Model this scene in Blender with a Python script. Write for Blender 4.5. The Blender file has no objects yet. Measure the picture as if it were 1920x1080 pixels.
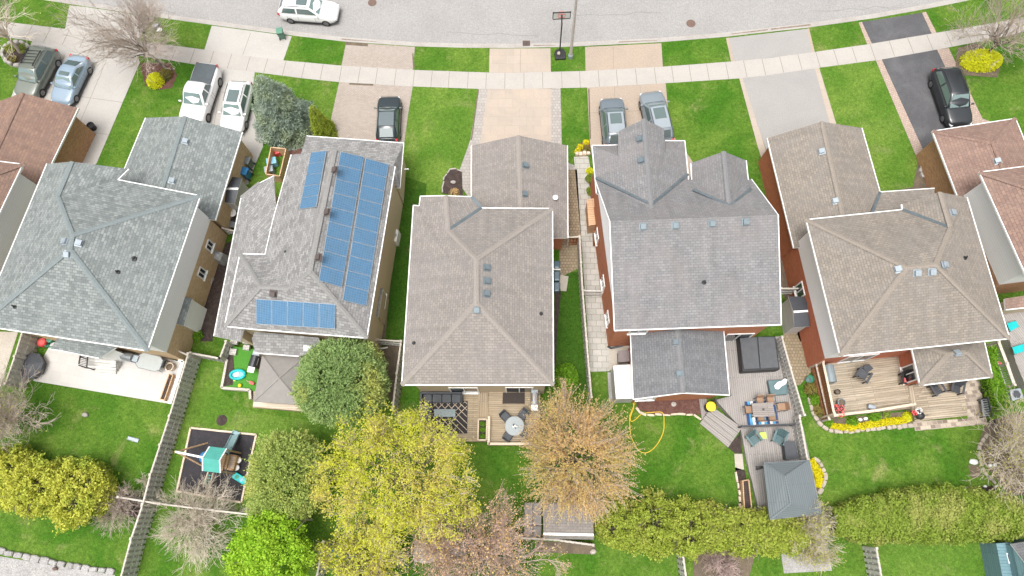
import bpy, bmesh, math, random
import numpy as np
from mathutils import Vector, Matrix
R = math.radians
random.seed(7)
SC = bpy.context.scene
COL = SC.collection

# ---------------------------------------------------------------- camera
F_PX, PITCH, ROLL, YAW, CAM_H = 1280.0, R(72), R(-3), R(3.6), 46.0
RIGHT = Vector((math.cos(YAW), math.sin(YAW), 0))
HORI = Vector((-math.sin(YAW), math.cos(YAW), 0))
FWD = HORI*math.cos(PITCH) + Vector((0, 0, -math.sin(PITCH)))
UP = HORI*math.sin(PITCH) + Vector((0, 0, math.cos(PITCH)))
cX = RIGHT*math.cos(ROLL) + UP*math.sin(ROLL)
cY = -RIGHT*math.sin(ROLL) + UP*math.cos(ROLL)
cam_data = bpy.data.cameras.new('camera')
cam = bpy.data.objects.new('camera', cam_data); COL.objects.link(cam)
M4 = Matrix.Identity(4)
for i in range(3):
    M4[i][0] = cX[i]; M4[i][1] = cY[i]; M4[i][2] = -FWD[i]
M4[2][3] = CAM_H
cam.matrix_world = M4
cam_data.sensor_width = 36; cam_data.lens = F_PX/1920*36
cam_data.clip_end = 2000
SC.camera = cam

# ---------------------------------------------------------------- sky, sun, exposure
SUN_EL, SUN_AZ = 77, 215           # compass azimuth clockwise from +Y
W = bpy.data.worlds.new('World'); SC.world = W; W.use_nodes = True
nt = W.node_tree; bg = nt.nodes['Background']
sky = nt.nodes.new('ShaderNodeTexSky'); sky.sky_type = 'NISHITA'; sky.sun_disc = False
sky.sun_elevation = R(SUN_EL); sky.sun_rotation = R(SUN_AZ)
sky.air_density = 1.0; sky.dust_density = 10.0; sky.ozone_density = 0.4
hs = nt.nodes.new('ShaderNodeHueSaturation'); hs.inputs['Saturation'].default_value = 0.22
nt.links.new(sky.outputs[0], hs.inputs['Color']); nt.links.new(hs.outputs[0], bg.inputs[0])
bg.inputs[1].default_value = 0.15
sd = bpy.data.lights.new('sun', 'SUN'); sd.energy = 1.0; sd.angle = R(22); sd.color = (1, .965, .92)
sun = bpy.data.objects.new('sun', sd); COL.objects.link(sun)
az = R(SUN_AZ); el = R(SUN_EL)
sdir = Vector((math.sin(az)*math.cos(el), math.cos(az)*math.cos(el), math.sin(el)))
sun.rotation_euler = sdir.to_track_quat('Z', 'Y').to_euler()
SC.view_settings.view_transform = 'Standard'; SC.view_settings.look = 'None'
SC.view_settings.gamma = 1; SC.view_settings.exposure = 0.43
SC.render.engine = 'CYCLES'
SC.cycles.max_bounces = 8; SC.cycles.diffuse_bounces = 5; SC.cycles.glossy_bounces = 2

# ---------------------------------------------------------------- helpers
def G(px, py, z=0.0):
    """the place in the scene, at height z, that the photograph shows at this pixel"""
    d = cX*((px-960)/F_PX) + cY*((540-py)/F_PX) + FWD
    t = (z-CAM_H)/d.z
    return Vector((d.x*t, d.y*t, z))

def GP(px, py, plane, off=0.0):
    p0, n = plane
    d = cX*((px-960)/F_PX) + cY*((540-py)/F_PX) + FWD
    c = Vector((0, 0, CAM_H))
    t = (p0+n*off-c).dot(n)/d.dot(n)
    return c+d*t

def lp(pts, z=0.0):
    return [G(x, y, z) for x, y in pts]

def thing(name, label, cat, loc=(0, 0, 0), rz=0, group=None):
    o = bpy.data.objects.new(name, None); COL.objects.link(o)
    o.empty_display_size = .3
    o.location = loc; o.rotation_euler = (0, 0, rz)
    tag(o, label, cat, group)
    return o

def tag(o, label=None, cat=None, group=None, kind=None):
    if label: o['label'] = label
    if cat: o['category'] = cat
    if group: o['group'] = group
    if kind: o['kind'] = kind
    return o

def worg(o):
    v = Vector((0, 0, 0))
    while o is not None:
        v += Vector(o.location); o = o.parent
    return v

def copy_tree(o, parent=None):
    c = o.copy(); COL.objects.link(c); c.parent = parent
    for ch in list(o.children): copy_tree(ch, c)
    return c

class MB:
    def __init__(s): s.v = []; s.f = []; s.m = []
    def add(s, vs, fs, mi=0):
        b = len(s.v); s.v += [tuple(v) for v in vs]
        for f in fs: s.f.append([b+i for i in f]); s.m.append(mi)
        return s
    def poly(s, pts, mi=0): return s.add(pts, [range(len(pts))], mi)
    def prism(s, pts, z0, mi=0):
        """top polygon pts dropped straight down to z0"""
        pts = [Vector(p) for p in pts]
        a = sum((pts[i].x*pts[(i+1) % len(pts)].y-pts[(i+1) % len(pts)].x*pts[i].y) for i in range(len(pts)))
        if a < 0: pts = pts[::-1]
        n = len(pts)
        lo = [Vector((p.x, p.y, z0)) for p in pts]
        fs = [list(range(n)), list(range(2*n-1, n-1, -1))]
        fs += [[i, n+i, n+(i+1) % n, (i+1) % n] for i in range(n)]
        return s.add(pts+lo, fs, mi)
    def pp(s, px, z1, z0, mi=0): return s.prism(lp(px, z1), z0, mi)
    def box(s, c, size, rz=0, mi=0, tilt=0):
        """c = centre of the bottom"""
        hx, hy = size[0]/2, size[1]/2; h = size[2]
        rm = Matrix.Rotation(rz, 3, 'Z') @ Matrix.Rotation(tilt, 3, 'Y')
        vs = [rm @ Vector((x, y, z))+Vector(c) for z in (0, h) for x, y in ((-hx, -hy), (hx, -hy), (hx, hy), (-hx, hy))]
        return s.add(vs, [(3, 2, 1, 0), (4, 5, 6, 7), (0, 1, 5, 4), (1, 2, 6, 5), (2, 3, 7, 6), (3, 0, 4, 7)], mi)
    def bar(s, a, b, w, h, mi=0):
        """square bar from a to b, w wide, h high, hung below the line"""
        a = Vector(a); b = Vector(b); d = (b-a)
        if d.length < 1e-6: return s
        d.normalize()
        u = d.cross(Vector((0, 0, 1)))
        if u.length < 1e-4: u = Vector((1, 0, 0))
        u.normalize(); n = u.cross(d).normalized()
        vs = []
        for p in (a, b):
            for i, j in ((-.5, -1), (.5, -1), (.5, 0), (-.5, 0)): vs.append(p+u*w*i+n*h*j)
        return s.add(vs, [(0, 1, 2, 3), (7, 6, 5, 4), (0, 4, 5, 1), (1, 5, 6, 2), (2, 6, 7, 3), (3, 7, 4, 0)], mi)
    def tube(s, path, r, n=6, mi=0, r1=None):
        path = [Vector(p) for p in path]; k = len(path)
        rings = []; u = None
        for i, p in enumerate(path):
            d = (path[min(i+1, k-1)]-path[max(i-1, 0)])
            if d.length < 1e-6: d = Vector((0, 0, 1))
            d.normalize()
            if u is None:
                u = d.cross(Vector((.3, .2, .93)));
                if u.length < .05: u = d.cross(Vector((1, 0, 0)))
            else: u = u - d*u.dot(d)
            u.normalize(); w = d.cross(u)
            rr = r if r1 is None else r+(r1-r)*i/(k-1)
            rings.append([p+(u*math.cos(t)+w*math.sin(t))*rr for t in [2*math.pi*j/n for j in range(n)]])
        vs = [v for g in rings for v in g]
        fs = [[i*n+j, i*n+(j+1) % n, (i+1)*n+(j+1) % n, (i+1)*n+j] for i in range(k-1) for j in range(n)]
        fs += [list(range(n))[::-1], [(k-1)*n+j for j in range(n)]]
        return s.add(vs, fs, mi)
    def lathe(s, c, prof, n=16, mi=0):
        """prof = [(r, z)...] bottom to top"""
        c = Vector(c); vs = []; fs = []
        for r, z in prof:
            for j in range(n):
                t = 2*math.pi*j/n; vs.append(c+Vector((r*math.cos(t), r*math.sin(t), z)))
        k = len(prof)
        fs = [[i*n+j, i*n+(j+1) % n, (i+1)*n+(j+1) % n, (i+1)*n+j] for i in range(k-1) for j in range(n)]
        fs += [list(range(n))[::-1], [(k-1)*n+j for j in range(n)]]
        return s.add(vs, fs, mi)
    def build(s, name, mat, parent=None, world=True, smooth=False, ang=0.0, bevel=0):
        me = bpy.data.meshes.new(name)
        org = worg(parent) if (parent is not None and world) else Vector((0, 0, 0))
        vs = [(v[0]-org.x, v[1]-org.y, v[2]-org.z) for v in s.v]
        me.from_pydata(vs, [], s.f)
        mats = mat if isinstance(mat, (list, tuple)) else [mat]
        for m in mats: me.materials.append(m)
        me.polygons.foreach_set('material_index', s.m)
        if smooth: me.polygons.foreach_set('use_smooth', [True]*len(s.f))
        uvl = me.uv_layers.new(name='UVMap')
        ca, sa = math.cos(ang), math.sin(ang)
        data = np.zeros(len(me.loops)*2, 'f')
        for p in me.polygons:
            n = p.normal
            if abs(n.z) > .995: u = Vector((ca, sa, 0)); v = Vector((-sa, ca, 0))
            else:
                u = Vector((-n.y, n.x, 0)).normalized(); v = n.cross(u)
            for li in p.loop_indices:
                co = s.v[me.loops[li].vertex_index]
                data[2*li] = co[0]*u.x+co[1]*u.y+co[2]*u.z
                data[2*li+1] = co[0]*v.x+co[1]*v.y+co[2]*v.z
        uvl.data.foreach_set('uv', data)
        o = bpy.data.objects.new(name, me); COL.objects.link(o)
        if parent is not None: o.parent = parent
        if bevel:
            md = o.modifiers.new('bevel', 'BEVEL'); md.width = bevel; md.segments = 2; md.limit_method = 'ANGLE'
        return o

def inset(poly, d):
    """2-D inset of a polygon (list of Vectors); d>0 goes inwards"""
    n = len(poly)
    a = sum(poly[i].x*poly[(i+1) % n].y-poly[(i+1) % n].x*poly[i].y for i in range(n))
    sg = 1 if a > 0 else -1
    out = []
    for i in range(n):
        p0, p1, p2 = poly[i-1], poly[i], poly[(i+1) % n]
        e1 = (p1-p0).to_2d().normalized(); e2 = (p2-p1).to_2d().normalized()
        n1 = Vector((-e1.y, e1.x))*sg; n2 = Vector((-e2.y, e2.x))*sg
        b = n1+n2
        if b.length < 1e-5: b = n1
        b = b/(max(.3, 1+n1.dot(n2)))
        out.append(Vector((p1.x+b.x*d, p1.y+b.y*d, p1.z)))
    return out

# ---------------------------------------------------------------- materials
def N(nt, t, **k):
    n = nt.nodes.new('ShaderNode'+t)
    for a, b in k.items():
        if hasattr(n, a): setattr(n, a, b)
        else: n.inputs[a.replace('_', ' ')].default_value = b
    return n
def c4(c): return (c[0], c[1], c[2], 1)
def mixc(nt, fac, a, b, bt='MIX'):
    m = nt.nodes.new('ShaderNodeMix'); m.data_type = 'RGBA'; m.blend_type = bt
    for s, v in ((m.inputs[0], fac), (m.inputs[6], a), (m.inputs[7], b)):
        if isinstance(v, (int, float)): s.default_value = v
        elif isinstance(v, tuple): s.default_value = c4(v)
        else: nt.links.new(v, s)
    return m.outputs[2]
def ramp(nt, inp, a, b, ca=0.0, cb=1.0):
    r = nt.nodes.new('ShaderNodeMapRange'); r.inputs[1].default_value = a; r.inputs[2].default_value = b
    r.inputs[3].default_value = ca; r.inputs[4].default_value = cb
    nt.links.new(inp, r.inputs[0]); return r.outputs[0]
def newmat(name):
    m = bpy.data.materials.new(name); m.use_nodes = True
    return m, m.node_tree, m.node_tree.nodes['Principled BSDF']
def noise(nt, scale, det=4, rough=.6, co='Object', dist=0):
    tc = N(nt, 'TexCoord'); n = N(nt, 'TexNoise'); n.inputs['Scale'].default_value = scale
    n.inputs['Detail'].default_value = det; n.inputs['Roughness'].default_value = rough; n.inputs['Distortion'].default_value = dist
    nt.links.new(tc.outputs[co], n.inputs['Vector']); return n.outputs['Fac']
def bump(nt, bs, h, strength=.4, dist=.02):
    b = N(nt, 'Bump'); b.inputs['Strength'].default_value = strength; b.inputs['Distance'].default_value = dist
    nt.links.new(h, b.inputs['Height']); nt.links.new(b.outputs[0], bs.inputs['Normal'])

def plain(name, c, rough=.6, metal=0, var=.12, scale=3.0, spec=.5, coat=0):
    m, nt, b = newmat(name)
    f = noise(nt, scale, 5, .65)
    f = ramp(nt, f, .3, .7, 0, 1)
    lo = tuple(x*(1-var) for x in c); hi = tuple(min(1, x*(1+var)) for x in c)
    nt.links.new(mixc(nt, f, lo, hi), b.inputs['Base Color'])
    b.inputs['Roughness'].default_value = rough; b.inputs['Metallic'].default_value = metal
    b.inputs['Specular IOR Level'].default_value = spec
    if coat: b.inputs['Coat Weight'].default_value = coat; b.inputs['Coat Roughness'].default_value = .08
    return m

def stained(name, c, c2, scale=.6, fine=14, amt=.6, rough=.85, bmp=.3, fv=.18):
    """large soft stains of c2 over c plus fine grain"""
    m, nt, b = newmat(name)
    big = ramp(nt, noise(nt, scale, 6, .7, dist=.5), .42, .68, 0, amt)
    fn = noise(nt, fine, 3, .7)
    col = mixc(nt, big, c, c2)
    g = ramp(nt, fn, .3, .7, 1-fv, 1+fv)
    gg = N(nt, 'CombineColor'); [nt.links.new(g, gg.inputs[i]) for i in range(3)]
    nt.links.new(mixc(nt, 1.0, col, gg.outputs[0], 'MULTIPLY'), b.inputs['Base Color'])
    b.inputs['Roughness'].default_value = rough; b.inputs['Specular IOR Level'].default_value = .25
    bump(nt, b, fn, bmp, .02)
    return m

def bricks(name, c1, c2, mortar, bw, rh, ms=.01, off=.5, bias=0.0, patch=None, pscale=.5, pamt=.4, rough=.9, bmp=.5, fine=.15, streak=0.0, jitter=0.0, vstreak=0.0):
    m, nt, b = newmat(name)
    tc = N(nt, 'TexCoord'); br = N(nt, 'TexBrick')
    br.offset = off; br.offset_frequency = 2
    br.inputs['Color1'].default_value = c4(c1); br.inputs['Color2'].default_value = c4(c2); br.inputs['Mortar'].default_value = c4(mortar)
    br.inputs['Scale'].default_value = 1; br.inputs['Mortar Size'].default_value = ms; br.inputs['Mortar Smooth'].default_value = .3
    br.inputs['Bias'].default_value = bias; br.inputs['Brick Width'].default_value = bw; br.inputs['Row Height'].default_value = rh
    vec = tc.outputs['UV']
    if jitter:
        nz = N(nt, 'TexNoise'); nz.inputs['Scale'].default_value = 2.5; nt.links.new(vec, nz.inputs['Vector'])
        vm = N(nt, 'VectorMath'); vm.operation = 'MULTIPLY_ADD'; vm.inputs[1].default_value = (jitter,)*3
        nt.links.new(nz.outputs['Color'], vm.inputs[0]); nt.links.new(vec, vm.inputs[2]); vec = vm.outputs[0]
    nt.links.new(vec, br.inputs['Vector'])
    col = br.outputs['Color']
    if patch:
        pf = ramp(nt, noise(nt, pscale, 6, .7, dist=.8), .42, .7, 0, pamt)
        col = mixc(nt, pf, col, patch)
    if vstreak:
        mp = N(nt, 'Mapping'); mp.inputs['Scale'].default_value = (2.2, .3, 1); nt.links.new(tc.outputs['UV'], mp.inputs['Vector'])
        sn = N(nt, 'TexNoise'); sn.inputs['Scale'].default_value = 1.0; sn.inputs['Detail'].default_value = 6; sn.inputs['Roughness'].default_value = .7; nt.links.new(mp.outputs[0], sn.inputs['Vector'])
        sf = ramp(nt, sn.outputs['Fac'], .32, .68, 1-vstreak*1.6, 1+vstreak)
        gg = N(nt, 'CombineColor'); [nt.links.new(sf, gg.inputs[i]) for i in range(3)]
        col = mixc(nt, 1.0, col, gg.outputs[0], 'MULTIPLY')
    if streak:
        mp = N(nt, 'Mapping'); mp.inputs['Scale'].default_value = (.35, 9, 1); nt.links.new(tc.outputs['UV'], mp.inputs['Vector'])
        sn = N(nt, 'TexNoise'); sn.inputs['Scale'].default_value = 1.6; sn.inputs['Detail'].default_value = 5; nt.links.new(mp.outputs[0], sn.inputs['Vector'])
        sf = ramp(nt, sn.outputs['Fac'], .3, .7, 1-streak, 1+streak)
        gg = N(nt, 'CombineColor'); [nt.links.new(sf, gg.inputs[i]) for i in range(3)]
        col = mixc(nt, 1.0, col, gg.outputs[0], 'MULTIPLY')
    fn = noise(nt, 16, 3, .7)
    g = ramp(nt, fn, .3, .7, 1-fine, 1+fine)
    gg = N(nt, 'CombineColor'); [nt.links.new(g, gg.inputs[i]) for i in range(3)]
    nt.links.new(mixc(nt, 1.0, col, gg.outputs[0], 'MULTIPLY'), b.inputs['Base Color'])
    b.inputs['Roughness'].default_value = rough; b.inputs['Specular IOR Level'].default_value = .2
    bump(nt, b, br.outputs['Fac'], -bmp if False else bmp, -.012)
    return m

def leafmat(name, c1, c2, c3=None, trans=.25, rough=.65, pscale=.7):
    """each leaf its own tone between c1 and c2; broad drifts of c3"""
    m, nt, b = newmat(name)
    g = N(nt, 'NewGeometry')
    col = mixc(nt, ramp(nt, g.outputs['Random Per Island'], 0, 1, .2, .8), c1, c2)
    if c3:
        pf = ramp(nt, noise(nt, pscale, 3, .6), .45, .62, 0, .85)
        col = mixc(nt, pf, col, c3)
    nt.links.new(col, b.inputs['Base Color']); b.inputs['Roughness'].default_value = rough
    b.inputs['Specular IOR Level'].default_value = .2
    tr = N(nt, 'BsdfTranslucent'); nt.links.new(col, tr.inputs['Color'])
    mx = N(nt, 'MixShader'); mx.inputs[0].default_value = trans
    nt.links.new(b.outputs[0], mx.inputs[1]); nt.links.new(tr.outputs[0], mx.inputs[2])
    nt.links.new(mx.outputs[0], nt.nodes['Material Output'].inputs['Surface'])
    return m

def grassmat(name, a, b2, dry, dryamt=.35, seed=0.0):
    m, nt, b = newmat(name)
    tc = N(nt, 'TexCoord'); mp = N(nt, 'Mapping'); mp.inputs['Location'].default_value = (seed, seed*2, 0)
    nt.links.new(tc.outputs['Object'], mp.inputs['Vector'])
    def nz(sc, det, ro, di=0):
        n = N(nt, 'TexNoise'); n.inputs['Scale'].default_value = sc; n.inputs['Detail'].default_value = det
        n.inputs['Roughness'].default_value = ro; n.inputs['Distortion'].default_value = di
        nt.links.new(mp.outputs[0], n.inputs['Vector']); return n.outputs['Fac']
    big = ramp(nt, nz(.28, 4, .6, .6), .38, .64)
    mid = ramp(nt, nz(2.2, 6, .75, 1.2), .3, .7)
    col = mixc(nt, big, a, b2)
    col = mixc(nt, ramp(nt, nz(2.2, 6, .75, 1.2), .32, .68, 0, .6), col, tuple(x*.62 for x in a))
    dr = ramp(nt, nz(.55, 7, .72, .4), .56, .78, 0, dryamt)
    col = mixc(nt, dr, col, dry)
    fn = nz(13, 4, .85, .3)
    f5 = nz(5.0, 5, .8, .6)
    mm = N(nt, 'Math'); mm.operation = 'MULTIPLY'
    nt.links.new(ramp(nt, fn, .28, .72, .55, 1.5), mm.inputs[0]); nt.links.new(ramp(nt, f5, .3, .7, .6, 1.4), mm.inputs[1]); g = mm.outputs[0]
    gg = N(nt, 'CombineColor'); [nt.links.new(g, gg.inputs[i]) for i in range(3)]
    nt.links.new(mixc(nt, 1.0, col, gg.outputs[0], 'MULTIPLY'), b.inputs['Base Color'])
    b.inputs['Roughness'].default_value = .9; b.inputs['Specular IOR Level'].default_value = .1
    bump(nt, b, fn, .6, .06)
    return m

M = {}
M['grass'] = grassmat('lawn_grass', (.052, .142, .012), (.13, .212, .032), (.27, .25, .11), .75)
M['grass_light'] = grassmat('sparse_light_lawn', (.082, .175, .02), (.15, .232, .04), (.25, .24, .11), .6, 9)
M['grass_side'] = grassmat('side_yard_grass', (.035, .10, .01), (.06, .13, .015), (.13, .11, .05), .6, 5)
M['turf'] = plain('artificial_turf', (.06, .22, .02), .9, var=.25, scale=12)
M['road'] = stained('worn_asphalt', (.30, .292, .283), (.25, .243, .236), .22, 11, .6, .9, .3, .22)
M['kerb'] = stained('kerb_concrete', (.38, .36, .335), (.28, .25, .235), .6, 15, .6)
M['walk'] = stained('sidewalk_concrete', (.395, .372, .343), (.335, .317, .294), .35, 12, .6, fv=.1)
M['joint'] = plain('dark_joint', (.22, .20, .17), .95)  # the dark colour of the paving joints themselves
M['conc'] = stained('driveway_concrete', (.41, .393, .368), (.335, .322, .302), .3, 11, .6, fv=.1)
M['gravelroad'] = stained('grey_driveway', (.31, .30, .288), (.26, .252, .242), .3, 14, .5, fv=.14)
M['asph'] = stained('dark_asphalt', (.085, .085, .09), (.14, .14, .145), .5, 15, .6, fv=.25)
M['tanconc'] = bricks('stamped_tan_concrete', (.39, .335, .285), (.36, .31, .262), (.30, .258, .218), 1.1, .8, .012, patch=(.47, .38, .30), pamt=.5, fine=.10, bmp=.2)
M['tanplain'] = stained('tan_exposed_concrete', (.365, .298, .238), (.315, .265, .22), .4, 11, .6, fv=.18)
M['paver'] = bricks('driveway_pavers', (.40, .345, .298), (.33, .285, .248), (.24, .207, .18), .22, .11, .014, patch=(.37, .33, .295), pamt=.5, fine=.12)
M['greypaver'] = bricks('grey_pavers', (.38, .355, .33), (.31, .285, .27), (.24, .22, .20), .25, .25, .018, patch=(.40, .38, .35), pamt=.4)
M['pinkpaver'] = bricks('pink_border_pavers', (.45, .35, .29), (.37, .28, .24), (.27, .22, .18), .22, .16, .018)
M['flag'] = bricks('flagstone', (.50, .48, .44), (.40, .39, .35), (.26, .25, .22), .62, .42, .022, patch=(.36, .36, .33), pamt=.6, fine=.14)
M['brownpaver'] = bricks('brown_pavers', (.34, .27, .19), (.26, .20, .14), (.15, .12, .08), .22, .22, .02, patch=(.24, .22, .13), pamt=.5)
M['mixpaver'] = bricks('two_tone_pavers', (.47, .40, .32), (.17, .13, .11), (.36, .31, .26), .34, .24, .02, bias=-.05)
M['patio'] = bricks('white_patio_stone', (.52, .505, .48), (.475, .46, .44), (.40, .385, .37), .6, .6, .008, patch=(.56, .53, .49), pamt=.35, fine=.06, bmp=.1)
M['mulch'] = stained('dark_mulch', (.045, .033, .03), (.09, .065, .055), 3, 25, .8, fv=.6, bmp=.9)
M['redmulch'] = stained('brown_mulch', (.11, .05, .04), (.17, .10, .08), 4, 25, .8, fv=.6, bmp=.9)
M['rubber'] = stained('black_rubber_mulch', (.035, .033, .038), (.06, .055, .06), 3, 25, .6, fv=.7, bmp=.8)
M['soil'] = stained('garden_soil', (.12, .095, .07), (.19, .15, .10), 1.6, 20, .8, fv=.35, bmp=.7)
M['stone'] = stained('edging_stone', (.42, .37, .31), (.30, .26, .22), 3, 15, .8, fv=.25, bmp=.7)
M['gravel'] = stained('grey_gravel', (.36, .35, .34), (.24, .23, .22), 1.2, 16, .8, fv=.4, bmp=.8)
def shingle(name, c, c2, mort, patch, pamt=.4, bw=.34, rh=.19, fine=.13, bias=0):
    return bricks(name, c, c2, mort, bw, rh, .016, .5, bias, vstreak=.09, patch=patch, pscale=.45, pamt=pamt, fine=fine, bmp=.6, jitter=.03)
M['rfA'] = shingle('brown_shingles', (.27, .172, .13), (.20, .132, .11), (.165, .12, .10), (.26, .18, .14))
M['rfB'] = shingle('green_grey_shingles', (.275, .30, .292), (.155, .175, .173), (.135, .15, .15), (.21, .235, .228), .4, .30, .17)
M['rfBcap'] = stained('ridge_grey_green', (.185, .215, .22), (.225, .25, .25), 2, 15, .5)
M['rfC'] = shingle('mixed_grey_shingles', (.34, .336, .33), (.20, .197, .195), (.16, .158, .155), (.25, .247, .245), .35, .34, .18)
M['rfCcap'] = stained('ridge_grey', (.245, .242, .235), (.20, .198, .195), 2, 15, .5)
M['rfD'] = shingle('taupe_shingles', (.29, .262, .238), (.225, .207, .193), (.185, .168, .155), (.235, .22, .213), .55, .3, .16)
M['rfDcap'] = stained('ridge_taupe', (.275, .248, .225), (.235, .214, .196), 2, 15, .5)
M['rfE'] = shingle('blue_grey_shingles', (.242, .240, .244), (.190, .189, .193), (.15, .15, .155), (.235, .218, .213), .7, .3, .16)
M['rfEcap'] = stained('ridge_dark_grey', (.185, .186, .19), (.22, .22, .222), 2, 15, .5)
M['rfE2'] = shingle('dark_grey_shingles', (.19, .196, .205), (.148, .154, .162), (.118, .12, .13), (.21, .205, .205), .5, .3, .16)
M['rfF'] = shingle('tan_grey_shingles', (.285, .252, .215), (.22, .195, .17), (.18, .158, .136), (.225, .21, .195), .6, .3, .16)
M['rfFcap'] = stained('ridge_tan', (.26, .228, .195), (.225, .198, .17), 2, 15, .5)
M['rfG'] = shingle('red_brown_shingles', (.30, .20, .16), (.23, .155, .13), (.18, .12, .10), (.27, .20, .165), .5)
M['rfshed'] = bricks('metal_gazebo_roofing', (.165, .19, .20), (.155, .18, .19), (.11, .13, .14), 6, .15, .02, rough=.5, fine=.04)
M['white'] = plain('white_trim', (.80, .80, .79), .5, var=.03)
M['siding'] = bricks('white_siding', (.88, .88, .88), (.86, .86, .86), (.70, .70, .70), 4.0, .2, .008, fine=.02, bmp=.2)
M['siding_grey'] = bricks('grey_siding', (.55, .54, .52), (.50, .50, .48), (.35, .35, .34), 4.0, .2, .01, fine=.03)
M['siding_tan'] = bricks('tan_siding', (.55, .45, .33), (.51, .42, .31), (.38, .31, .23), 4.0, .2, .01, fine=.03)
M['brickA'] = bricks('brown_brick', (.52, .28, .15), (.36, .18, .10), (.44, .30, .20), .23, .085, .012, fine=.15)
M['brickB'] = bricks('buff_brick', (.66, .48, .28), (.50, .34, .20), (.56, .44, .31), .23, .085, .012, fine=.15)
M['brickE'] = bricks('orange_brick', (.55, .21, .10), (.42, .15, .075), (.42, .25, .18), .23, .085, .01, fine=.1)
M['brickF'] = bricks('red_brick', (.52, .17, .085), (.41, .125, .065), (.42, .21, .15), .23, .085, .01, fine=.1)
M['stucco'] = stained('tan_stucco', (.62, .51, .37), (.52, .42, .31), .8, 20, .4, fv=.06)
M['glass'] = plain('window_glass', (.03, .04, .05), .08, var=.05, spec=.8)
M['carglass'] = plain('car_glass', (.10, .14, .14), .06, var=.05, spec=1.0)
M['screenreflect'] = plain('windscreen_reflection_glass', (.17, .24, .235), .05, var=.08, spec=1.0)  # paler than the other car glass: a reflection painted into the colour
M['vent'] = plain('vent_grey_metal', (.15, .19, .21), .45, .3)
M['ventlt'] = plain('vent_light_metal', (.33, .38, .42), .45, .3)
M['ventbr'] = plain('vent_brown', (.10, .08, .075), .6)
M['flash'] = plain('valley_flashing', (.13, .16, .175), .45, .3, var=.2)
M['black'] = plain('black_plastic', (.02, .02, .022), .55)
M['rubberm'] = plain('tyre_rubber', (.018, .018, .018), .85)
M['iron'] = stained('cast_iron', (.17, .11, .09), (.10, .08, .07), 8, 20, .8)
M['metal'] = plain('bare_metal', (.45, .45, .46), .35, .8)
M['dkmetal'] = plain('dark_metal', (.06, .062, .07), .4, .5)
M['greymetal'] = plain('grey_metal', (.22, .24, .25), .4, .3)
def wood(name, c, c2, gap, bw=3.4, rh=.14, ms=.012, streak=.22, patch=None, pamt=.4):
    return bricks(name, c, c2, gap, bw, rh, ms, .37, patch=patch, pamt=pamt, fine=.12, streak=streak, pscale=.7)
M['deckD'] = wood('cedar_deck', (.41, .335, .245), (.33, .27, .195), (.17, .135, .10), patch=(.33, .26, .16), pamt=.6)
M['deckE'] = wood('composite_deck', (.345, .322, .302), (.295, .275, .26), (.15, .14, .13), patch=(.31, .295, .28), pamt=.3, streak=.08, bw=5)
M['deckF'] = wood('worn_pine_deck', (.41, .345, .26), (.29, .24, .175), (.15, .12, .09), patch=(.39, .345, .285), pamt=.5, streak=.3)
M['fence'] = wood('weathered_fence', (.60, .585, .55), (.46, .445, .42), (.2, .18, .16), 3, .14, .006, streak=.25)
M['fencelt'] = wood('pale_fence_cap', (.52, .48, .42), (.46, .42, .37), (.40, .36, .30), 3, .3, .004, streak=.2)
M['cedar'] = wood('new_cedar', (.62, .42, .26), (.55, .36, .22), (.32, .20, .12), streak=.15)
M['redwood'] = wood('stained_fence_boards', (.36, .17, .08), (.25, .12, .06), (.1, .05, .03), streak=.3)
M['bench'] = wood('pale_bench_top', (.68, .56, .44), (.62, .52, .41), (.45, .37, .29), streak=.1)
M['bark'] = stained('bark', (.20, .165, .145), (.12, .10, .09), 3, 20, .7)
M['twig'] = plain('bare_twigs', (.40, .33, .28), .85, var=.25, scale=1.2)
M['twiglt'] = plain('pale_bare_twigs', (.56, .49, .405), .85, var=.25, scale=1.2)
M['twigdk'] = plain('purple_twigs', (.44, .33, .30), .85, var=.25, scale=1.2)
M['concpad'] = stained('concrete_pad', (.45, .41, .35), (.36, .33, .28), 1.5, 18, .6)
M['greybox'] = plain('resin_grey', (.20, .17, .17), .5)
M['wicker'] = plain('grey_cushion', (.075, .082, .092), .8, var=.12, scale=8)
M['blue'] = plain('blue_plastic', (.03, .18, .40), .4)
M['ltblue'] = plain('light_blue_plastic', (.20, .42, .55), .4)
M['teal'] = plain('teal_plastic', (.0, .42, .42), .45)
M['red'] = plain('red_plastic', (.60, .06, .06), .5)
M['coral'] = plain('coral_fabric', (.70, .13, .12), .7)
M['yellow'] = plain('yellow_plastic', (.80, .62, .03), .45)
M['hose'] = plain('yellow_hose', (.75, .50, .04), .5)
M['green'] = plain('green_plastic', (.04, .22, .13), .5)
M['bingreen'] = plain('bin_green', (.10, .24, .17), .5)
M['lime'] = plain('lime_plastic', (.45, .62, .10), .5)
M['slategreen'] = plain('slate_green_resin', (.09, .15, .16), .55)
M['canvas'] = plain('taupe_canvas', (.25, .235, .222), .85, var=.08)
M['tealcanvas'] = plain('teal_canvas', (.07, .33, .28), .8, var=.1)
M['tablegrey'] = plain('stone_table', (.26, .295, .31), .4, var=.2, scale=20)
M['cover'] = plain('spa_cover', (.075, .08, .088), .6, var=.12)
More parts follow.
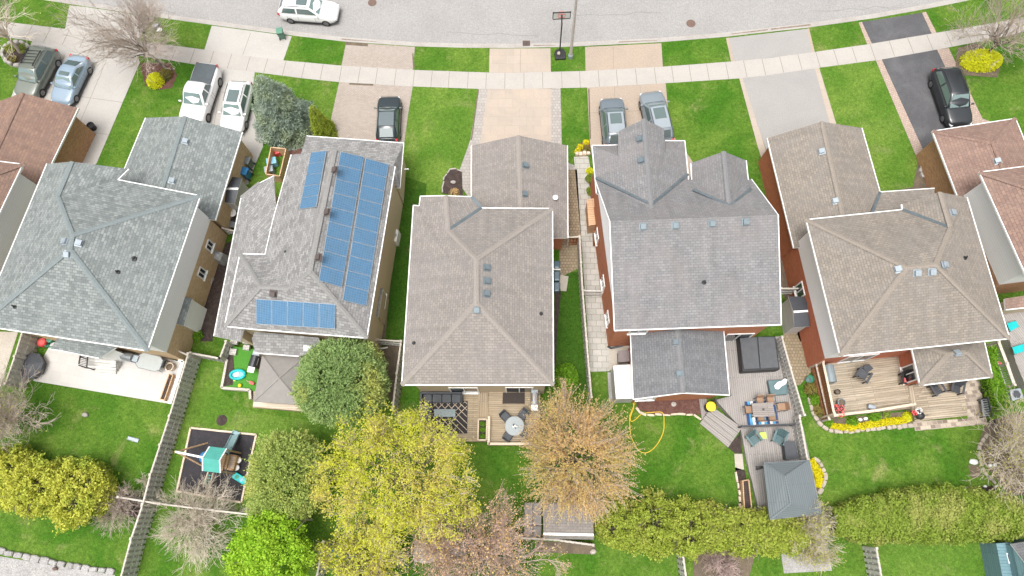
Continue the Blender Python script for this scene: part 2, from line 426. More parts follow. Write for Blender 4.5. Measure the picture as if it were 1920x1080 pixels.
# ================================================================ ground, road, pavement
def surf(name, px, mat, z, z0=None, ang=0.0, kind='structure'):
    b = MB(); b.pp(px, z, (z-.05) if z0 is None else z0)
    o = b.build(name, mat, ang=ang); o['kind'] = kind; return o
kerb = [(-520, -118), (-300, -70), (-80, -28), (83, 0), (160, 12), (320, 36), (400, 47), (480, 58), (560, 68), (647, 78), (780, 87), (870, 89.5), (960, 90), (1060, 88), (1160, 83), (1240, 79), (1360, 69), (1440, 60), (1513, 52), (1640, 34), (1740, 16), (1810, 2), (1920, -24), (2100, -68), (2400, -150)]
kw = lp(kerb, 0)
b = MB(); b.prism([Vector((-160, -120, -.25)), Vector((160, -120, -.25)), Vector((160, 160, -.25)), Vector((-160, 160, -.25))], -.6)
b.build('ground', M['grass'])['kind'] = 'structure'
b = MB(); b.prism(kw + [Vector((110, kw[-1].y, 0)), Vector((110, -70, 0)), Vector((-110, -70, 0)), Vector((-110, kw[0].y, 0))], -.25)
b.build('lawn', M['grass'])['kind'] = 'structure'
def off(line, d):
    out = []
    for i, p in enumerate(line):
        t = (line[min(i+1, len(line)-1)]-line[max(i-1, 0)]); t.normalize()
        out.append(Vector((p.x-t.y*d, p.y+t.x*d, p.z)))
    return out
def setz(l, z): return [Vector((p.x, p.y, z)) for p in l]
k1 = off(kw, .16); k2 = off(kw, .50); k3 = off(kw, 9.6); k4 = off(kw, 9.9)
def strip(name, a, c, za, zb, mat, z0=-.3, ang=0):
    b = MB(); n = len(a)
    for i in range(n-1):
        b.add([Vector((a[i].x, a[i].y, za)), Vector((a[i+1].x, a[i+1].y, za)), Vector((c[i+1].x, c[i+1].y, zb)), Vector((c[i].x, c[i].y, zb)),
               Vector((a[i].x, a[i].y, z0)), Vector((a[i+1].x, a[i+1].y, z0)), Vector((c[i+1].x, c[i+1].y, z0)), Vector((c[i].x, c[i].y, z0))],
              [(0, 1, 2, 3), (4, 5, 1, 0), (3, 2, 6, 7)])
    o = b.build(name, mat, ang=ang); o['kind'] = 'structure'; return o
strip('kerb', kw, k1, .006, .0, M['kerb'])
strip('gutter', k1, k2, -.105, -.118, M['kerb'])
strip('road', k2, k3, -.12, -.12, M['road'])
strip('far_kerb', k3, k4, .0, .0, M['kerb'])
strip('far_verge', k4, off(kw, 60), .0, .0, M['grass'])
# seam across the road and along the patched strip
sb = MB()
for a, c in (((727, 0), (716, 82)), ((1312, 0), (1318, 68))):
    sb.pp([(a[0], a[1]), (a[0]+2, a[1]), (c[0]+2, c[1]), (c[0], c[1])], -.116, -.13)
sb.build('road_seam', M['gravelroad'])['kind'] = 'structure'
# sidewalk
sw_t = [(-60, 28), (3, 40), (123, 54), (253, 76), (383, 93), (480, 107), (530, 113), (640, 123), (773, 131), (917, 136), (960, 136.5), (1098, 133), (1243, 125), (1375, 115), (1440, 109), (1523, 98), (1627, 83), (1747, 63), (1840, 47), (1920, 32), (2050, 6)]
sw_b = [(-60, 60), (20, 71), (83, 80), (300, 110), (367, 121), (477, 135), (570, 147), (637, 154), (773, 162), (897, 166.5), (960, 167), (1103, 164), (1247, 156), (1385, 147), (1440, 141), (1535, 127), (1650, 112), (1773, 90), (1850, 75), (1920, 60), (2050, 34)]
surf('sidewalk', sw_t+sw_b[::-1], M['walk'], .014)
def interp(line, x):
    for a, c in zip(line, line[1:]):
        if a[0] <= x <= c[0]: return a[1]+(c[1]-a[1])*(x-a[0])/(c[0]-a[0])
jb = MB(); x = -40; rj = random.Random(3)
while x < 2000:
    ti, bi = interp(sw_t, x), interp(sw_b, min(2040, max(-50, x-(985-x)*.016)))
    xb = x-(985-x)*.016
    if ti and bi: jb.pp([(x, ti+.5), (x+1.0, ti+.5), (xb+1.0, bi-.5), (xb, bi-.5)], .018, .01)
    x += 34+rj.uniform(-2, 2)
jb.build('sidewalk_joint', M['joint'])['kind'] = 'structure'
# driveways and verge crossings
surf('driveway', [(60, 77), (257, 104), (262, 117), (181, 306), (150, 340), (90, 330), (-40, 330), (18, 190), (40, 130)], M['conc'], .008)
surf('driveway_crossing', [(130, 10), (160, 13), (285, 32), (256, 78), (122, 55)], M['conc'], .008)
surf('driveway_crossing', [(397, 48), (480, 59), (547, 68), (531, 114), (383, 94)], M['conc'], .008)
surf('driveway', [(366, 120), (478, 134), (470, 195), (480, 222), (492, 246), (493, 275), (478, 310), (465, 345), (430, 360), (330, 240)], M['conc'], .008)
surf('driveway_crossing', [(649, 79.5), (778, 88), (774, 132), (640, 124)], M['paver'], .008, ang=.1)
surf('driveway', [(636, 153), (774, 161), (765, 215), (757, 275), (745, 330), (600, 330), (613, 258)], M['paver'], .008, ang=.1)
surf('driveway_crossing', [(918, 91), (1032, 90.5), (1033, 136), (917, 137)], M['tanconc'], .008)
surf('driveway', [(915, 166), (1033, 166), (1034, 300), (896, 300)], M['tanconc'], .008)
surf('driveway_border', [(897, 166), (915, 166), (896, 300), (880, 372), (852, 330), (862, 318), (882, 262)], M['greypaver'], .007)
surf('driveway_border', [(1033, 166), (1051, 165), (1054, 300), (1082, 312), (1086, 445), (1040, 445), (1034, 290)], M['greypaver'], .007)
surf('driveway_crossing', [(1097, 88), (1160, 85), (1240, 81), (1243, 126), (1098, 134)], M['tanplain'], .008)
surf('driveway', [(1101, 163), (1248, 155), (1257, 250), (1280, 275), (1303, 310), (1310, 340), (1120, 340), (1106, 270)], M['tanplain'], .008)
surf('driveway_crossing', [(1367, 71), (1513, 54), (1523, 99), (1377, 116)], M['gravelroad'], .008)
surf('driveway_border', [(1361, 71), (1367, 71), (1377, 116), (1371, 116)], M['tanplain'], .01)
surf('driveway_border', [(1513, 54), (1517, 53), (1528, 98), (1523, 99)], M['tanplain'], .01)
surf('driveway', [(1392, 146), (1528, 128), (1558, 232), (1565, 290), (1440, 290), (1422, 240)], M['gravelroad'], .008)
surf('driveway_border', [(1386, 147), (1392, 146), (1424, 245), (1442, 300), (1430, 305), (1418, 265)], M['tanconc'], .01)
surf('driveway_border', [(1528, 128), (1536, 127), (1568, 232), (1556, 232)], M['tanconc'], .01)
surf('driveway_crossing', [(1616, 41), (1729, 24), (1747, 63), (1635, 82)], M['asph'], .008)
surf('driveway_border', [(1610, 42), (1616, 41), (1635, 82), (1626, 83)], M['pinkpaver'], .01)
surf('driveway_border', [(1729, 24), (1736, 22), (1756, 61), (1747, 63)], M['pinkpaver'], .01)
surf('driveway', [(1653, 111), (1757, 93), (1790, 150), (1828, 232), (1800, 262), (1733, 293)], M['asph'], .008)
surf('driveway_border', [(1642, 113), (1653, 111), (1736, 292), (1720, 298)], M['pinkpaver'], .01, ang=.3)
surf('driveway_border', [(1757, 93), (1779, 90), (1842, 222), (1858, 228), (1826, 236)], M['pinkpaver'], .01, ang=.3)
# lawns of a lighter, sparser grass
surf('light_lawn', [(774, 162), (897, 166.5), (882, 262), (862, 318), (845, 330), (832, 350), (828, 380), (775, 380), (757, 400), (757, 280), (765, 215)], M['grass_light'], .003)
surf('light_lawn', [(362, 672), (420, 675), (415, 735), (480, 775), (600, 790), (590, 972), (470, 962), (300, 944), (318, 830)], M['grass_light'], .003)
surf('light_lawn', [(1534, 128), (1643, 112), (1722, 299), (1712, 345), (1752, 365), (1650, 375), (1560, 240)], M['grass_light'], .003)
surf('light_lawn', [(1650, 1020), (1860, 1010), (1870, 1100), (1650, 1100)], M['grass_light'], .003)
# saw-cut joints, sealed cracks, grit along the kerb
def line(name, a, c, w, z, mat):
    A1, C1 = G(a[0], a[1], z), G(c[0], c[1], z); d = (C1-A1).normalized(); s_ = Vector((-d.y, d.x, 0))*w/2
    b = MB(); b.prism([A1-s_, C1-s_, C1+s_, A1+s_], z-.01); b.build(name, M[mat])['kind'] = 'structure'
for a, c in (((1152, 163), (1156, 300)), ((1200, 160), (1207, 290)), ((1103, 212), (1252, 205)), ((1150, 88), (1150, 132)), ((200, 112), (120, 300)), ((70, 170), (230, 192)), ((45, 235), (205, 252)), ((145, 104), (60, 290)), ((420, 130), (400, 240)), ((478, 180), (352, 165)), ((200, 20), (185, 66)), ((470, 62), (455, 103)), ((976, 92), (976, 136))):
    line('driveway_joint', a, c, .03, .0125, 'joint')
M['crackseal'] = plain('crack_sealer', (.16, .155, .15), .7); M['grit'] = stained('kerb_grit', (.20, .15, .12), (.30, .25, .21), 3, 20, .7, fv=.4)
rc = random.Random(17)
for x0, y0, x1, y1 in ((838, 60, 1010, 66), (200, -10, 330, 26), (1520, 20, 1690, 12), (1080, 30, 1240, 22)):
    p = (x0, y0)
    for k in range(7):
        q = (x0+(x1-x0)*(k+1)/7, y0+(y1-y0)*(k+1)/7+rc.uniform(-3, 3)); line('road_crack', p, q, .03, -.117, 'crackseal'); p = q
for x0, y0, x1, y1, w in ((1160, 80.5, 1232, 78, .28), (1372, 65, 1440, 56.5, .2), (1446, 56, 1520, 47.5, .26), (640, 74, 706, 80, .2), (820, 86.5, 880, 88, .16), (1000, 86, 1042, 86.5, .2)):
    line('gutter_grit', (x0, y0), (x1, y1), w, -.09, 'grit')
for x0, y0, x1, y1, w in ((648, 81, 690, 84, .3), (655, 157, 700, 159, .16), (774, 100, 776, 128, .12), (1104, 166, 1107, 260, .1), (897, 168, 884, 262, .1)):
    line('soil_line', (x0, y0), (x1, y1), w, .016, 'soil')
# side yards, beds, patios
surf('flower_bed', [(520, 268), (540, 250), (572, 248), (590, 258), (560, 300), (530, 290)], M['redmulch'], .02)
surf('garden_bed', [(424, 455), (470, 440), (478, 455), (452, 500), (408, 590), (398, 640), (372, 640), (362, 610)], M['mulch'], .02)
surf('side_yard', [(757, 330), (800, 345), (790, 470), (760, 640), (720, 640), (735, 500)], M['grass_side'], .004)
surf('soil_patch', [(700, 655), (750, 640), (752, 740), (735, 755), (700, 700)], M['soil'], .006)
surf('soil_patch', [(728, 440), (741, 445), (722, 640), (706, 650)], M['soil'], .008)
surf('soil_patch', [(1040, 545), (1052, 546), (1045, 620), (1042, 680), (1038, 690)], M['mulch'], .012)
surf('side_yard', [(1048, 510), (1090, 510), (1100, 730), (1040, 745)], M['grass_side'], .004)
surf('paver_path', [(1048, 430), (1088, 445), (1090, 500), (1075, 508), (1050, 520)], M['brownpaver'], .01)
surf('paver_path', [(1064, 318), (1082, 318), (1090, 447), (1064, 450)], M['brownpaver'], .012)
surf('side_walkway', [(1076, 294), (1103, 293), (1128, 430), (1137, 560), (1143, 696), (1107, 697), (1090, 450)], M['flag'], .012)
surf('side_pad', [(1140, 640), (1190, 640), (1190, 700), (1143, 694)], M['concpad'], .01)
surf('garden_bed', [(1102, 318), (1120, 318), (1126, 372), (1108, 375)], M['mulch'], .02)
surf('garden_bed', [(1191, 745), (1312, 745), (1316, 778), (1300, 776), (1228, 777), (1196, 768)], M['redmulch'], .03)
surf('side_pad', [(1465, 600), (1520, 600), (1527, 690), (1500, 722), (1482, 722)], M['brownpaver'], .01)
surf('garden_bed', [(1432, 320), (1445, 318), (1500, 540), (1520, 640), (1500, 640), (1465, 540)], M['soil'], .01)
surf('garden_bed', [(1722, 300), (1738, 298), (1742, 352), (1700, 362), (1660, 362), (1712, 350)], M['soil'], .01)
surf('garden_bed', [(1364, 838), (1388, 812), (1392, 850), (1378, 850)], M['mulch'], .02)
surf('garden_bed', [(1378, 876), (1397, 882), (1408, 958), (1388, 955)], M['mulch'], .02)
surf('stepping_pad', [(1377, 851), (1392, 851), (1395, 880), (1379, 882)], M['concpad'], .02)
surf('stepping_pad', [(1048, 515), (1066, 518), (1062, 546), (1051, 545)], M['concpad'], .03)
surf('patio_pavers', [(1690, 690), (1815, 690), (1836, 705), (1850, 795), (1716, 808), (1712, 790), (1815, 785), (1806, 735)], M['mixpaver'], .03, ang=.12)
surf('neighbour_bed', [(1845, 870), (1835, 830), (1850, 790), (1920, 770), (1990, 800), (1990, 940), (1890, 925)], M['soil'], .01)
surf('bare_patch', [(1815, 872), (1836, 872), (1840, 893), (1822, 897)], M['soil'], .005)
surf('front_bed', [(828, 362), (832, 332), (842, 318), (856, 317), (866, 322), (868, 368)], M['mulch'], .03)
surf('gravel_patio', [(-60, 1030), (0, 1043), (110, 1062), (215, 1078), (215, 1140), (-60, 1140)], M['gravel'], .02)
surf('garden_bed', [(225, 925), (262, 930), (280, 945), (262, 975), (225, 960)], M['mulch'], .01)
surf('garden_bed', [(1010, 1014), (1115, 1020), (1118, 1040), (1000, 1035)], M['soil'], .01)
surf('soil_patch', [(1300, 1030), (1420, 1025), (1400, 1100), (1300, 1100)], M['soil'], .01)
surf('gravel_patch', [(1460, 1010), (1550, 1005), (1560, 1070), (1470, 1075)], M['gravel'], .012)
surf('side_strip', [(-40, 622), (34, 622), (12, 690), (-10, 760), (-60, 760)], M['concpad'], .012)
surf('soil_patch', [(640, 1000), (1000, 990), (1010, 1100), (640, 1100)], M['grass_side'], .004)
surf('flower_bed', [(262, 118), (318, 118), (332, 140), (322, 165), (300, 168), (272, 160)], M['redmulch'], .02)
surf('flower_bed', [(1790, 140), (1870, 145), (1880, 110), (1830, 80), (1795, 90)], M['soil'], .02)
# manholes, drain
for n, (px, py, r, lab) in enumerate(((698, 5, .36, 'rusty round manhole cover in the road right of the moving white car'), (1295.5, 44, .37, 'rusty round manhole cover in the road right of the basketball hoop'))):
    b = MB(); b.lathe(G(px, py, -.121), [(r, 0), (r, .012), (r*.85, .016), (r*.2, .016)], 24)
    tag(b.build('manhole_cover', M['iron']), lab, 'manhole cover', 'manhole covers in the road')
t = thing('storm_drain', 'dark grated storm drain at the kerb in front of the tan driveway', 'drain', G(987, 82, -.1))
b = MB(); b.pp([(980, 76), (994, 76), (994, 88), (980, 88)], -.1, -.14); b.build('frame', M['iron'], t)
b = MB()
for i in range(5): b.pp([(981.5+2.5*i, 77), (982.8+2.5*i, 77), (982.8+2.5*i, 87), (981.5+2.5*i, 87)], -.09, -.12)
b.build('grate', M['dkmetal'], t)
# ================================================================ houses
def edge_line(pts, w, h, mb, dz=0.0):
    for a, c in zip(pts, pts[1:]): mb.bar(a+Vector((0, 0, dz)), c+Vector((0, 0, dz)), w, h)

class House:
    def __init__(s, name, label, cat, cpx):
        s.t = thing(name, label, cat, G(cpx[0], cpx[1], 0)); s.planes = {}
    def roof(s, V, F, mat, cap=None, caps=(), valleys=(), gut=(), name='roof', th=.16, rimmat=None):
        """V: name->(px,py,z); F: strings of names; gut: eaves that carry a white gutter"""
        P = {k: G(*v) for k, v in V.items()}
        faces = [f.split() for f in F]
        mb = MB(); cen = {}
        cnt = {}
        for f in faces:
            pts = [P[k] for k in f]
            n = Vector((0, 0, 0))
            for i in range(len(pts)):
                a, c = pts[i], pts[(i+1) % len(pts)]
                n += Vector(((a.y-c.y)*(a.z+c.z), (a.z-c.z)*(a.x+c.x), (a.x-c.x)*(a.y+c.y)))
            n.normalize()
            if n.z < 0: n = -n; pts = pts[::-1]; f = f[::-1]
            s.planes[name+str(faces.index([k for k in f]) if f in faces else faces.index(f[::-1]))] = (sum(pts, Vector())/len(pts), n)
            mb.poly(pts)
            for i in range(len(f)):
                e = frozenset((f[i], f[(i+1) % len(f)])); cnt.setdefault(e, []).append((f[i], f[(i+1) % len(f)]))
        r = mb.build(name, mat, s.t)
        sm = MB()
        for f in faces:
            pts = [P[k]-Vector((0, 0, th)) for k in f]
            sm.poly(pts)
        for e, l in cnt.items():
            if len(l) == 1:
                a, c = P[l[0][0]], P[l[0][1]]; d = Vector((0, 0, th)); lift = Vector((0, 0, .002))
                sm.poly([a-lift, a-d, c-d, c-lift])
        sm.build('soffit', rimmat or M['white'], r)
        if caps:
            cb = MB()
            for e in caps:
                a, c = [P[k] for k in e.split()]
                d = (c-a).normalized(); side = d.cross(Vector((0, 0, 1))).normalized()
                w = .15; up = Vector((0, 0, .035))
                cb.add([a-side*w+up*.2, a+up*2, a+side*w+up*.2, c-side*w+up*.2, c+up*2, c+side*w+up*.2],
                       [(0, 1, 4, 3), (1, 2, 5, 4), (0, 2, 1), (3, 4, 5), (0, 3, 5, 2)])
            cb.build('ridge_cap', cap or mat, r)
        if valleys:
            cb = MB()
            for e in valleys:
                a, c = [P[k] for k in e.split()]
                cb.bar(a+Vector((0, 0, .05)), c+Vector((0, 0, .05)), .2, .06)
            cb.build('valley_flashing', M['flash'], r)
        if gut:
            for e in gut:
                gb = MB(); ks = e.split()
                for k1_, k2_ in zip(ks, ks[1:]):
                    a, c = P[k1_], P[k2_]
                    gb.bar(a+Vector((0, 0, .025)), c+Vector((0, 0, .025)), .06, .13)
                gb.build('gutter', M['white'], r)
        s.P = P; s.r = r
        return r
    def walls(s, keys, inner, bands, P=None):
        """bands: (z0,z1,material,part name)"""
        P = P or s.P
        poly = inset([P[k] if isinstance(k, str) else k for k in keys], inner)
        for z0, z1, m, nm in bands:
            b = MB(); n = len(poly)
            b.prism(setz(poly, z1), z0)
            b.build(nm, m, s.t)
        s.foot = poly; return poly
    def gable(s, a, apex, c, mat, back=.4, nm='gable'):
        """wall triangle under a gable, set back from the rake"""
        A, T, C_ = s.P[a], s.P[apex], s.P[c]
        n = (C_-A).cross(Vector((0, 0, 1))).normalized()
        ctr = sum((Vector(p) for p in s.P.values()), Vector())/len(s.P)
        if n.dot(ctr-A) < 0: n = -n
        pts = [p+n*back+Vector((0, 0, -.17)) for p in (A+(C_-A)*.04, C_-(C_-A)*.04, T)]
        pts2 = [p+n*.12 for p in pts]
        MB().add(pts+pts2, [(0, 1, 2), (5, 4, 3), (0, 3, 4, 1), (1, 4, 5, 2), (2, 5, 3, 0)]).build(nm, mat, s.t)
    def vents(s, key, pts, mat='vent', size=.36):
        pl = s.planes[key]; n = pl[1]
        u = Vector((-n.y, n.x, 0)); u = u.normalized() if u.length > .05 else Vector((1, 0, 0)); v = n.cross(u)
        for px, py in pts:
            p = GP(px, py, pl, .1); b = MB(); h = size/2
            def ring(k, o): return [p+u*i*h*k+v*j*h*k+n*o for i, j in ((-1, -1), (1, -1), (1, 1), (-1, 1))]
            r0, r1, r2, r3 = ring(1.25, -.09), ring(1.25, -.07), ring(.8, -.06), ring(1, .06)
            r4 = ring(.9, .10)
            vs = r0+r1+r2+r3+r4
            fs = [(4*q+i, 4*q+(i+1) % 4, 4*q+4+(i+1) % 4, 4*q+4+i) for q in range(4) for i in range(4)]+[(16, 17, 18, 19)]
            b.add(vs, fs); b.build('roof_vent', M[mat], s.t)
    def pipe(s, key, px, py, r=.06, h=.3, m='black'):
        pl = s.planes[key]; p = GP(px, py, pl, 0)
        b = MB(); b.lathe(p-Vector((0, 0, .05)), [(r*2.2, 0), (r*2.2, .06), (r, .1), (r, h), (r*.6, h)], 10)
        b.build('vent_pipe', M[m], s.t, smooth=False)
    def window(s, i, j, t, z0, z1, w, door=False, parts=2):
        """window on the wall between footprint corners i and j at fraction t"""
        A, B = s.foot[i], s.foot[j]; d = (B-A); d.z = 0; L = d.length; d.normalize()
        n = d.cross(Vector((0, 0, 1))); ctr = sum(s.foot, Vector())/len(s.foot)
        if n.dot(ctr-A) > 0: n = -n
        c = A+d*L*t; c.z = 0
        def slab(u0, u1, a0, a1, o0, o1):
            q = [c+d*u+n*o for u, o in ((u0, o0), (u1, o0), (u1, o1), (u0, o1))]
            return MB().prism([Vector((k.x, k.y, a1)) for k in q], a0)
        fr = MB()
        for a in ((-w/2, -w/2+.08, z0, z1), (w/2-.08, w/2, z0, z1), (-w/2+.08, w/2-.08, z1-.08, z1), (-w/2+.08, w/2-.08, z0, z0+.08), (-.03, .03, z0+.08, z1-.08)):
            x = slab(*a, -.02, .06); fr.add(x.v, x.f)
        w_ = fr.build('door_frame' if door else 'window', M['white'], s.t)
        slab(-w/2+.06, w/2-.06, z0+.06, z1-.06, -.03, .02).build('pane', M['glass'], w_)
        if not door: slab(-w/2-.05, w/2+.05, z0-.07, z0-.002, -.02, .12).build('sill', M['white'], w_)

# ---- A: brown-roofed house at the left edge
A = House('house', 'brown shingled house cut off by the left edge, with two cars parked in front', 'house', (-60, 330))
A.roof({'TL': (-70, 214, 3), 'AP': (42, 174, 4.3), 'TR': (147, 203, 3), 'BR': (52, 400, 3), 'BL': (-190, 400, 3), 'BP': (-60, 400, 4.3)},
       ['TL AP BP BL', 'AP TR BR BP'], M['rfA'], caps=['AP BP'], gut=['TR BR'], name='garage_roof')
A.walls(['TL', 'TR', 'BR', 'BL'], .35, [(0, 2.85, M['brickA'], 'garage_wall')])
A.gable('TL', 'AP', 'TR', M['brickA'], .3)
A.roof({'TL': (-260, 270, 5.8), 'TR': (43, 308, 5.8), 'BR': (-92, 590, 5.8), 'BL': (-420, 560, 5.8), 'P1': (-140, 375, 7.9), 'P2': (-190, 470, 7.9)},
       ['TL TR P1', 'TR BR P2 P1', 'BR BL P2', 'BL TL P1 P2'], M['rfA'], caps=['TR P1', 'BR P2', 'P1 P2'], gut=['TL TR BR BL'])
A.walls(['TL', 'TR', 'BR', 'BL'], .45, [(0, 2.8, M['brickA'], 'brick_wall'), (2.8, 5.65, M['siding'], 'siding_wall')])

# ---- B: green-grey hipped house
B = House('house', 'house with large green-grey hipped roof, buff brick side and white stone patio behind', 'house', (220, 470))
B.roof({'TL': (273, 221, 3), 'AP': (347, 218, 4.35), 'TR': (455, 248, 3), 'BR': (404, 413, 3), 'BL': (205, 385, 3), 'BP': (292, 392, 4.35)},
       ['TL AP BP BL', 'AP TR BR BP'], M['rfB'], M['rfBcap'], caps=['AP BP'], gut=['TL BL', 'TR BR'], name='garage_roof')
B.walls(['TL', 'TR', 'BR', 'BL'], .3, [(0, 2.85, M['brickB'], 'garage_wall')])
B.gable('TL', 'AP', 'TR', M['siding'], .3)
B.vents('garage_roof1', [(347, 264), (322, 338)], 'ventlt')
B.roof({'TR': (376, 367, 5.8), 'BR': (277, 658, 5.8), 'BL': (-39, 610, 5.8), 'FL': (88, 307, 5.8), 'AP': (135, 303, 6.9), 'FR': (242, 317, 5.8), 'K': (221, 337, 5.8), 'V': (108, 368, 6.9), 'P1': (136, 441, 8.0), 'P2': (131, 468, 8.0)},
       ['TR BR P2 P1', 'BR BL P2', 'BL FL AP V P1 P2', 'TR P1 V K', 'AP FR K V'], M['rfB'], M['rfBcap'],
       caps=['TR P1', 'BR P2', 'BL P2', 'P1 V', 'AP V', 'P1 P2'], gut=['K TR BR BL FL', 'FR K'])
B.walls(['TR', 'BR', 'BL', 'FL', 'FR', 'K'], .5, [(0, 2.85, M['brickB'], 'brick_wall'), (2.85, 5.65, M['siding'], 'siding_wall')])
B.gable('FL', 'AP', 'FR', M['siding'], .3)
B.window(0, 1, .17, 1.5, 2.4, .7); B.window(0, 1, .38, 1.3, 2.3, .7)
B.vents('roof0', [(147, 455)], 'ventlt'); B.vents('roof2', [(120, 452)], 'ventlt'); B.vents('roof1', [(125, 477)], 'ventlt')
B.pipe('roof0', 221, 510); B.pipe('roof0', 251, 485, .08, .2); B.pipe('roof1', 28, 575); B.pipe('roof2', 27, 515, .06, .15, 'greymetal')
B.roof({'a': (108, 634, 3.0), 'b': (218, 651, 3.0), 'c': (186, 672, 2.6), 'd': (110, 657, 2.6), 'e': (94, 655, 2.6)}, ['a b c d e'], M['rfB'], gut=['e d c'], name='bay_roof')
B.walls(['a', 'b', 'c', 'd'], .2, [(0, 2.55, M['siding'], 'bay_wall')])
B.roof({'a': (345, 556, 2.9), 'b': (360, 560, 2.6), 'c': (344, 611, 2.6), 'd': (326, 606, 2.9)}, ['a b c d'], M['rfB'], name='chase_roof')
q = lp([(344, 558), (378, 577), (367, 620), (328, 607)], 0.0)
b = MB(); v = [G(359, 561, 2.45), G(344, 609, 2.45), G(345, 557, 2.45), G(328, 604, 2.45)]
b.prism([v[2], v[0], v[1], v[3]], .05); b.build('fireplace_chase', M['siding'], B.t)
b = MB(); b.box(G(365, 594, .9), (.25, .3, .22), R(10)); b.build('exhaust_vent', M['ventlt'], B.t)

# ---- C: house with the solar panels
C = House('house', 'grey shingled house covered with blue solar panels, tan stucco side wall', 'house', (590, 460))
C.roof({'a': (575, 255, 3), 'b': (757, 268, 3), 'c': (750, 352, 3.2), 'd': (545, 345, 3.2), 'e': (560, 300, 3.9), 'f': (738, 310, 3.9)}, ['a b f e', 'b c f', 'a e d', 'e f c d'], M['rfC'], gut=['a b c'], name='garage_roof')
C.walls(['a', 'b', 'c', 'd'], .3, [(0, 2.8, M['stucco'], 'garage_wall')])
C.roof({'a': (487, 343, 3), 'b': (513, 330, 3.5), 'c': (520, 420, 4.1), 'e': (492, 500, 4.5), 'f': (450, 640, 3.9), 'g': (401, 630, 3), 'h': (452, 371, 3)},
       ['a b c h', 'h c e', 'h e f g'], M['rfC'], M['rfCcap'], caps=['a h'], gut=['a h g', 'a b'], name='side_roof')
C.walls(['a', 'b', 'f', 'g', 'h'], .4, [(0, 2.8, M['stucco'], 'side_wall')])
C.roof({'R1': (628, 281, 8.0), 'R2': (581, 508, 8.0), 'A': (546, 290, 5.4), 'A2': (512, 412, 4.9), 'W2': (497, 477, 5.0), 'W1': (450, 476, 5.0), 'W3': (421, 612, 5.0), 'W4': (480, 618, 5.0),
        'BR': (688, 634, 5.4), 'TR': (741, 312, 5.4), 'Q': (543, 541, 6.9), 'S': (488, 538, 6.5)},
       ['R1 A A2 W2 Q R2', 'W2 W1 S Q', 'W1 W3 S', 'W3 W4 BR R2 Q S', 'R1 R2 BR TR'], M['rfC'], M['rfCcap'],
       caps=['R1 R2', 'R2 Q', 'R2 BR', 'Q S', 'S W3', 'S W1'], gut=['A A2 W2 W1 W3 W4 BR TR'])
C.walls(['A', 'A2', 'W2', 'W1', 'W3', 'BR', 'TR'], .35, [(0, 5.2, M['stucco'], 'stucco_wall')], )
C.P2 = C.P
C.window(5, 6, .3, 1.0, 2.2, 1.0); C.window(4, 5, .72, .9, 2.3, 1.6)
C.vents('roof0', [(613, 397), (596, 482)], 'ventbr'); C.vents('roof3', [(511, 551)], 'ventbr'); C.vents('roof0', [(627, 318)], 'ventbr')
C.pipe('roof0', 536, 442+30, .05, .2)
solar = bricks('solar_cells', (.075, .155, .25), (.09, .18, .29), (.15, .25, .36), .16, .16, .012, 0, rough=.22, bmp=.0, fine=.04, patch=(.07, .21, .40), pscale=.5, pamt=.35)
def panels(plane, c00, c10, c11, c01, nu, nv, offz=.12):
    """grid of panels between four photo corners on one roof plane"""
    P = [GP(*c, plane, offz) for c in (c00, c10, c11, c01)]
    n = plane[1]
    for i in range(nu):
        for j in range(nv):
            def bl(u, v): return (P[0]*(1-u)+P[1]*u)*(1-v)+(P[3]*(1-u)+P[2]*u)*v
            u0, u1, v0, v1 = i/nu, (i+1)/nu, j/nv, (j+1)/nv
            q = [bl(u0, v0), bl(u1, v0), bl(u1, v1), bl(u0, v1)]
            c = sum(q, Vector())/4; q = [c+(p-c)*.985 for p in q]
            if (q[1]-q[0]).cross(q[3]-q[0]).dot(n) < 0: q = q[::-1]
            lo = [p-n*.045 for p in q]
            fr = MB().add(q+lo, [(0, 1, 2, 3), (7, 6, 5, 4), (0, 4, 5, 1), (1, 5, 6, 2), (2, 6, 7, 3), (3, 7, 4, 0)]).build('solar_panel', M['panelframe'], C.t)
            q2 = [c+(p-c)*.965+n*.006 for p in q]
            MB().poly(q2).build('solar_cells', solar, fr)
M['panelframe'] = plain('panel_frame', (.50, .54, .58), .35, .5)
panels(C.planes['roof4'], (638, 284), (683, 294), (641, 539), (597, 526), 1, 9)
panels(C.planes['roof4'], (685, 296), (729, 308), (687, 574), (642, 563), 1, 10)
panels(C.planes['roof0'], (583, 286), (612, 282), (593, 388), (561, 392), 1, 5)
panels(C.planes['roof3'], (480, 560), (629, 570), (628, 617), (480, 608), 5, 1)
C.roof({'a': (478, 622, 3.5), 'b': (598, 633, 3.5), 'c': (598, 656, 3), 'd': (560, 668, 3), 'e': (478, 662, 3), 'f': (472, 634, 3.3)}, ['a b c d e f'], M['rfC'], M['rfCcap'], gut=['e d'], name='kitchen_roof')
C.walls(['a', 'b', 'c', 'd', 'e'], .3, [(0, 2.8, M['stucco'], 'kitchen_wall')])
C.roof({'a': (706, 538, 2.9), 'b': (718, 541, 2.6), 'c': (709, 594, 2.6), 'd': (698, 592, 2.9)}, ['a b c d'], M['rfC'], name='chase_roof')
b = MB(); b.prism([G(707, 540, 2.45), G(717, 543, 2.45), G(709, 592, 2.45), G(700, 590, 2.45)], .05); b.build('fireplace_chase', M['siding_tan'], C.t)

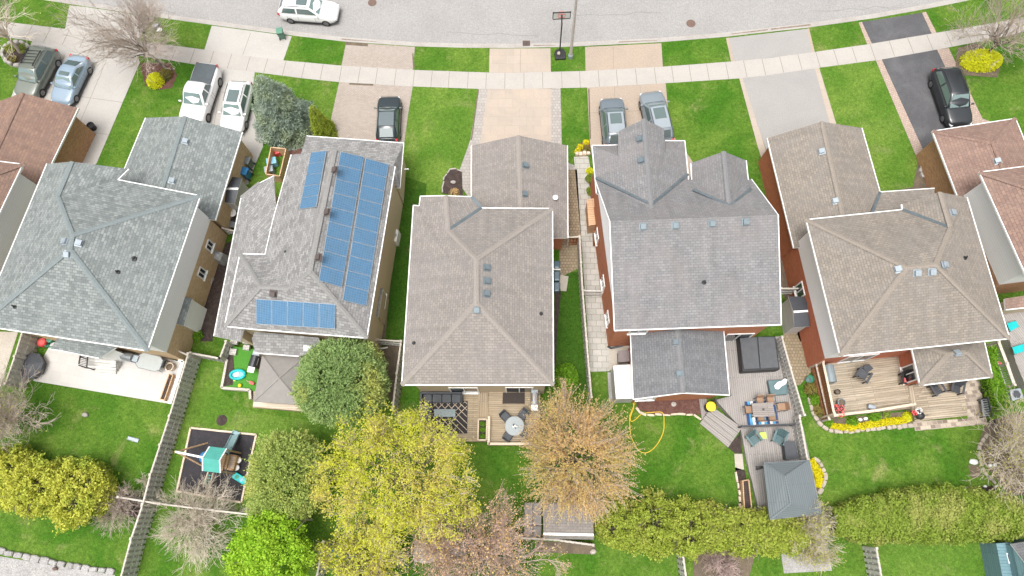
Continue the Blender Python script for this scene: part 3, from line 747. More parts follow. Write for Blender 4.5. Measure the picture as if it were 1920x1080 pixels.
# ---- D: taupe house in the middle
D = House('house', 'taupe shingled house in the middle with a wooden deck and sectional sofa behind', 'house', (900, 540))
D.roof({'AP': (972, 254, 4.35), 'TL': (884, 273, 3), 'BL': (883, 440, 3), 'BP': (978, 446, 4.35), 'BR': (1065, 446, 3), 'TR': (1064, 273, 3)},
       ['AP TL BL BP', 'TR AP BP BR'], M['rfD'], M['rfDcap'], caps=['AP BP'], gut=['TL BL', 'TR BR'], name='garage_roof')
D.walls(['TL', 'TR', 'BR', 'BL'], .3, [(0, 2.85, M['brickE'], 'garage_wall')])
D.gable('TL', 'AP', 'TR', M['siding'], .3)
D.vents('garage_roof1', [(986, 309), (984, 363)], 'vent')
D.roof({'TL': (775, 385, 5.8), 'K2': (786, 386, 5.8), 'F': (788, 368, 5.8), 'AP': (836, 367, 6.5), 'G': (884, 369, 5.8), 'K': (903, 390, 5.8), 'TR': (1036, 391, 5.8), 'BR': (1038, 722, 5.8), 'BL': (753, 722, 5.8),
        'V': (840, 432, 6.7), 'P1': (893, 486, 7.9), 'P2': (893, 568, 7.9)},
       ['TL K2 F AP V P1 P2 BL', 'AP G K V', 'K TR P1 V', 'TR BR P2 P1', 'BL P2 BR'], M['rfD'], M['rfDcap'],
       caps=['P1 P2', 'P1 TR', 'P2 BR', 'P2 BL', 'P1 V', 'AP V'], valleys=['K V', 'G K'], gut=['F K2 TL BL BR TR K', 'F AP G'])
D.walls(['TL', 'K', 'TR', 'BR', 'BL'], .42, [(0, 2.8, M['siding_tan'], 'lower_wall'), (2.8, 5.65, M['siding_tan'], 'upper_wall')])
D.window(3, 4, .64, .55, 2.6, 1.9); D.window(3, 4, .2, .6, 2.7, 1.8, door=True)
D.vents('roof3', [(914, 501), (914, 526), (913, 550)]); D.vents('roof4', [(894, 581)])
D.pipe('roof3', 1014, 588); D.pipe('roof0', 776, 643, .05, .2)
b = MB(); b.lathe(GP(1041, 374, D.planes['garage_roof1'], .0), [(.02, 0), (.02, .2), (.14, .24), (.19, .32), (.12, .28)], 12); b.build('satellite_dish', M['white'], D.t)

# ---- E: blue-grey gabled house
E_ = House('house', 'blue-grey gabled house with two front gables and a row of four roof vents', 'house', (1300, 460))
E_.roof({'FL': (1115, 335, 5.6), 'FR': (1409, 336, 5.6), 'RL': (1143, 415, 8.1), 'RR': (1459, 403, 8.1), 'BL': (1152, 620, 5.6), 'BR': (1465, 609, 5.6)},
        ['FL FR RR RL', 'RL RR BR BL'], M['rfE'], M['rfEcap'], gut=['BL BR', 'FL RL BL', 'FR RR BR'])
E_.walls(['FL', 'FR', 'BR', 'BL'], .3, [(0, 2.9, M['brickE'], 'brick_wall'), (2.9, 4.7, M['brickE'], 'upper_wall'), (4.7, 5.5, M['siding'], 'frieze_board')])
E_.gable('FL', 'RL', 'BL', M['siding'], .12); E_.gable('FR', 'RR', 'BR', M['siding'], .12)
E_.vents('roof1', [(1206, 425), (1267, 423), (1336, 419), (1399, 416)]); E_.pipe('roof1', 1320, 529, .07, .25)
for t in (.16, .42, .78): E_.window(3, 0, t, 1.0, 2.2, .9)
E_.window(2, 3, .85, 3.6, 4.9, 1.2); E_.window(2, 3, .12, .4, 2.5, 1.8, door=True)
E_.roof({'AP': (1207, 223, 7.35), 'L0': (1160, 246, 6.5), 'W1': (1160, 293, 6.5), 'TL': (1110, 273, 5.6), 'LM': (1158, 272, 5.6), 'BL': (1118, 362, 5.6), 'V': (1222, 398, 7.35),
         'BR': (1293, 360, 5.6), 'TR': (1284, 264, 5.6), 'RM': (1247, 264, 5.6), 'W2': (1247, 287, 6.5), 'R0': (1245, 241, 6.5)},
        ['AP L0 W1 TL BL V', 'AP V BR TR W2 R0', 'TL W1 LM', 'TR RM W2'], M['rfE'], M['rfEcap'], caps=['AP V'], gut=['BL TL LM', 'RM TR BR'], name='wing_roof')
E_.gable('L0', 'AP', 'R0', M['siding'], .25)
E_.walls(['TL', 'TR', 'BR', 'BL'], .35, [(0, 2.9, M['brickE'], 'wing_wall'), (2.9, 5.45, M['brickE'], 'wing_upper_wall')])
E_.walls(['L0', 'R0', 'W2', 'W1'], .25, [(0, 6.3, M['brickE'], 'front_gable_wall')])
E_.vents('wing_roof0', [(1199, 260), (1202, 300)])
E_.roof({'TL': (1295, 306, 5.6), 'AP': (1357, 284, 7.15), 'TR': (1399, 301, 5.6), 'BR': (1406, 366, 5.6), 'BL': (1299, 372, 5.6), 'V': (1368, 396, 7.15)},
        ['TL AP V BL', 'AP TR BR V'], M['rfE'], M['rfEcap'], caps=['AP V'], gut=['TL BL', 'TR BR'], name='right_gable_roof')
E_.gable('TL', 'AP', 'TR', M['siding'], .25)
E_.walls(['TL', 'TR', 'BR', 'BL'], .3, [(0, 5.45, M['brickE'], 'right_gable_wall')])
fb = MB()
for a, c in (((1117, 334, 5.65), (1221, 384, 7.3)), ((1290, 327, 5.65), (1221, 384, 7.3)), ((1299, 356, 6.4), (1367, 386, 7.25)), ((1407, 354, 6.4), (1369, 386, 7.25))):
    fb.bar(G(*a)+Vector((0, 0, .1)), G(*c)+Vector((0, 0, .1)), .16, .12)
fb.build('valley_flashing', M['flash'], E_.t)
E_.roof({'TL': (1182, 626, 3.2), 'TP': (1270, 618, 4.4), 'TR': (1357, 621, 3.2), 'BR': (1368, 741, 3.2), 'BP': (1281, 737, 4.4), 'BL': (1187, 749, 3.2)},
        ['TL TP BP BL', 'TP TR BR BP'], M['rfE2'], M['rfEcap'], caps=['TP BP'], gut=['TL BL', 'TR BR', 'BL BP BR'], name='back_roof')
E_.walls(['TL', 'TR', 'BR', 'BL'], .3, [(0, 3.05, M['brickE'], 'back_wall')])
E_.gable('BL', 'BP', 'BR', M['brickE'], .3)
E_.vents('back_roof0', [(1268, 641), (1274, 700)])
E_.window(3, 2, .15, .9, 2.6, 1.2)

# ---- F: tan hipped house
F = House('house', 'tan-grey hipped house with red brick side, white siding and worn wooden deck behind', 'house', (1700, 500))
F.roof({'AP': (1541, 228, 4.35), 'TL': (1438, 259, 3), 'BL': (1488, 465, 3), 'BP': (1590, 450, 4.35), 'BR': (1670, 430, 3), 'TR': (1616, 240, 3)},
       ['AP TL BL BP', 'TR AP BP BR'], M['rfF'], M['rfFcap'], caps=['AP BP'], gut=['TL BL', 'TR BR'], name='garage_roof')
F.walls(['TL', 'TR', 'BR', 'BL'], .3, [(0, 2.85, M['brickF'], 'garage_wall')])
F.gable('TL', 'AP', 'TR', M['siding'], .3)
F.vents('garage_roof0', [(1541, 283), (1567, 376)], 'ventlt')
F.roof({'a': (1650, 360, 3), 'b': (1752, 353, 3), 'c': (1755, 420, 3.9), 'd': (1627, 420, 3.9)}, ['a b c d'], M['rfF'], M['rfFcap'], gut=['a b'], name='porch_roof', valleys=['a d'])
F.walls(['a', 'b', 'c', 'd'], .3, [(0, 2.8, M['brickF'], 'porch_wall')])
F.roof({'TL': (1511, 412, 5.8), 'K': (1692, 393, 5.8), 'A': (1690, 383, 5.8), 'AP': (1762, 360, 7.0), 'TR': (1813, 370, 5.8), 'V': (1782, 427, 7.1), 'P1': (1754, 496, 8.0), 'P2': (1701, 502, 8.0), 'BL': (1575, 668, 5.8), 'BR': (1893, 635, 5.8)},
       ['TL P2 P1 V K', 'TL BL P2', 'BL BR P1 P2', 'BR TR AP V P1', 'K V AP A'], M['rfF'], M['rfFcap'],
       caps=['TL P2', 'BL P2', 'BR P1', 'P1 P2', 'P1 V', 'AP V'], valleys=['K V'], gut=['A K TL BL BR TR'])
F.walls(['TL', 'K', 'TR', 'BR', 'BL'], .45, [(0, 2.85, M['brickF'], 'brick_wall'), (2.85, 5.65, M['siding'], 'siding_wall')])
F.gable('A', 'AP', 'TR', M['siding'], .3)
F.window(4, 0, .62, 1.0, 2.3, 1.0); F.window(3, 4, .72, .7, 2.7, 2.0, door=True)
F.vents('roof1', [(1685, 504)], 'ventlt'); F.vents('roof2', [(1721, 512), (1749, 510)], 'ventlt'); F.vents('roof3', [(1773, 496), (1788, 398)], 'ventlt')
F.pipe('roof3', 1809, 484)
F.roof({'TL': (1706, 640, 3), 'TR': (1842, 625, 3), 'BR': (1861, 707, 3), 'BL': (1725, 723, 3), 'P1': (1778, 664, 4.0), 'P2': (1812, 660, 4.0)},
       ['TL P1 BL', 'BL P1 P2 BR', 'BR P2 TR', 'TL TR P2 P1'], M['rfF'], M['rfFcap'], caps=['BL P1', 'BR P2', 'P1 P2', 'TL P1'], gut=['TL BL BR TR'], name='back_roof')
F.walls(['TL', 'TR', 'BR', 'BL'], .35, [(0, 2.85, M['brickF'], 'back_wall')])
F.vents('back_roof3', [(1795, 661)], 'ventlt')
F.window(3, 0, .3, .8, 2.3, 1.1)

# ---- G: brown house at the right edge
H_ = House('house', 'red-brown shingled house cut off by the right edge, black car in front', 'house', (1960, 420))
H_.roof({'TL': (1748, 246, 3), 'TR': (1904, 222, 3), 'BR': (1960, 360, 3), 'BL': (1797, 374, 3), 'P1': (1862, 268, 4.2), 'P2': (1885, 330, 4.2)},
        ['TL TR P1', 'TR BR P2 P1', 'BR BL P2', 'BL TL P1 P2'], M['rfG'], caps=['TL P1', 'TR P1', 'P1 P2'], gut=['BL TL TR BR'], name='garage_roof')
H_.walls(['TL', 'TR', 'BR', 'BL'], .35, [(0, 2.85, M['brickA'], 'garage_wall')])
H_.vents('garage_roof3', [(1871, 301)], 'ventlt')
H_.roof({'TL': (1836, 323, 5.8), 'TR': (2130, 285, 5.8), 'BR': (2240, 480, 5.8), 'BL': (1925, 520, 5.8), 'P1': (2010, 380, 7.9), 'P2': (2040, 440, 7.9)},
        ['TL TR P1', 'TR BR P2 P1', 'BR BL P2', 'BL TL P1 P2'], M['rfG'], caps=['TL P1', 'TR P1', 'BL P2', 'P1 P2'], gut=['BL TL TR BR'])
H_.walls(['TL', 'TR', 'BR', 'BL'], .45, [(0, 2.85, M['brickA'], 'brick_wall'), (2.85, 5.65, M['siding'], 'siding_wall')])
H_.roof({'a': (1884, 560, 3), 'b': (1960, 548, 3), 'c': (1968, 572, 2.6), 'd': (1886, 581, 2.6)}, ['a b c d'], M['rfG'], gut=['c d'], name='back_roof')
H_.walls(['a', 'b', 'c', 'd'], .1, [(0, 2.5, M['siding_tan'], 'back_wall')])
# ================================================================ trees and plants
RS = np.random.RandomState(11)
def quads(name, P, A, B_, mat, parent):
    """one leaf-sized quad per row: centre P, half axes A and B_"""
    n = len(P); V = np.stack([P-A*.35-B_, P+A-B_*.2, P+A*.35+B_, P-A+B_*.2], 1).reshape(-1, 3).astype('f')
    V -= np.array(worg(parent), 'f') if parent is not None else 0
    me = bpy.data.meshes.new(name); me.vertices.add(n*4); me.loops.add(n*4); me.polygons.add(n)
    me.vertices.foreach_set('co', V.ravel()); me.loops.foreach_set('vertex_index', np.arange(n*4, dtype='i'))
    me.polygons.foreach_set('loop_start', np.arange(n, dtype='i')*4); me.polygons.foreach_set('loop_total', np.full(n, 4, 'i'))
    me.update(calc_edges=True); me.materials.append(mat)
    o = bpy.data.objects.new(name, me); COL.objects.link(o); o.parent = parent; return o
def unit(v): return v/np.maximum(1e-6, np.linalg.norm(v, axis=-1, keepdims=True))
def leafaxes(n, size, normal=None, flat=.0, thin=1.0):
    r = unit(RS.normal(size=(n, 3)))
    if normal is not None: r = unit(r+normal*flat)
    t = unit(np.cross(r, RS.normal(size=(n, 3)))); b2 = np.cross(r, t)
    s = size*RS.uniform(.6, 1.35, (n, 1))
    return t*s, b2*s*thin*RS.uniform(.45, .8, (n, 1))
def lobes(seed, k=14):
    r = np.random.RandomState(seed); d = unit(r.normal(size=(k, 3))); a = r.uniform(-.16, .2, k); w = r.uniform(3, 9, k)
    return lambda D: 1+sum(a[i]*np.exp(w[i]*((D@d[i])-1)*2) for i in range(k))
def twig_crown(c, rad, ntw, lpt, leaf, tl=.9, inner=.35, up=.3, spread=.09, seed=1, low=-.5, endbias=1.0, wob=.35, puffs=90, pr=.55, even=False):
    """points along short twigs that sit in puffs spread over an uneven ellipsoid; returns points, twig starts, ends, outward axes"""
    f = lobes(seed); i = np.arange(puffs*2)+.5
    ph = np.arccos(1-2*i/(puffs*2)); th = np.pi*(1+5**.5)*i
    D = np.stack([np.cos(th)*np.sin(ph), np.sin(th)*np.sin(ph), np.cos(ph)], 1); D = unit(D+RS.normal(size=D.shape)*.12)
    D = D[D[:, 2] > low]; c = np.array(c); rad = np.array(rad)
    rr = RS.uniform(inner+.12, 1.02, len(D))*f(D); out = unit(D*rad)
    size = RS.uniform(.65, 1.3, len(D)) if not even else RS.uniform(.9, 1.15, len(D))
    w = size**2; pi_ = RS.choice(len(D), ntw, p=w/w.sum())
    cen = c+D*rad*rr[:, None]; cen = cen[pi_]; o = out[pi_]; sz = size[pi_][:, None]
    loc = unit(RS.normal(size=(ntw, 3))+o*.55+np.array([0, 0, up]))
    S = cen+loc*pr*sz*.35*RS.uniform(0, 1, (ntw, 1))
    od = unit(loc+o*wob+np.array([0, 0, up*.5]))
    E = S+od*tl*sz*RS.uniform(.6, 1.15, (ntw, 1))
    t = np.power(RS.uniform(0, 1, (ntw, lpt, 1)), endbias)
    P = S[:, None]+(E-S)[:, None]*t+RS.normal(size=(ntw, lpt, 3))*spread
    return P.reshape(-1, 3), S, E, np.repeat(od, lpt, 0)
def sticks(mb, S, E, r, base=None):
    for s, e in zip(S, E): mb.tube([s, (np.array(s)+e)/2+RS.normal(size=3)*.03, e], r, 3, r1=r*.5)
def trunk_limbs(base, c, rad, n, r0, mat, parent, seed=0, tip=.8, name='trunk'):
    rn = random.Random(seed); mb = MB(); base = Vector(base); c = Vector(c)
    fork = base.lerp(c, .45); tt = []
    mb.tube([base-Vector((0, 0, .1)), base+Vector((0, 0, .25)), base.lerp(fork, .5)+Vector((.05, .04, 0)), fork], r0, 8, r1=r0*.7)
    for i in range(n):
        a = 2*math.pi*i/n+rn.uniform(-.3, .3); e = rn.uniform(-.15, .95)
        d = Vector((math.cos(a)*math.cos(e)*rad[0], math.sin(a)*math.cos(e)*rad[1], math.sin(e)*rad[2]))*tip*rn.uniform(.75, 1.05)
        p1 = fork.lerp(c+d, .45)+Vector((rn.uniform(-.3, .3), rn.uniform(-.3, .3), .25)); p2 = c+d
        mb.tube([fork, fork.lerp(p1, .5)+Vector((0, 0, .1)), p1, p1.lerp(p2, .5)+Vector((rn.uniform(-.2, .2),)*3), p2], r0*.42, 5, r1=.02)
        tt.append((p1, p2))
        for k in range(5):
            q = p1.lerp(p2, rn.uniform(0, .9)); dd = Vector((rn.gauss(0, 1), rn.gauss(0, 1), rn.gauss(.3, .7))).normalized()*rn.uniform(.6, 1.6)
            mb.tube([q, q+dd*.5+Vector((0, 0, .08)), q+dd], .035, 4, r1=.012)
    return mb.build(name, mat, parent)

def tree(name, label, base, h, cpx, cz, rad, mats, ntw, lpt, leaf, group=None, cat='tree', limbs=9, r0=.16, barkmat=None, flat=.4, twigm=None, thin=1.0, **k):
    """base px on the ground; cpx = photo pixel of the crown centre at height cz"""
    bp = G(base[0], base[1], 0); c = G(cpx[0], cpx[1], cz)
    t = thing(name, label, cat, bp, group=group)
    trunk_limbs(bp, c, rad, limbs, r0, barkmat or M['bark'], t, seed=int(cpx[0]))
    P, S, E, O = twig_crown(c, rad, ntw, lpt, leaf, seed=int(cpx[0]), **k)
    A, B2 = leafaxes(len(P), leaf, O, flat, thin)
    if thin < 1: A = unit(O+RS.normal(size=O.shape)*.5)*leaf*RS.uniform(.8, 1.5, (len(P), 1)); B2 = unit(np.cross(A, RS.normal(size=O.shape)))*leaf*thin
    P[:, 2] = np.maximum(P[:, 2], .08)
    cr = quads('crown', P, A, B2, mats, t)
    if twigm:
        mb = MB(); idx = RS.choice(len(S), min(len(S), 1100), replace=False); sticks(mb, S[idx], E[idx], .018); mb.build('twigs', twigm, t)
    return t

def conifer(name, label, base, h, r, mat, n, leaf, lean=(0, 0), group=None, cat='tree', power=.8, seed=3, droop=.35, base_z=.2, blunt=.0):
    """layered evergreen: sprays hang off branches that point outwards"""
    bp = G(base[0], base[1], 0); t = thing(name, label, cat, bp, group=group)
    mb = MB(); mb.tube([bp-Vector((0, 0, .1)), bp+Vector((0, 0, h*.95))], .14, 7, r1=.02); mb.build('trunk', M['bark'], t)
    u = RS.uniform(0, 1, n); z = h*(1-np.sqrt(1-u*(1-blunt)))  # more sprays low down, where it is wide
    z = np.clip(z, base_z, h)
    prof = r*np.power(np.clip(1-z/h, 0, 1)+.03, power)
    a = RS.uniform(0, 2*np.pi, n); lob = 1+.10*np.sin(a*5+z*1.7+seed)+.08*np.sin(a*9-z*3.1)+.07*np.sin(z*7+a*2)
    q = np.sqrt(RS.uniform(.35, 1, n))*prof*lob
    P = np.stack([np.cos(a)*q, np.sin(a)*q, z-droop*q*.4+RS.normal(size=n)*.08], 1)+np.array(bp)
    O = np.stack([np.cos(a), np.sin(a), np.full(n, .5)], 1)
    A, B2 = leafaxes(n, leaf, unit(O), 1.0)
    # stretch sprays outwards
    A = unit(O*np.array([1, 1, -.3])+RS.normal(size=(n, 3))*.5)*leaf*RS.uniform(.7, 1.4, (n, 1)); B2 = unit(np.cross(A, RS.normal(size=(n, 3))))*leaf*.38
    P[:, 2] = np.maximum(P[:, 2], .06)
    quads('crown', P, A, B2, mat, t); return t

def bush(name, label, px, r, h, mat, n, leaf, cat='bush', group=None, z=0.0, boxy=False, parent=None, soil=None):
    """r = (rx, ry); rounded leafy mound"""
    bp = G(px[0], px[1], z); rr = r if isinstance(r, tuple) else (r, r)
    t = thing(name, label, cat, bp, group=group)
    mb = MB()
    for i in range(7):
        a = i*.9; mb.tube([bp, bp+Vector((math.cos(a)*rr[0]*.3, math.sin(a)*rr[1]*.3, h*.4)), bp+Vector((math.cos(a)*rr[0]*.6, math.sin(a)*rr[1]*.6, h*.75))], .025, 4, r1=.01)
    mb.build('stems', M['bark'], t)
    D = unit(RS.normal(size=(n, 3))); D[:, 2] = np.abs(D[:, 2]); f = lobes(int(px[0]))
    q = np.power(RS.uniform(.3, 1, n), .4)*f(D)
    P = D*np.array([rr[0], rr[1], h])*q[:, None]+np.array(bp); A, B2 = leafaxes(n, leaf, D, .8)
    quads('leaves', P, A, B2, mat, t); return t

def bare(name, label, base, h, crown_px, cz, rad, n1=9, mat='twig', r0=.14, depth=5, seed=1, group=None, cat='tree', budget=2600, stems=1, buds=None, nb=0, upw=.25, bsize=.05, twr=.008):
    """leafless tree: limbs fork again and again down to fine twigs, kept inside the crown ellipsoid"""
    rn = random.Random(seed); bp = G(base[0], base[1], 0); c = G(crown_px[0], crown_px[1], cz)
    t = thing(name, label, cat, bp, group=group)
    tr = MB(); tw = MB(); tips = []
    def inside(p): return ((p.x-c.x)/rad[0])**2+((p.y-c.y)/rad[1])**2+((p.z-c.z)/rad[2])**2
    cnt = [0]
    Q = []
    def grow1(p, d, L, r, lev):
        cnt[0] += 1
        seg = [Vector(p)]; q = Vector(p); dd = Vector(d); k = 4 if lev < 3 else 3
        for i in range(k):
            dd = (dd+Vector((rn.gauss(0, .16), rn.gauss(0, .16), rn.gauss(.03, .13)))).normalized()
            q = q+dd*L/k; seg.append(Vector(q))
            if lev > 1 and inside(q) > 1.15: break
        r1 = max(twr, r*.55)
        (tr if lev < 2 else tw).tube(seg, r, 5 if lev < 2 else 3, r1=r1*.8)
        tips.append(seg[-1])
        if (inside(q) > 1.3 and lev > 1) or lev >= depth: return
        for i in range(4 if lev < 4 else 3):
            tpos = rn.uniform(.3, 1.0) if i else 1.0
            j = min(len(seg)-1, max(1, int(tpos*(len(seg)-1))))
            s = Vector((rn.gauss(0, 1), rn.gauss(0, 1), rn.gauss(0, .7))).normalized()
            nd = (dd*(.9 if i else 1.3)+s*.75+Vector((0, 0, upw))+((seg[j]-c)*.06)).normalized()
            Q.append((seg[j], nd, L*rn.uniform(.6, .82), max(twr, r*(.68 if i == 0 else .5)), lev+1))
    def grow(*a): Q.append(a)
    for s in range(stems):
        b0 = bp+Vector((rn.uniform(-.2, .2), rn.uniform(-.2, .2), -.05)) if stems > 1 else bp-Vector((0, 0, .05))
        fork = b0.lerp(c, .42 if stems == 1 else .25)
        tr.tube([b0, b0.lerp(fork, .5)+Vector((rn.uniform(-.1, .1), rn.uniform(-.1, .1), 0)), fork], r0 if stems == 1 else r0*.6, 7, r1=r0*.6)
        m = n1 if stems == 1 else max(2, n1//stems)
        for i in range(m):
            a = 2*math.pi*(i+s*.37)/m+rn.uniform(-.3, .3); e = rn.uniform(.0, 1.15)
            tgt = c+Vector((math.cos(a)*math.cos(e)*rad[0], math.sin(a)*math.cos(e)*rad[1], math.sin(e)*rad[2]))*.95
            d = (tgt-fork); grow(fork, d.normalized(), d.length*.42, r0*.45, 1)
    while Q and cnt[0] < budget:
        i_ = rn.randrange(min(len(Q), 60)); grow1(*Q.pop(i_))
    tr.build('trunk', M['bark'] if mat != 'twiglt' else M['twiglt'], t); tw.build('twigs', M[mat], t)
    if buds:
        P = np.array([tips[rn.randrange(len(tips))] for _ in range(nb)])+RS.normal(size=(nb, 3))*.12
        A, B2 = leafaxes(nb, bsize); quads('young_leaves', P, A, B2, buds, t)
    return t

L_spruce = leafmat('blue_spruce_needles', (.22, .30, .24), (.38, .45, .37), (.34, .40, .24), .2)
L_cedar = leafmat('cedar_green', (.19, .27, .02), (.36, .42, .06), (.26, .32, .03), .15)
L_pine = leafmat('pine_green', (.23, .37, .12), (.42, .54, .22), (.58, .58, .16), .3, pscale=.25)
L_pine2 = leafmat('olive_conifer', (.34, .45, .10), (.52, .60, .20), (.58, .58, .17), .3, pscale=.35)
L_yel = leafmat('young_yellow_leaves', (.60, .63, .05), (.82, .83, .14), (.76, .66, .20), .45, pscale=.4)
L_org = leafmat('young_orange_leaves', (.70, .49, .22), (.82, .62, .33), (.62, .55, .16), .45, pscale=.28)
L_lime = leafmat('lime_leaves', (.26, .50, .03), (.46, .70, .06), (.42, .60, .06), .35)
L_golden = leafmat('golden_cedar', (.46, .52, .06), (.70, .67, .14), (.38, .48, .07), .3, pscale=.5)
L_hedge = leafmat('hedge_green', (.27, .37, .04), (.48, .53, .10), (.48, .49, .12), .3, pscale=.5)
L_hedge2 = leafmat('clipped_hedge', (.17, .26, .03), (.33, .42, .07), (.40, .42, .12), .25, pscale=.7)
L_pink = leafmat('copper_buds', (.66, .42, .24), (.84, .66, .24), (.60, .38, .30), .3)
L_bud = leafmat('green_buds', (.32, .36, .08), (.48, .48, .14), (.45, .36, .12), .25)
L_yb = leafmat('yellow_shrub', (.66, .70, .02), (.86, .84, .05), None, .25)
L_green = leafmat('green_leaves', (.10, .24, .015), (.22, .42, .03), None, .25)
L_olive = leafmat('dull_shrub', (.20, .16, .04), (.30, .26, .07), (.12, .15, .04), .15)
L_flow = leafmat('yellow_flowers', (.62, .55, .01), (.80, .72, .02), None, .2)

# -- street side
bare('bare_tree', 'leafless brown street tree leaning over the driveway and sidewalk at upper left', (310, 128), 9, (222, 52), 5.0, (4.3, 4.0, 3.6), 13, 'twig', .13, 7, 5, budget=5200, upw=.15)
bare('bare_tree', 'leafless tree growing from the stone-ringed bed in the top left corner', (38, 98), 8, (-28, 22), 5, (3.0, 3.0, 3), 9, 'twiglt', .15, 6, 8, budget=2600, buds=L_bud, nb=600)
bare('bare_tree', 'leafless pale grey tree over the sidewalk in the top right corner', (1850, 102), 8, (1892, 58), 4.6, (4.0, 3.7, 3.2), 12, 'twig', .12, 7, 12, budget=3200, buds=L_bud, nb=500)
conifer('spruce_tree', 'blue-grey spruce beside the driveway with the white pickup and wagon', (541, 236), 6.3, 2.35, L_spruce, 30000, .075, power=.68, droop=.5)
conifer('cedar_shrub', 'small pointed dark green cedar standing beside the blue-grey spruce', (610, 250), 3.8, .95, L_cedar, 9000, .06, power=.7, cat='shrub')
bush('yellow_bush', 'small bright yellow bush at the foot of the bare street tree at upper left', (294, 154), .72, 1.0, L_yb, 2600, .05)
bush('brown_bush', 'dull twiggy shrub right behind the small bright yellow bush at upper left', (313, 142), .55, .7, L_olive, 900, .05)
bush('yellow_bush', 'large bright yellow bush under the bare tree at upper right', (1838, 118), (1.75, 1.1), .95, L_yb, 6500, .06)
# -- back yards
tree('pine_tree', 'large round green conifer next to the taupe canvas gazebo', (668, 742), 7, (643, 714), 3.4, (2.5, 2.3, 2.5), L_pine, 8500, 8, .062, inner=.72, tl=.5, up=.1, spread=.03, low=-.35, flat=.5, r0=.18, puffs=300, pr=.7, wob=1.1, thin=.55, even=True)
tree('conifer_tree', 'soft olive green conifer between the playground and the big yellow tree', (560, 900), 6, (543, 893), 2.7, (1.95, 2.35, 2.1), L_pine2, 6500, 8, .058, inner=.68, tl=.55, up=.1, spread=.03, low=-.4, flat=.5, puffs=240, pr=.65, wob=1.1, thin=.55, even=True)
tree('yellow_tree', 'wide spreading tree with bright yellow young leaves in the middle foreground', (770, 900), 9, (748, 893), 5.2, (4.55, 3.75, 2.5), L_yel, 4500, 9, .048, inner=.35, tl=.75, up=.35, spread=.07, low=-.2, twigm=M['twig'], limbs=18, r0=.24, wob=.4, endbias=.45, flat=.5, puffs=230, pr=.75)
tree('orange_tree', 'tree with orange-tan young leaves behind the deck with the round table', (1068, 868), 8, (1078, 858), 4.6, (2.75, 3.15, 2.6), L_org, 3300, 14, .043, inner=.35, tl=1.15, up=.1, spread=.03, low=-.3, twigm=M['twig'], limbs=14, r0=.2, wob=1.35, flat=.4, puffs=190, pr=.8)
tree('lime_tree', 'small lime green leafy tree cut off by the bottom edge', (560, 1040), 5, (508, 1030), 3.2, (2.15, 2.1, 1.9), L_lime, 2800, 9, .075, inner=.6, tl=.4, up=.3, spread=.10, low=-.3, flat=.7, puffs=110, pr=.45)
bare('budding_tree', 'purple-twigged tree with copper buds cut off by the bottom edge right of the yellow tree', (905, 1045), 7, (890, 1030), 4.0, (5.0, 3.6, 2.5), 16, 'twigdk', .15, 7, 21, budget=6500, buds=L_pink, nb=9000, bsize=.05, upw=.2)
bare('bare_tree', 'leafless tan tree cut off by the left edge beside the white stone patio', (20, 790), 6, (12, 748), 3.2, (3.9, 3.3, 2.5), 14, 'twig', .1, 7, 31, budget=5200, stems=3, buds=L_bud, nb=900, upw=.2)
bare('bare_shrub', 'large arching leafless shrub over the lattice fence below the playground', (378, 985), 3, (368, 978), 1.4, (4.0, 3.3, 1.7), 30, 'twiglt', .06, 6, 41, budget=4600, stems=9, cat='shrub', upw=-.02)
bare('bare_shrub', 'smaller grey leafless shrub between the golden cedars and the long fence', (236, 955), 3, (222, 955), 1.3, (2.2, 1.9, 1.2), 16, 'twig', .045, 5, 43, budget=2400, stems=7, cat='shrub', upw=0)
bare('bare_shrub', 'low pale leafless shrub against the left side of the long fence', (283, 912), 2, (276, 905), .9, (.9, 1.1, .8), 10, 'twiglt', .03, 4, 47, budget=500, stems=5, cat='shrub')
bare('bare_shrub', 'leafless brown shrub beside the picket fence at the bottom edge right of centre', (1352, 1062), 2, (1352, 1058), 1.0, (1.6, 1.4, 1.0), 18, 'twigdk', .04, 5, 51, budget=2200, stems=9, cat='shrub', upw=0)
bare('budding_shrub', 'grey budding shrub right below the corner of the slate metal gazebo', (1512, 1000), 3, (1515, 985), 1.9, (1.5, 2.0, 1.5), 12, 'twiglt', .05, 5, 53, budget=2600, stems=5, cat='shrub', buds=L_bud, nb=1800, bsize=.055)
bare('budding_shrub', 'low pale budding shrub on gravel left of the short fence at bottom right', (1520, 1035), 2, (1525, 1035), .9, (2.4, 1.2, .8), 14, 'twiglt', .04, 4, 57, budget=2200, stems=8, cat='shrub', buds=L_bud, nb=1300, bsize=.05)
bare('bare_tree', 'budding tree with pale crooked limbs in the stone-edged bed at the right edge', (1905, 880), 5, (1908, 845), 2.8, (3.6, 4.0, 2.3), 15, 'twiglt', .08, 7, 61, budget=5000, stems=3, buds=L_bud, nb=3600, bsize=.05, upw=.15)
# golden cedars, lower left
for i, (px, py, r, h, lab) in enumerate(((15, 905, 1.8, 3.0, 'golden cedar cut off by the left edge at the end of its row'), (72, 925, 1.7, 3.2, 'golden cedar second from the left edge in its row'),
        (150, 935, 1.95, 3.2, 'golden cedar at the right end of its row near the long fence'))):
    tree('golden_cedar', lab, (px+4, py+2), h, (px, py-12), h*.42, (r, r*.95, h*.6), L_golden, 2600, 8, .07, group='golden cedars at lower left', inner=.66, tl=.4, up=.3, spread=.08, low=-.6, flat=.6, r0=.1, puffs=100, pr=.4)
bush('low_shrub', 'low round green shrub behind the golden cedars next to the lawn', (185, 884), (1.0, .6), 1.1, L_hedge2, 2200, .06)
bush('low_shrub', 'low dark shrub behind the middle golden cedar', (128, 868), (.8, .5), .9, L_hedge2, 1400, .06)
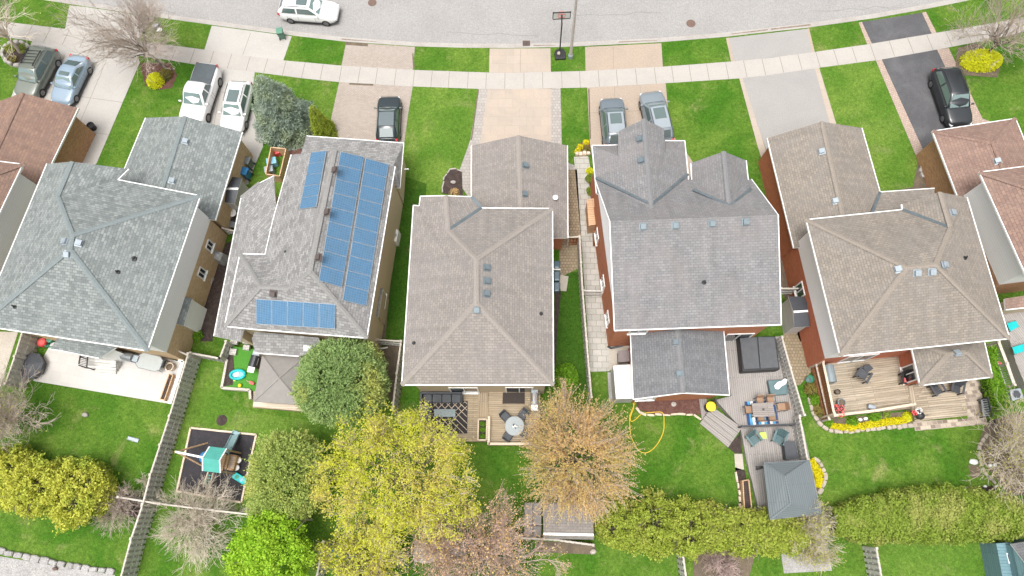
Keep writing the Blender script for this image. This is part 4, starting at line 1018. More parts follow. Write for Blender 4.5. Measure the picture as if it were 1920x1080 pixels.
# untrimmed hedge trees bottom right of centre
for i, (px, py, r, h) in enumerate(((1165, 985, 1.45, 2.6), (1225, 992, 1.7, 2.8), (1285, 990, 1.55, 2.7), (1338, 995, 1.25, 2.2), (1392, 1000, 1.2, 2.1), (1440, 1002, 1.15, 2.1), (1482, 1000, .95, 1.9))):
    lab = ['bushy yellow-green cedar at the left end of the loose row beside the brown shed roof', 'second cedar from the left in the loose yellow-green row', 'third cedar from the left in the loose yellow-green row',
           'fourth cedar from the left in the loose yellow-green row', 'fifth cedar from the left in the loose yellow-green row, below the long cedar planter', 'sixth cedar from the left in the loose yellow-green row', 'last small cedar in the loose row beside the slate gazebo'][i]
    tree('cedar_tree', lab, (px+3, py+4), h, (px, py-4), h*.45, (r, r*.98, h*.6), L_hedge, 1900, 8, .07, group='loose row of yellow-green cedars', inner=.62, tl=.34, up=.35, spread=.08, low=-.7, flat=.6, r0=.08, puffs=70, pr=.35)
# clipped hedge
def hedge(name, label, path, w, h, n, leaf, mat, cat='hedge', sd=1):
    """path: photo points of the hedge's middle line at its top"""
    P = [G(x, y, h) for x, y, *_ in path]; ws = [q[2] if len(q) > 2 else w for q in path]
    t = thing(name, label, cat, Vector((P[0].x, P[0].y, 0)))
    core = MB()
    for i in range(0, len(P)):
        core.tube([Vector((P[i].x, P[i].y, -.05)), Vector((P[i].x+.05, P[i].y, h*.8))], .07, 6, r1=.03)
    core.build('stems', M['bark'], t)
    seg = np.array([list(p) for p in P]); k = len(P)-1
    L = np.linalg.norm(seg[1:]-seg[:-1], axis=1); pr = L/L.sum()
    si = RS.choice(k, n, p=pr); u = RS.uniform(0, 1, n)
    c = seg[si]+(seg[si+1]-seg[si])*u[:, None]; d = unit(seg[si+1]-seg[si]); side = np.stack([-d[:, 1], d[:, 0], 0*u], 1)
    ww = np.array(ws)[si]*(1-u)+np.array(ws)[si+1]*u
    phi = RS.uniform(-1, 1, n); ang = phi*np.pi/2*1.25
    sx = np.clip(phi*1.25, -1, 1); sz = np.where(np.abs(phi) < .8, np.power(1-np.minimum(1, np.abs(sx))**3*.75, .5), RS.uniform(-.8, .5, n))
    s = u*L[si]+si*3.0; bm = 1+.06*np.sin(s*3.1+ang*2)+.06*np.sin(s*7.3-ang*3)
    dep = np.power(RS.uniform(.55, 1, n), .5)*bm
    Pt = c+side*(sx*ww/2*dep)[:, None]; Pt[:, 2] = h*.5+sz*h*.5*dep+RS.normal(size=n)*.05
    Pt[:, 2] = np.clip(Pt[:, 2], .05, None)
    O = side*sx[:, None]; O[:, 2] = np.maximum(sz, .2)
    A, B2 = leafaxes(n, leaf, unit(O), 1.0); quads('leaves', Pt, A, B2, mat, t); return t
hedge('clipped_hedge', 'long thick clipped green hedge along the back of the lawn at lower right', [(1570, 978, 1.6), (1625, 978, 2.6), (1700, 968, 3.2), (1780, 963, 3.4), (1850, 965, 3.3), (1900, 968, 2.8), (1935, 968, 2.0)], 3, 2.0, 46000, .065, L_hedge2)
hedge('climbing_hedge', 'narrow bright green hedge beside the lattice fence at the right edge', [(1862, 650, .7), (1868, 700, .8), (1880, 735, 1.0), (1893, 765, .9)], .8, 1.5, 8000, .055, L_green)
bush('green_bush', 'leafy bright green bush beside the right wall of the middle house', (1062, 716), (.85, 1.3), 1.8, L_green, 3600, .075)
bush('green_bush', 'small round green bush on the lawn strip between the two left houses', (372, 630), .42, .5, L_green, 700, .06)
tree('yellow_sapling', 'low yellow-leaved tree over the blue tarpaulin at the bottom edge', (690, 1062), 4, (682, 1046), 2.2, (2.5, 1.7, 1.3), L_yel, 1500, 7, .06, inner=.3, tl=.6, up=.3, spread=.07, low=-.4, twigm=M['twig'], limbs=9, r0=.08, endbias=.5, flat=.5, puffs=70, pr=.6)
# ================================================================ vehicles
def paint(name, c, var=.03): return plain(name, c, .28, .0, var=var, spec=.6, coat=.7)
M['p_olive'] = paint('olive_grey_paint', (.15, .17, .145)); M['p_blue'] = paint('pale_blue_paint', (.23, .31, .39)); M['p_white'] = paint('white_paint', (.78, .78, .78), .01)
M['p_black'] = paint('black_paint', (.018, .022, .026)); M['p_silver'] = paint('silver_blue_paint', (.13, .16, .185)); M['p_silver2'] = paint('light_silver_paint', (.19, .225, .25))
M['p_navy'] = paint('dark_green_black_paint', (.02, .03, .035)); M['lamp_r'] = plain('tail_lamp', (.5, .02, .03), .2); M['lamp_w'] = plain('head_lamp', (.6, .62, .65), .15)
M['blacktop'] = plain('black_vinyl_cover', (.07, .085, .095), .6)
M['roofsheen'] = paint('roof_sheen', (.27, .31, .34)); M['p_darkroof'] = paint('dark_glossy_roof', (.11, .14, .15)); M['hubcap'] = plain('alloy', (.22, .22, .23), .35, .7)  # roofsheen: silver roofs coloured paler, with the sheen painted in

def car(name, label, cat, front, rear, Wd, Hh, col, style='suv', group='cars parked on the driveways', roofmat=None, sunroof=None, rails=False, L=None, at=None):
    """front / rear: photo pixels of the two ends at bumper height"""
    a = G(front[0], front[1], .7); c = G(rear[0], rear[1], .7); d = a-c
    L = L or d.length; mid = (a+c)/2
    t = thing(name, label, cat, (mid.x, mid.y, at or .01), math.atan2(d.y, d.x), group)
    S = {  # x fractions of L: cowl, roof front, roof rear, tail of glasshouse ; z: nose, cowl, belt, roof, tail
        'suv': (.22, .08, -.38, -.47, .80, 1.03, 1.08, 1.0), 'hatch': (.20, .05, -.30, -.46, .68, .92, .95, .92),
        'sedan': (.20, .06, -.20, -.36, .66, .92, .95, .97), 'pickup': (.20, .09, -.10, -.14, .98, 1.16, 1.2, 1.25)}[style]
    x1, x2, x3, x4 = [f*L for f in S[:4]]; zn, zc, zb, zt = [z*Hh/{'suv': 1.7, 'hatch': 1.45, 'sedan': 1.45, 'pickup': 1.9}[style] for z in S[4:]]
    # lower body: rings of points lofted from tail to nose
    n = 18; rings = []
    for i in range(n):
        u = i/(n-1); x = -L/2+L*u; e = abs(2*u-1)
        hw = Wd/2*(1-.20*max(0, (e-.72)/.28)**2.0)
        if x > x1: top = zc+(zn-zc)*((x-x1)/(L/2-x1))**1.4
        elif x < x4: top = zb+(zt-zb)*((x4-x)/(x4+L/2))
        else: top = zb+(zc-zb)*(x-x4)/(x1-x4)
        if u > .97: top *= .82
        if u < .03: top *= .93
        zlow = .24+.16*max(0, (e-.8)/.2)
        r = [(0, zlow), (hw*.85, zlow), (hw*.985, zlow+.12), (hw, .55), (hw*.985, top-.16), (hw*.93, top-.045), (hw*.80, top), (hw*.4, top+.02), (0, top+.025)]
        rings.append([Vector((x, y, z)) for y, z in r]+[Vector((x, -y, z)) for y, z in r[-2:0:-1]])
    k = len(rings[0]); vs = [p for r in rings for p in r]
    fs = [(i*k+j, i*k+(j+1) % k, (i+1)*k+(j+1) % k, (i+1)*k+j) for i in range(n-1) for j in range(k)]+[tuple(range(k))[::-1], tuple((n-1)*k+j for j in range(k))]
    body = MB().add(vs, fs); bo = body.build('body', M[col], t, world=False, smooth=True)
    # lower dark sills
    sl = MB()
    for s in (1, -1): sl.box((0, s*(Wd/2-.03), .22), (L*.62, .07, .14))
    sl.box((L/2-.08, 0, .28), (.12, Wd*.7, .2)); sl.box((-L/2+.1, 0, .3), (.14, Wd*.7, .2))
    sl.build('bumper_trim', M['black'], t, world=False)
    wb = Wd/2*.93; wr = Wd/2*.73; zr = Hh
    # glasshouse shell: sections along x
    xs = [(x1+.03, zc-.03, zc-.02, wb, wb*.85), ((x1+x2)/2, zb-.03, (zc+zr)/2+.05, wb, (wb*.85+wr)/2), (x2, zb-.03, zr-.045, wb, wr), (x2-.25, zb-.03, zr-.01, wb, wr), ((x2+x3)/2, zb-.03, zr, wb, wr*1.0),
          (x3+.2, zb-.03, zr-.04, wb, wr*.97), (x3, zb-.03, zr-.09, wb*.98, wr*.94), (x4, zb-.03, zb+.0, wb*.95, wr*.98)]
    R2_ = []
    for x, z0, z1, w0, w1 in xs:
        R2_.append([Vector((x, y, z)) for y, z in ((w0, z0), (w0*.99, z0+.04), (w1*1.0, max(z0+.05, z1-.05)), (w1*.88, max(z0+.06, z1)), (0, max(z0+.07, z1+.025)), (-w1*.88, max(z0+.06, z1)), (-w1, max(z0+.05, z1-.05)), (-w0*.99, z0+.04), (-w0, z0))])
    k2 = 9; vs = [p for r in R2_ for p in r]
    fs = [(i*k2+j, i*k2+j+1, (i+1)*k2+j+1, (i+1)*k2+j) for i in range(len(R2_)-1) for j in range(k2-1)]+[tuple(range(k2)), tuple((len(R2_)-1)*k2+j for j in range(k2))[::-1]]
    cab = MB().add(vs, fs).build('cabin', M[col], t, world=False, smooth=True)
    if roofmat:
        rf = MB().add([Vector((x2-.08, wr*.84, zr-.005)), Vector((x2-.08, -wr*.84, zr-.005)), Vector((x2-.08, 0, zr+.022)), Vector((x3+.15, wr*.84, zr-.01)), Vector((x3+.15, -wr*.84, zr-.01)), Vector((x3+.15, 0, zr+.02)), Vector(((x2+x3)/2, wr*.86, zr+.012)), Vector(((x2+x3)/2, -wr*.86, zr+.012)), Vector(((x2+x3)/2, 0, zr+.035))],
                     [(0, 2, 8, 6), (2, 1, 7, 8), (6, 8, 5, 3), (8, 7, 4, 5)]); rf.build('roof_skin', M[roofmat], t, world=False, smooth=True)
    def pane(nm, q, m, sh=.93, o=.012):
        c = sum(q, Vector())/len(q); nn = (q[1]-q[0]).cross(q[2]-q[0]).normalized()
        if nn.dot(c-Vector((0, 0, .8))) < 0: nn = -nn; q = q[::-1]
        q2 = [c+(p-c)*sh+nn*o for p in q]; q3 = [p-nn*.02 for p in q2]; m_ = len(q)
        MB().add(q2+q3, [tuple(range(m_))]+[(i, m_+i, m_+(i+1) % m_, (i+1) % m_) for i in range(m_)]).build(nm, m, t, world=False)
    V = Vector
    pane('windscreen', [V((x1+.02, wb*.84, zc+.01)), V((x2, wr*.87, zr-.02)), V((x2, -wr*.87, zr-.02)), V((x1+.02, -wb*.84, zc+.01))], M['screenreflect'], .97, .03)
    pane('rear_window', [V((x3, wr*.80, zr-.07)), V((x4+.03, wr*.85, zb+.07)), V((x4+.03, -wr*.85, zb+.07)), V((x3, -wr*.80, zr-.07))], M['carglass'], .92, .03)
    for s in (1, -1):
        xm = (x2+x3)/2
        def sp(x, f): w = wb*.99+(wr-wb*.99)*f; return V((x, s*(w+.0), zb+.01+(zr-.07-zb)*f))
        pane('side_window', [sp(x1-.12, .08), sp(x2-.06, .9), sp(xm+.05, .9), sp(xm+.05, .08)], M['carglass'], .97)
        if style != 'pickup' or True: pane('side_window', [sp(xm-.03, .08), sp(xm-.03, .9), sp(x3+.08, .84), sp(x4+.28*(style != 'pickup'), .1)], M['carglass'], .96)
        mr = MB(); mr.box((x1-.1, s*(Wd/2+.07), zb+.0), (.12, .2, .13)); mr.build('wing_mirror', M[col], t, world=False, bevel=.03)
        for wx in (L*.31, -L*.30):
            wr0 = .34 if style in ('suv',) else (.40 if style == 'pickup' else .32)
            w = MB(); y0 = s*(Wd/2-.20); y1 = s*(Wd/2+.012)
            w.tube([V((wx, y0, wr0)), V((wx, y1-s*.03, wr0))], wr0, 18); w.tube([V((wx, y1-s*.031, wr0)), V((wx, y1, wr0))], wr0-.015, 18)
            wo = w.build('wheel', M['rubberm'], t, world=False)
            h = MB(); h.tube([V((wx, y1-s*.02, wr0)), V((wx, y1+s*.008, wr0))], wr0*.62, 16)
            for q in range(5):
                an = q*1.2566; h.bar(V((wx, y1+s*.012, wr0)), V((wx+math.cos(an)*wr0*.6, y1+s*.012, wr0+math.sin(an)*wr0*.6)), .03, .03)
            h.build('rim', M['hubcap'], wo, world=False)
        hl = MB(); hl.box((L/2-.20, s*Wd*.36, zn-.20), (.30, .30, .12), rz=-s*.35); hl.build('headlight', M['lamp_w'], t, world=False, bevel=.03)
        tl = MB(); tl.box((-L/2+.12, s*Wd*.385, zt-.24), (.22, .22, .2), rz=s*.3); tl.build('tail_light', M['lamp_r'], t, world=False, bevel=.03)
        if rails:
            rr = MB(); rr.tube([V((x2-.2, s*wr*.92, zr)), V((x2-.35, s*wr*.92, zr+.07)), V((x3+.35, s*wr*.92, zr+.06)), V((x3+.2, s*wr*.92, zr-.02))], .022, 5); rr.build('roof_rail', M['dkmetal'], t, world=False)
    if sunroof:
        f0, f1, m = sunroof; xa = x2+(x3-x2)*f0; xb = x2+(x3-x2)*f1
        s_ = MB(); s_.box(((xa+xb)/2, 0, zr+.018), (abs(xa-xb), wr*1.25, .022)); s_.build('sunroof', M[m], t, world=False, bevel=.01)
    gr = MB(); gr.box((L/2-.035, 0, zn-.26), (.06, Wd*.45, .14)); gr.build('grille', M['black'], t, world=False)
    # door and bonnet shut lines
    sh = MB()
    for s in (1, -1):
        for x in (x1-.35, (x2+x3)/2+.02, x3+.25): sh.box((x, s*(Wd/2-.003), .42), (.012, .012, zb-.62))
    sh.box((x1+.10, 0, zc+.008), (.03, wb*1.6, .012)); sh.build('shut_line', M['black'], t, world=False)
    return t, (L, x1, x2, x3, x4, zb, zc, zr, wr)

t, d_ = car('parked_car', 'olive grey SUV with roof basket bars on the concrete driveway at the left edge', 'car', (44, 182), (93, 92), 1.92, 1.72, 'p_olive', 'suv', rails=True, roofmat='p_olive')
b = MB()
for i in range(5): b.bar((d_[2]-.4-i*.28, -.5, 1.86), (d_[2]-.55-i*.28, .5, 1.86), .04, .03)
for s in (-.5, .5): b.bar((d_[2]-.3, s, 1.87), (d_[2]-1.75, s, 1.87), .05, .05)
for s in (-.5, .5):
    for x in (.4, 1.6): b.bar((d_[2]-x, s, 1.85), (d_[2]-x, s, 1.7), .04, .04)
b.build('roof_rack', M['black'], t, world=False)
car('parked_car', 'pale blue sedan with small sunroof beside the olive SUV', 'car', (110, 193), (152, 107), 1.80, 1.45, 'p_blue', 'sedan', sunroof=(.12, .42, 'carglass'))
t, d_ = car('pickup_truck', 'white pickup truck with black bed cover behind the green-grey garage', 'truck', (357, 236), (394, 126), 2.0, 1.9, 'p_white', 'pickup')
L = d_[0]
b = MB(); b.box(((-L/2+.08+d_[4])/2, 0, 1.235), (d_[4]+L/2-.14, 1.66, .07)); b.build('bed_cover', M['blacktop'], t, world=False, bevel=.02)
car('parked_car', 'white wagon with long dark sunroof beside the white pickup', 'car', (432, 246), (455, 155), 1.85, 1.6, 'p_white', 'suv', sunroof=(.08, .62, 'carglass'), rails=True)
car('parked_car', 'black coupe-like hatchback alone on the brick-paved driveway', 'car', (730, 179), (726, 266), 1.80, 1.42, 'p_navy', 'hatch', roofmat='p_darkroof')
car('moving_car', 'white SUV with sunroof driving on the road at the top', 'car', (633, 21), (524, 13), 1.82, 1.7, 'p_white', 'suv', group='', sunroof=(.1, .5, 'carglass'), at=-.11, rails=True)
car('parked_car', 'silver-blue SUV left of its twin on the tan driveway, facing the street', 'car', (1146, 184), (1156, 276), 1.88, 1.7, 'p_silver', 'suv', roofmat='roofsheen', sunroof=(.1, .55, 'carglass'), rails=True)
car('parked_car', 'lighter silver SUV half hidden by the pointed front gable on the tan driveway', 'car', (1219, 172), (1243, 268), 1.88, 1.7, 'p_silver2', 'suv', roofmat='roofsheen', sunroof=(.1, .55, 'carglass'), rails=True)
t, d_ = car('parked_car', 'black SUV with wet-looking roof on the dark asphalt driveway', 'car', (1803, 236), (1766, 130), 1.92, 1.7, 'p_black', 'suv', rails=True)
# ================================================================ fences
def fence(name, label, px, h, boardw=.19, gap=.13, mat='fence', capmat='fencelt', both=True, cat='fence', postd=2.4, lattice=False, zb=0.0, capw=.10, group=None):
    """px: photo points of the top line; boards alternate on both sides of the rails"""
    P = [G(x, y, h) for x, y in px]; t = thing(name, label, cat, Vector((P[0].x, P[0].y, 0)), group=group)
    bd = MB(); cp = MB(); rl = MB()
    for a, c in zip(P, P[1:]):
        d = c-a; L = d.length; d.normalize(); sd = Vector((-d.y, d.x, 0)); ang = math.atan2(d.y, d.x)
        cp.bar(a+Vector((0, 0, .03)), c+Vector((0, 0, .03)), capw, .05)
        for z in (.35, h*.55, h-.1): rl.bar(Vector((a.x, a.y, z)), Vector((c.x, c.y, z)), .05, .09)
        k = int(L/(boardw+gap)*(2 if both else 1)); rr = random.Random(int(L*100))
        for i in range(k):
            s = (i+.5)/k; o = (.055 if i % 2 else -.055) if both else .045
            q = a+d*L*s+sd*o; hh = h-.06+rr.uniform(-.015, .015)
            bd.box(Vector((q.x, q.y, zb+.03)), (boardw, .022, hh-zb), ang)
        if lattice: pass
        m = max(1, round(L/postd))
        for i in range(m+1):
            if i == m and c is not P[-1]: continue
            q = a+d*L*i/m; pb = MB(); pb.box(Vector((q.x, q.y, 0)), (.11, .11, h+.06), ang)
            pb.box(Vector((q.x, q.y, h+.06)), (.15, .15, .04), ang)
            pb.build('post', M[capmat], t)
    bd.build('boards', M[mat], t); rl.build('rails', M[mat], t); cp.build('cap_rail', M[capmat], t); return t

fence('picket_fence', 'long weathered board fence running down the left side past the playground', [(353, 663), (318, 780), (282, 890), (268, 945)], 1.8)
fence('picket_fence', 'weathered board fence at lower left continuing below the crossing lattice top', [(267, 948), (246, 1010), (226, 1085)], 1.75)
fence('fence_gate', 'short pale side gate between the left house and the long board fence', [(328, 655), (356, 668)], 1.5, gap=.02, both=False, cat='gate', postd=1.6)
fence('picket_fence', 'short pale fence joining the long board fence to the turf play corner', [(358, 662), (412, 672)], 1.3, both=True)
fence('picket_fence', 'narrow fence running up beside the turf play corner', [(412, 672), (424, 640)], 1.3)
fence('rail_fence', 'grey wooden rail fence across the back of the playground under the bare shrub', [(222, 932), (300, 945), (400, 957), (480, 966), (570, 975)], 1.7, boardw=.12, gap=.16, both=False)
fence('picket_fence', 'weathered fence between the solar house and the middle house', [(752, 640), (744, 700), (736, 768)], 1.8)
fence('picket_fence', 'low dark fence stub between the solar house and the middle house', [(706, 637), (752, 640)], 1.6, gap=.02, both=False)
fence('picket_fence', 'long narrow fence beside the stone side walkway of the blue-grey house', [(1087, 447), (1092, 540), (1100, 640), (1109, 745)], 1.7)
fence('fence_gate', 'dark wooden gate across the middle of the stone side walkway', [(1095, 545), (1134, 546)], 1.2, gap=.01, both=False, mat='fence', capmat='fence', cat='gate', postd=1.5)
fence('lattice_gate', 'orange wooden gate with lattice top beside the middle house', [(1066, 445), (1086, 444)], 1.6, gap=.05, both=False, mat='redwood', cat='gate', postd=2)
fence('picket_fence', 'pale picket fence with white rail on the right of the hot tub deck', [(1466, 632), (1482, 690), (1508, 778)], 1.9, boardw=.13, gap=.13)
fence('picket_fence', 'pale picket fence beside the lounge chairs and storage box of the grey deck', [(1499, 780), (1514, 862)], 1.7, boardw=.13, gap=.13)
fence('picket_fence', 'white-topped fence behind the brown shingled shed roof', [(958, 1008), (1040, 1012), (1112, 1022)], 1.5)
fence('picket_fence', 'short weathered fence cut off by the bottom edge beside the blue tarpaulin', [(607, 1016), (592, 1090)], 1.8)
fence('picket_fence', 'short pale fence at the bottom edge below the loose cedar row', [(1279, 1030), (1288, 1095)], 1.7)
fence('picket_fence', 'short pale fence at the bottom edge below the clipped hedge', [(1643, 1028), (1655, 1095)], 1.7)
fence('picket_fence', 'thin white post fence in the copper-budded tree at the bottom edge', [(946, 1035), (943, 1090)], 1.6)
fence('picket_fence', 'weathered board fence cut off by the left edge below the green-grey house', [(42, 622), (28, 668), (10, 720)], 1.8)
fence('picket_fence', 'short wooden fence between the blue-grey and the tan house beside the shed', [(1464, 541), (1500, 541)], 1.5, gap=.02, both=False)
fence('gate', 'small metal-grey gate below the stacked pots beside the left garage', [(418, 428), (442, 434)], 1.1, gap=.02, both=False, cat='gate', postd=2)

# ================================================================ street things
t = thing('basketball_hoop', 'portable basketball hoop on a black weighted base at the kerb', 'basketball hoop', G(1050, 103, 0), math.atan2(HORI.y, HORI.x)-math.pi/2)
b = MB(); b.prism([Vector((x, y, .22)) for x, y in ((-.42, -.5), (.42, -.5), (.46, .1), (.3, .42), (-.3, .42), (-.46, .1))], .02); b.build('base', M['black'], t, world=False, bevel=.05)
b = MB(); b.lathe((-.1, -.05, .22), [(.15, 0), (.15, .1), (.1, .16)], 10); b.build('ballast_stone', M['stone'], t, world=False, smooth=True)
b = MB(); b.tube([(0, .3, .1), (.03, .55, 1.6), (.06, .75, 2.75)], .055, 8); b.bar((0, -.3, .2), (.03, .5, 1.2), .04, .04); b.build('pole', M['black'], t, world=False)
b = MB(); b.bar((.06, .75, 2.7), (.06, 1.15, 3.25), .1, .06); b.bar((.06, .75, 2.45), (.06, 1.15, 2.95), .08, .05); b.build('arm', M['black'], t, world=False)
bb = MB()
for a, c in (((-.6, 2.75), (.72, 2.75)), ((-.6, 3.45), (.72, 3.45)), ((-.6, 2.75), (-.6, 3.45)), ((.72, 2.75), (.72, 3.45))): bb.bar((a[0], 1.2, a[1]+.03), (c[0], 1.2, c[1]+.03), .06, .06)
fr = bb.build('backboard_frame', M['black'], t, world=False)
glb = plain('clear_backboard', (.62, .64, .64), .1, spec=.8)
b = MB(); b.box((.06, 1.2, 2.79), (1.26, .015, .62)); b.build('backboard', glb, t, world=False)
b = MB()
for a, c in (((-.2, 2.95), (.32, 2.95)), ((-.2, 3.3), (.32, 3.3)), ((-.2, 2.95), (-.2, 3.3)), ((.32, 2.95), (.32, 3.3))): b.bar((a[0], 1.18, a[1]), (c[0], 1.18, c[1]), .03, .03)
b.build('target_square', M['coral'], t, world=False)
b = MB(); b.tube([(.06+.23*math.cos(k*.524), 1.48+.23*math.sin(k*.524), 3.0) for k in range(13)], .015, 5); b.build('rim', M['red'], t, world=False)
b = MB()
for k in range(10):
    a = k*.628; b.tube([(.06+.22*math.cos(a), 1.48+.22*math.sin(a), 3.0), (.06+.13*math.cos(a+.5), 1.48+.13*math.sin(a+.5), 2.6)], .006, 3)
b.build('net', M['white'], t, world=False)
t = thing('street_lamp', 'tall pale concrete street lamp pole behind the basketball hoop', 'lamp post', G(1069.5, 108, 0))
lpz = G(1069.5, 108, 0); b = MB(); b.tube([lpz, lpz+Vector((0, 0, 9.2))], .13, 10, r1=.075); b.build('pole', plain('lamp_pole_concrete', (.46, .43, .39), .8), t)
b = MB(); b.lathe(lpz, [(.2, 0), (.2, .35), (.14, .42)], 10); b.build('base_collar', M['ventlt'], t)
b = MB(); b.tube([lpz+Vector((0, 0, 9.1)), lpz+Vector((0, .8, 9.5)), lpz+Vector((0, 1.8, 9.6))], .05, 6); b.build('arm', M['greymetal'], t)
b = MB(); b.box(lpz+Vector((0, 2.1, 9.5)), (.3, .7, .14)); b.build('lamp_head', M['greymetal'], t, bevel=.04)

def bin_(label, px, rz, col, s=1.0, z=0.0, group=None):
    t = thing('wheelie_bin', label, 'wheelie bin', G(px[0], px[1], z), rz, group)
    def tr(x0, y0, z0, x1, y1, z1): return [Vector((i*x0*s/2, j*y0*s/2, z0*s)) for i, j in ((-1, -1), (1, -1), (1, 1), (-1, 1))]+[Vector((i*x1*s/2, j*y1*s/2, z1*s)) for i, j in ((-1, -1), (1, -1), (1, 1), (-1, 1))]
    F6 = [(3, 2, 1, 0), (4, 5, 6, 7), (0, 1, 5, 4), (1, 2, 6, 5), (2, 3, 7, 6), (3, 0, 4, 7)]
    MB().add(tr(.48, .5, .05, .62, .72, 1.0), F6).build('body', M[col], t, world=False, bevel=.03)
    MB().add(tr(.66, .78, 1.0, .58, .68, 1.09), F6).build('lid', M[col], t, world=False, bevel=.03)
    b = MB(); b.tube([(-.25*s, -.42*s, .98*s), (.25*s, -.42*s, .98*s)], .02, 6); b.build('handle', M['black'], t, world=False)
    for k in (-1, 1):
        b = MB(); b.tube([(k*.24*s, -.27*s, .12*s), (k*.30*s, -.27*s, .12*s)], .12*s, 12); b.build('wheel', M['black'], t, world=False)
    return t
bin_('small green bin standing on the kerb behind the moving white car', (530, 70), .2, 'bingreen', .8)
bin_('grey-black wheelie bin behind the blue one beside the left garage', (469, 312), R(75), 'greymetal', 1.0)
bin_('blue wheelie bin beside the left garage', (465, 332), R(75), 'blue', 1.0)
b = MB(); p = G(176, 241, 0); b.lathe(p, [(.24, 0), (.28, .3), (.3, .5), (.26, .5), (.22, .4)], 14)
tag(b.build('waste_basket', M['black']), 'small black tub on the concrete beside the brown garage wall', 'tub')
t = thing('utility_pedestal', 'pale green utility box on the grass verge under the bare street tree', 'utility box', G(299, 56, 0))
b = MB(); b.box(G(299, 56, 0), (.4, .3, .6), .2); b.build('cabinet', M['ventlt'], t, bevel=.03)
b = MB(); b.box(G(299, 56, .6), (.44, .34, .05), .2); b.build('lid', M['white'], t, bevel=.02)

# stone-ringed bed at upper left
def stones(name, label, pts, r, z=0, cat='stone edging', closed=False, mat='stone', step=.33, hgt=.16):
    W_ = lp(pts, z)
    if closed: W_.append(W_[0])
    b = MB(); rs = random.Random(len(pts))
    for a, c in zip(W_, W_[1:]):
        L = (c-a).length; k = max(1, int(L/step)); an = math.atan2(c.y-a.y, c.x-a.x)
        for i in range(k):
            p = a.lerp(c, (i+.5)/k); p.x += rs.uniform(-.03, .03); p.y += rs.uniform(-.03, .03); q = r*rs.uniform(.75, 1.15)
            l2 = L/k*rs.uniform(.40, .49); hh = hgt*rs.uniform(.7, 1.2)
            lo = [(-l2, -q), (0, -q*1.15), (l2, -q*.9), (l2*1.02, q*.8), (.1*l2, q*1.1), (-l2, q*.85)]
            up = [(x*.8, y*.75) for x, y in lo]
            rot = Matrix.Rotation(an+rs.uniform(-.15, .15), 3, 'Z')
            vs = [rot @ Vector((x, y, 0))+p for x, y in lo]+[rot @ Vector((x, y, hh*.75))+p for x, y in lo]+[rot @ Vector((x, y, hh))+p for x, y in up]
            b.add(vs, [(6*g+j, 6*g+(j+1) % 6, 6*g+6+(j+1) % 6, 6*g+6+j) for g in (0, 1) for j in range(6)]+[tuple(range(12, 18))])
    return tag(b.build(name, M[mat]), label, cat)
ring = [(33+26*math.cos(a), 102+22*math.sin(a)) for a in [i*.4488 for i in range(14)]]
surf('flower_bed', ring, M['mulch'], .05)
stones('stone_edging', 'round ring of pale stones around the bare tree in the top left corner', ring, .16, closed=True, mat='walk', hgt=.3)
for i, (px, py, m, lb) in enumerate(((20, 92, 'y', 'green-yellow clump at the left inside the round stone ring'), (46, 92, 'g', 'green clump nearest the olive car inside the round stone ring'), (25, 113, 'o', 'dull clump at the bottom inside the round stone ring'))):
    bush('bed_plant', lb, (px, py), .45, .4, {'y': L_hedge, 'g': L_hedge2, 'o': L_olive}[m], 450, .05, cat='plant', z=.05)

# wooden bin enclosure
def frame_box(name, label, px, h, wmat, cat, th=.07, fill=None, fz=.5, z=0, fname='soil'):
    P = lp(px, h+z); t = thing(name, label, cat, Vector((P[0].x, P[0].y, z)))
    n = len(P)
    for i in range(n):
        a, c = P[i], P[(i+1) % n]; b = MB(); b.bar(a, c, th, h-.005*(i % 2)); b.build('side_panel', M[wmat], t)
    if fill:
        b = MB(); b.prism(inset([Vector((p.x, p.y, z+fz)) for p in P], .03), z+.01); b.build(fname, M[fill], t)
    return t
frame_box('bin_enclosure', 'open-topped wooden bin enclosure next to the solar house', [(508, 276), (536, 279), (524, 330), (498, 326)], 1.1, 'cedar', 'bin enclosure')
for px, py, sz, m, lb in (((509), 318, .62, 'ventlt', 'grey lidded tub inside the wooden bin enclosure'), (514, 303, .7, 'ltblue', 'light blue lidded tub inside the wooden bin enclosure')):
    t = thing('storage_tub', lb, 'tub', G(px, py+6, .02), .25); b = MB(); b.box((0, 0, 0), (sz*.95, sz*.7, .6)); b.build('body', M[m], t, world=False, bevel=.04)
    b = MB(); b.box((0, 0, .6), (sz*1.05, sz*.8, .07)); b.build('lid', M[m], t, world=False, bevel=.03)
b = MB(); b.box(G(523, 290, .02), (.4, .35, .5), .3); tag(b.build('toy_crate', M['red'], bevel=.05), 'red plastic crate in the top corner of the wooden bin enclosure', 'crate')

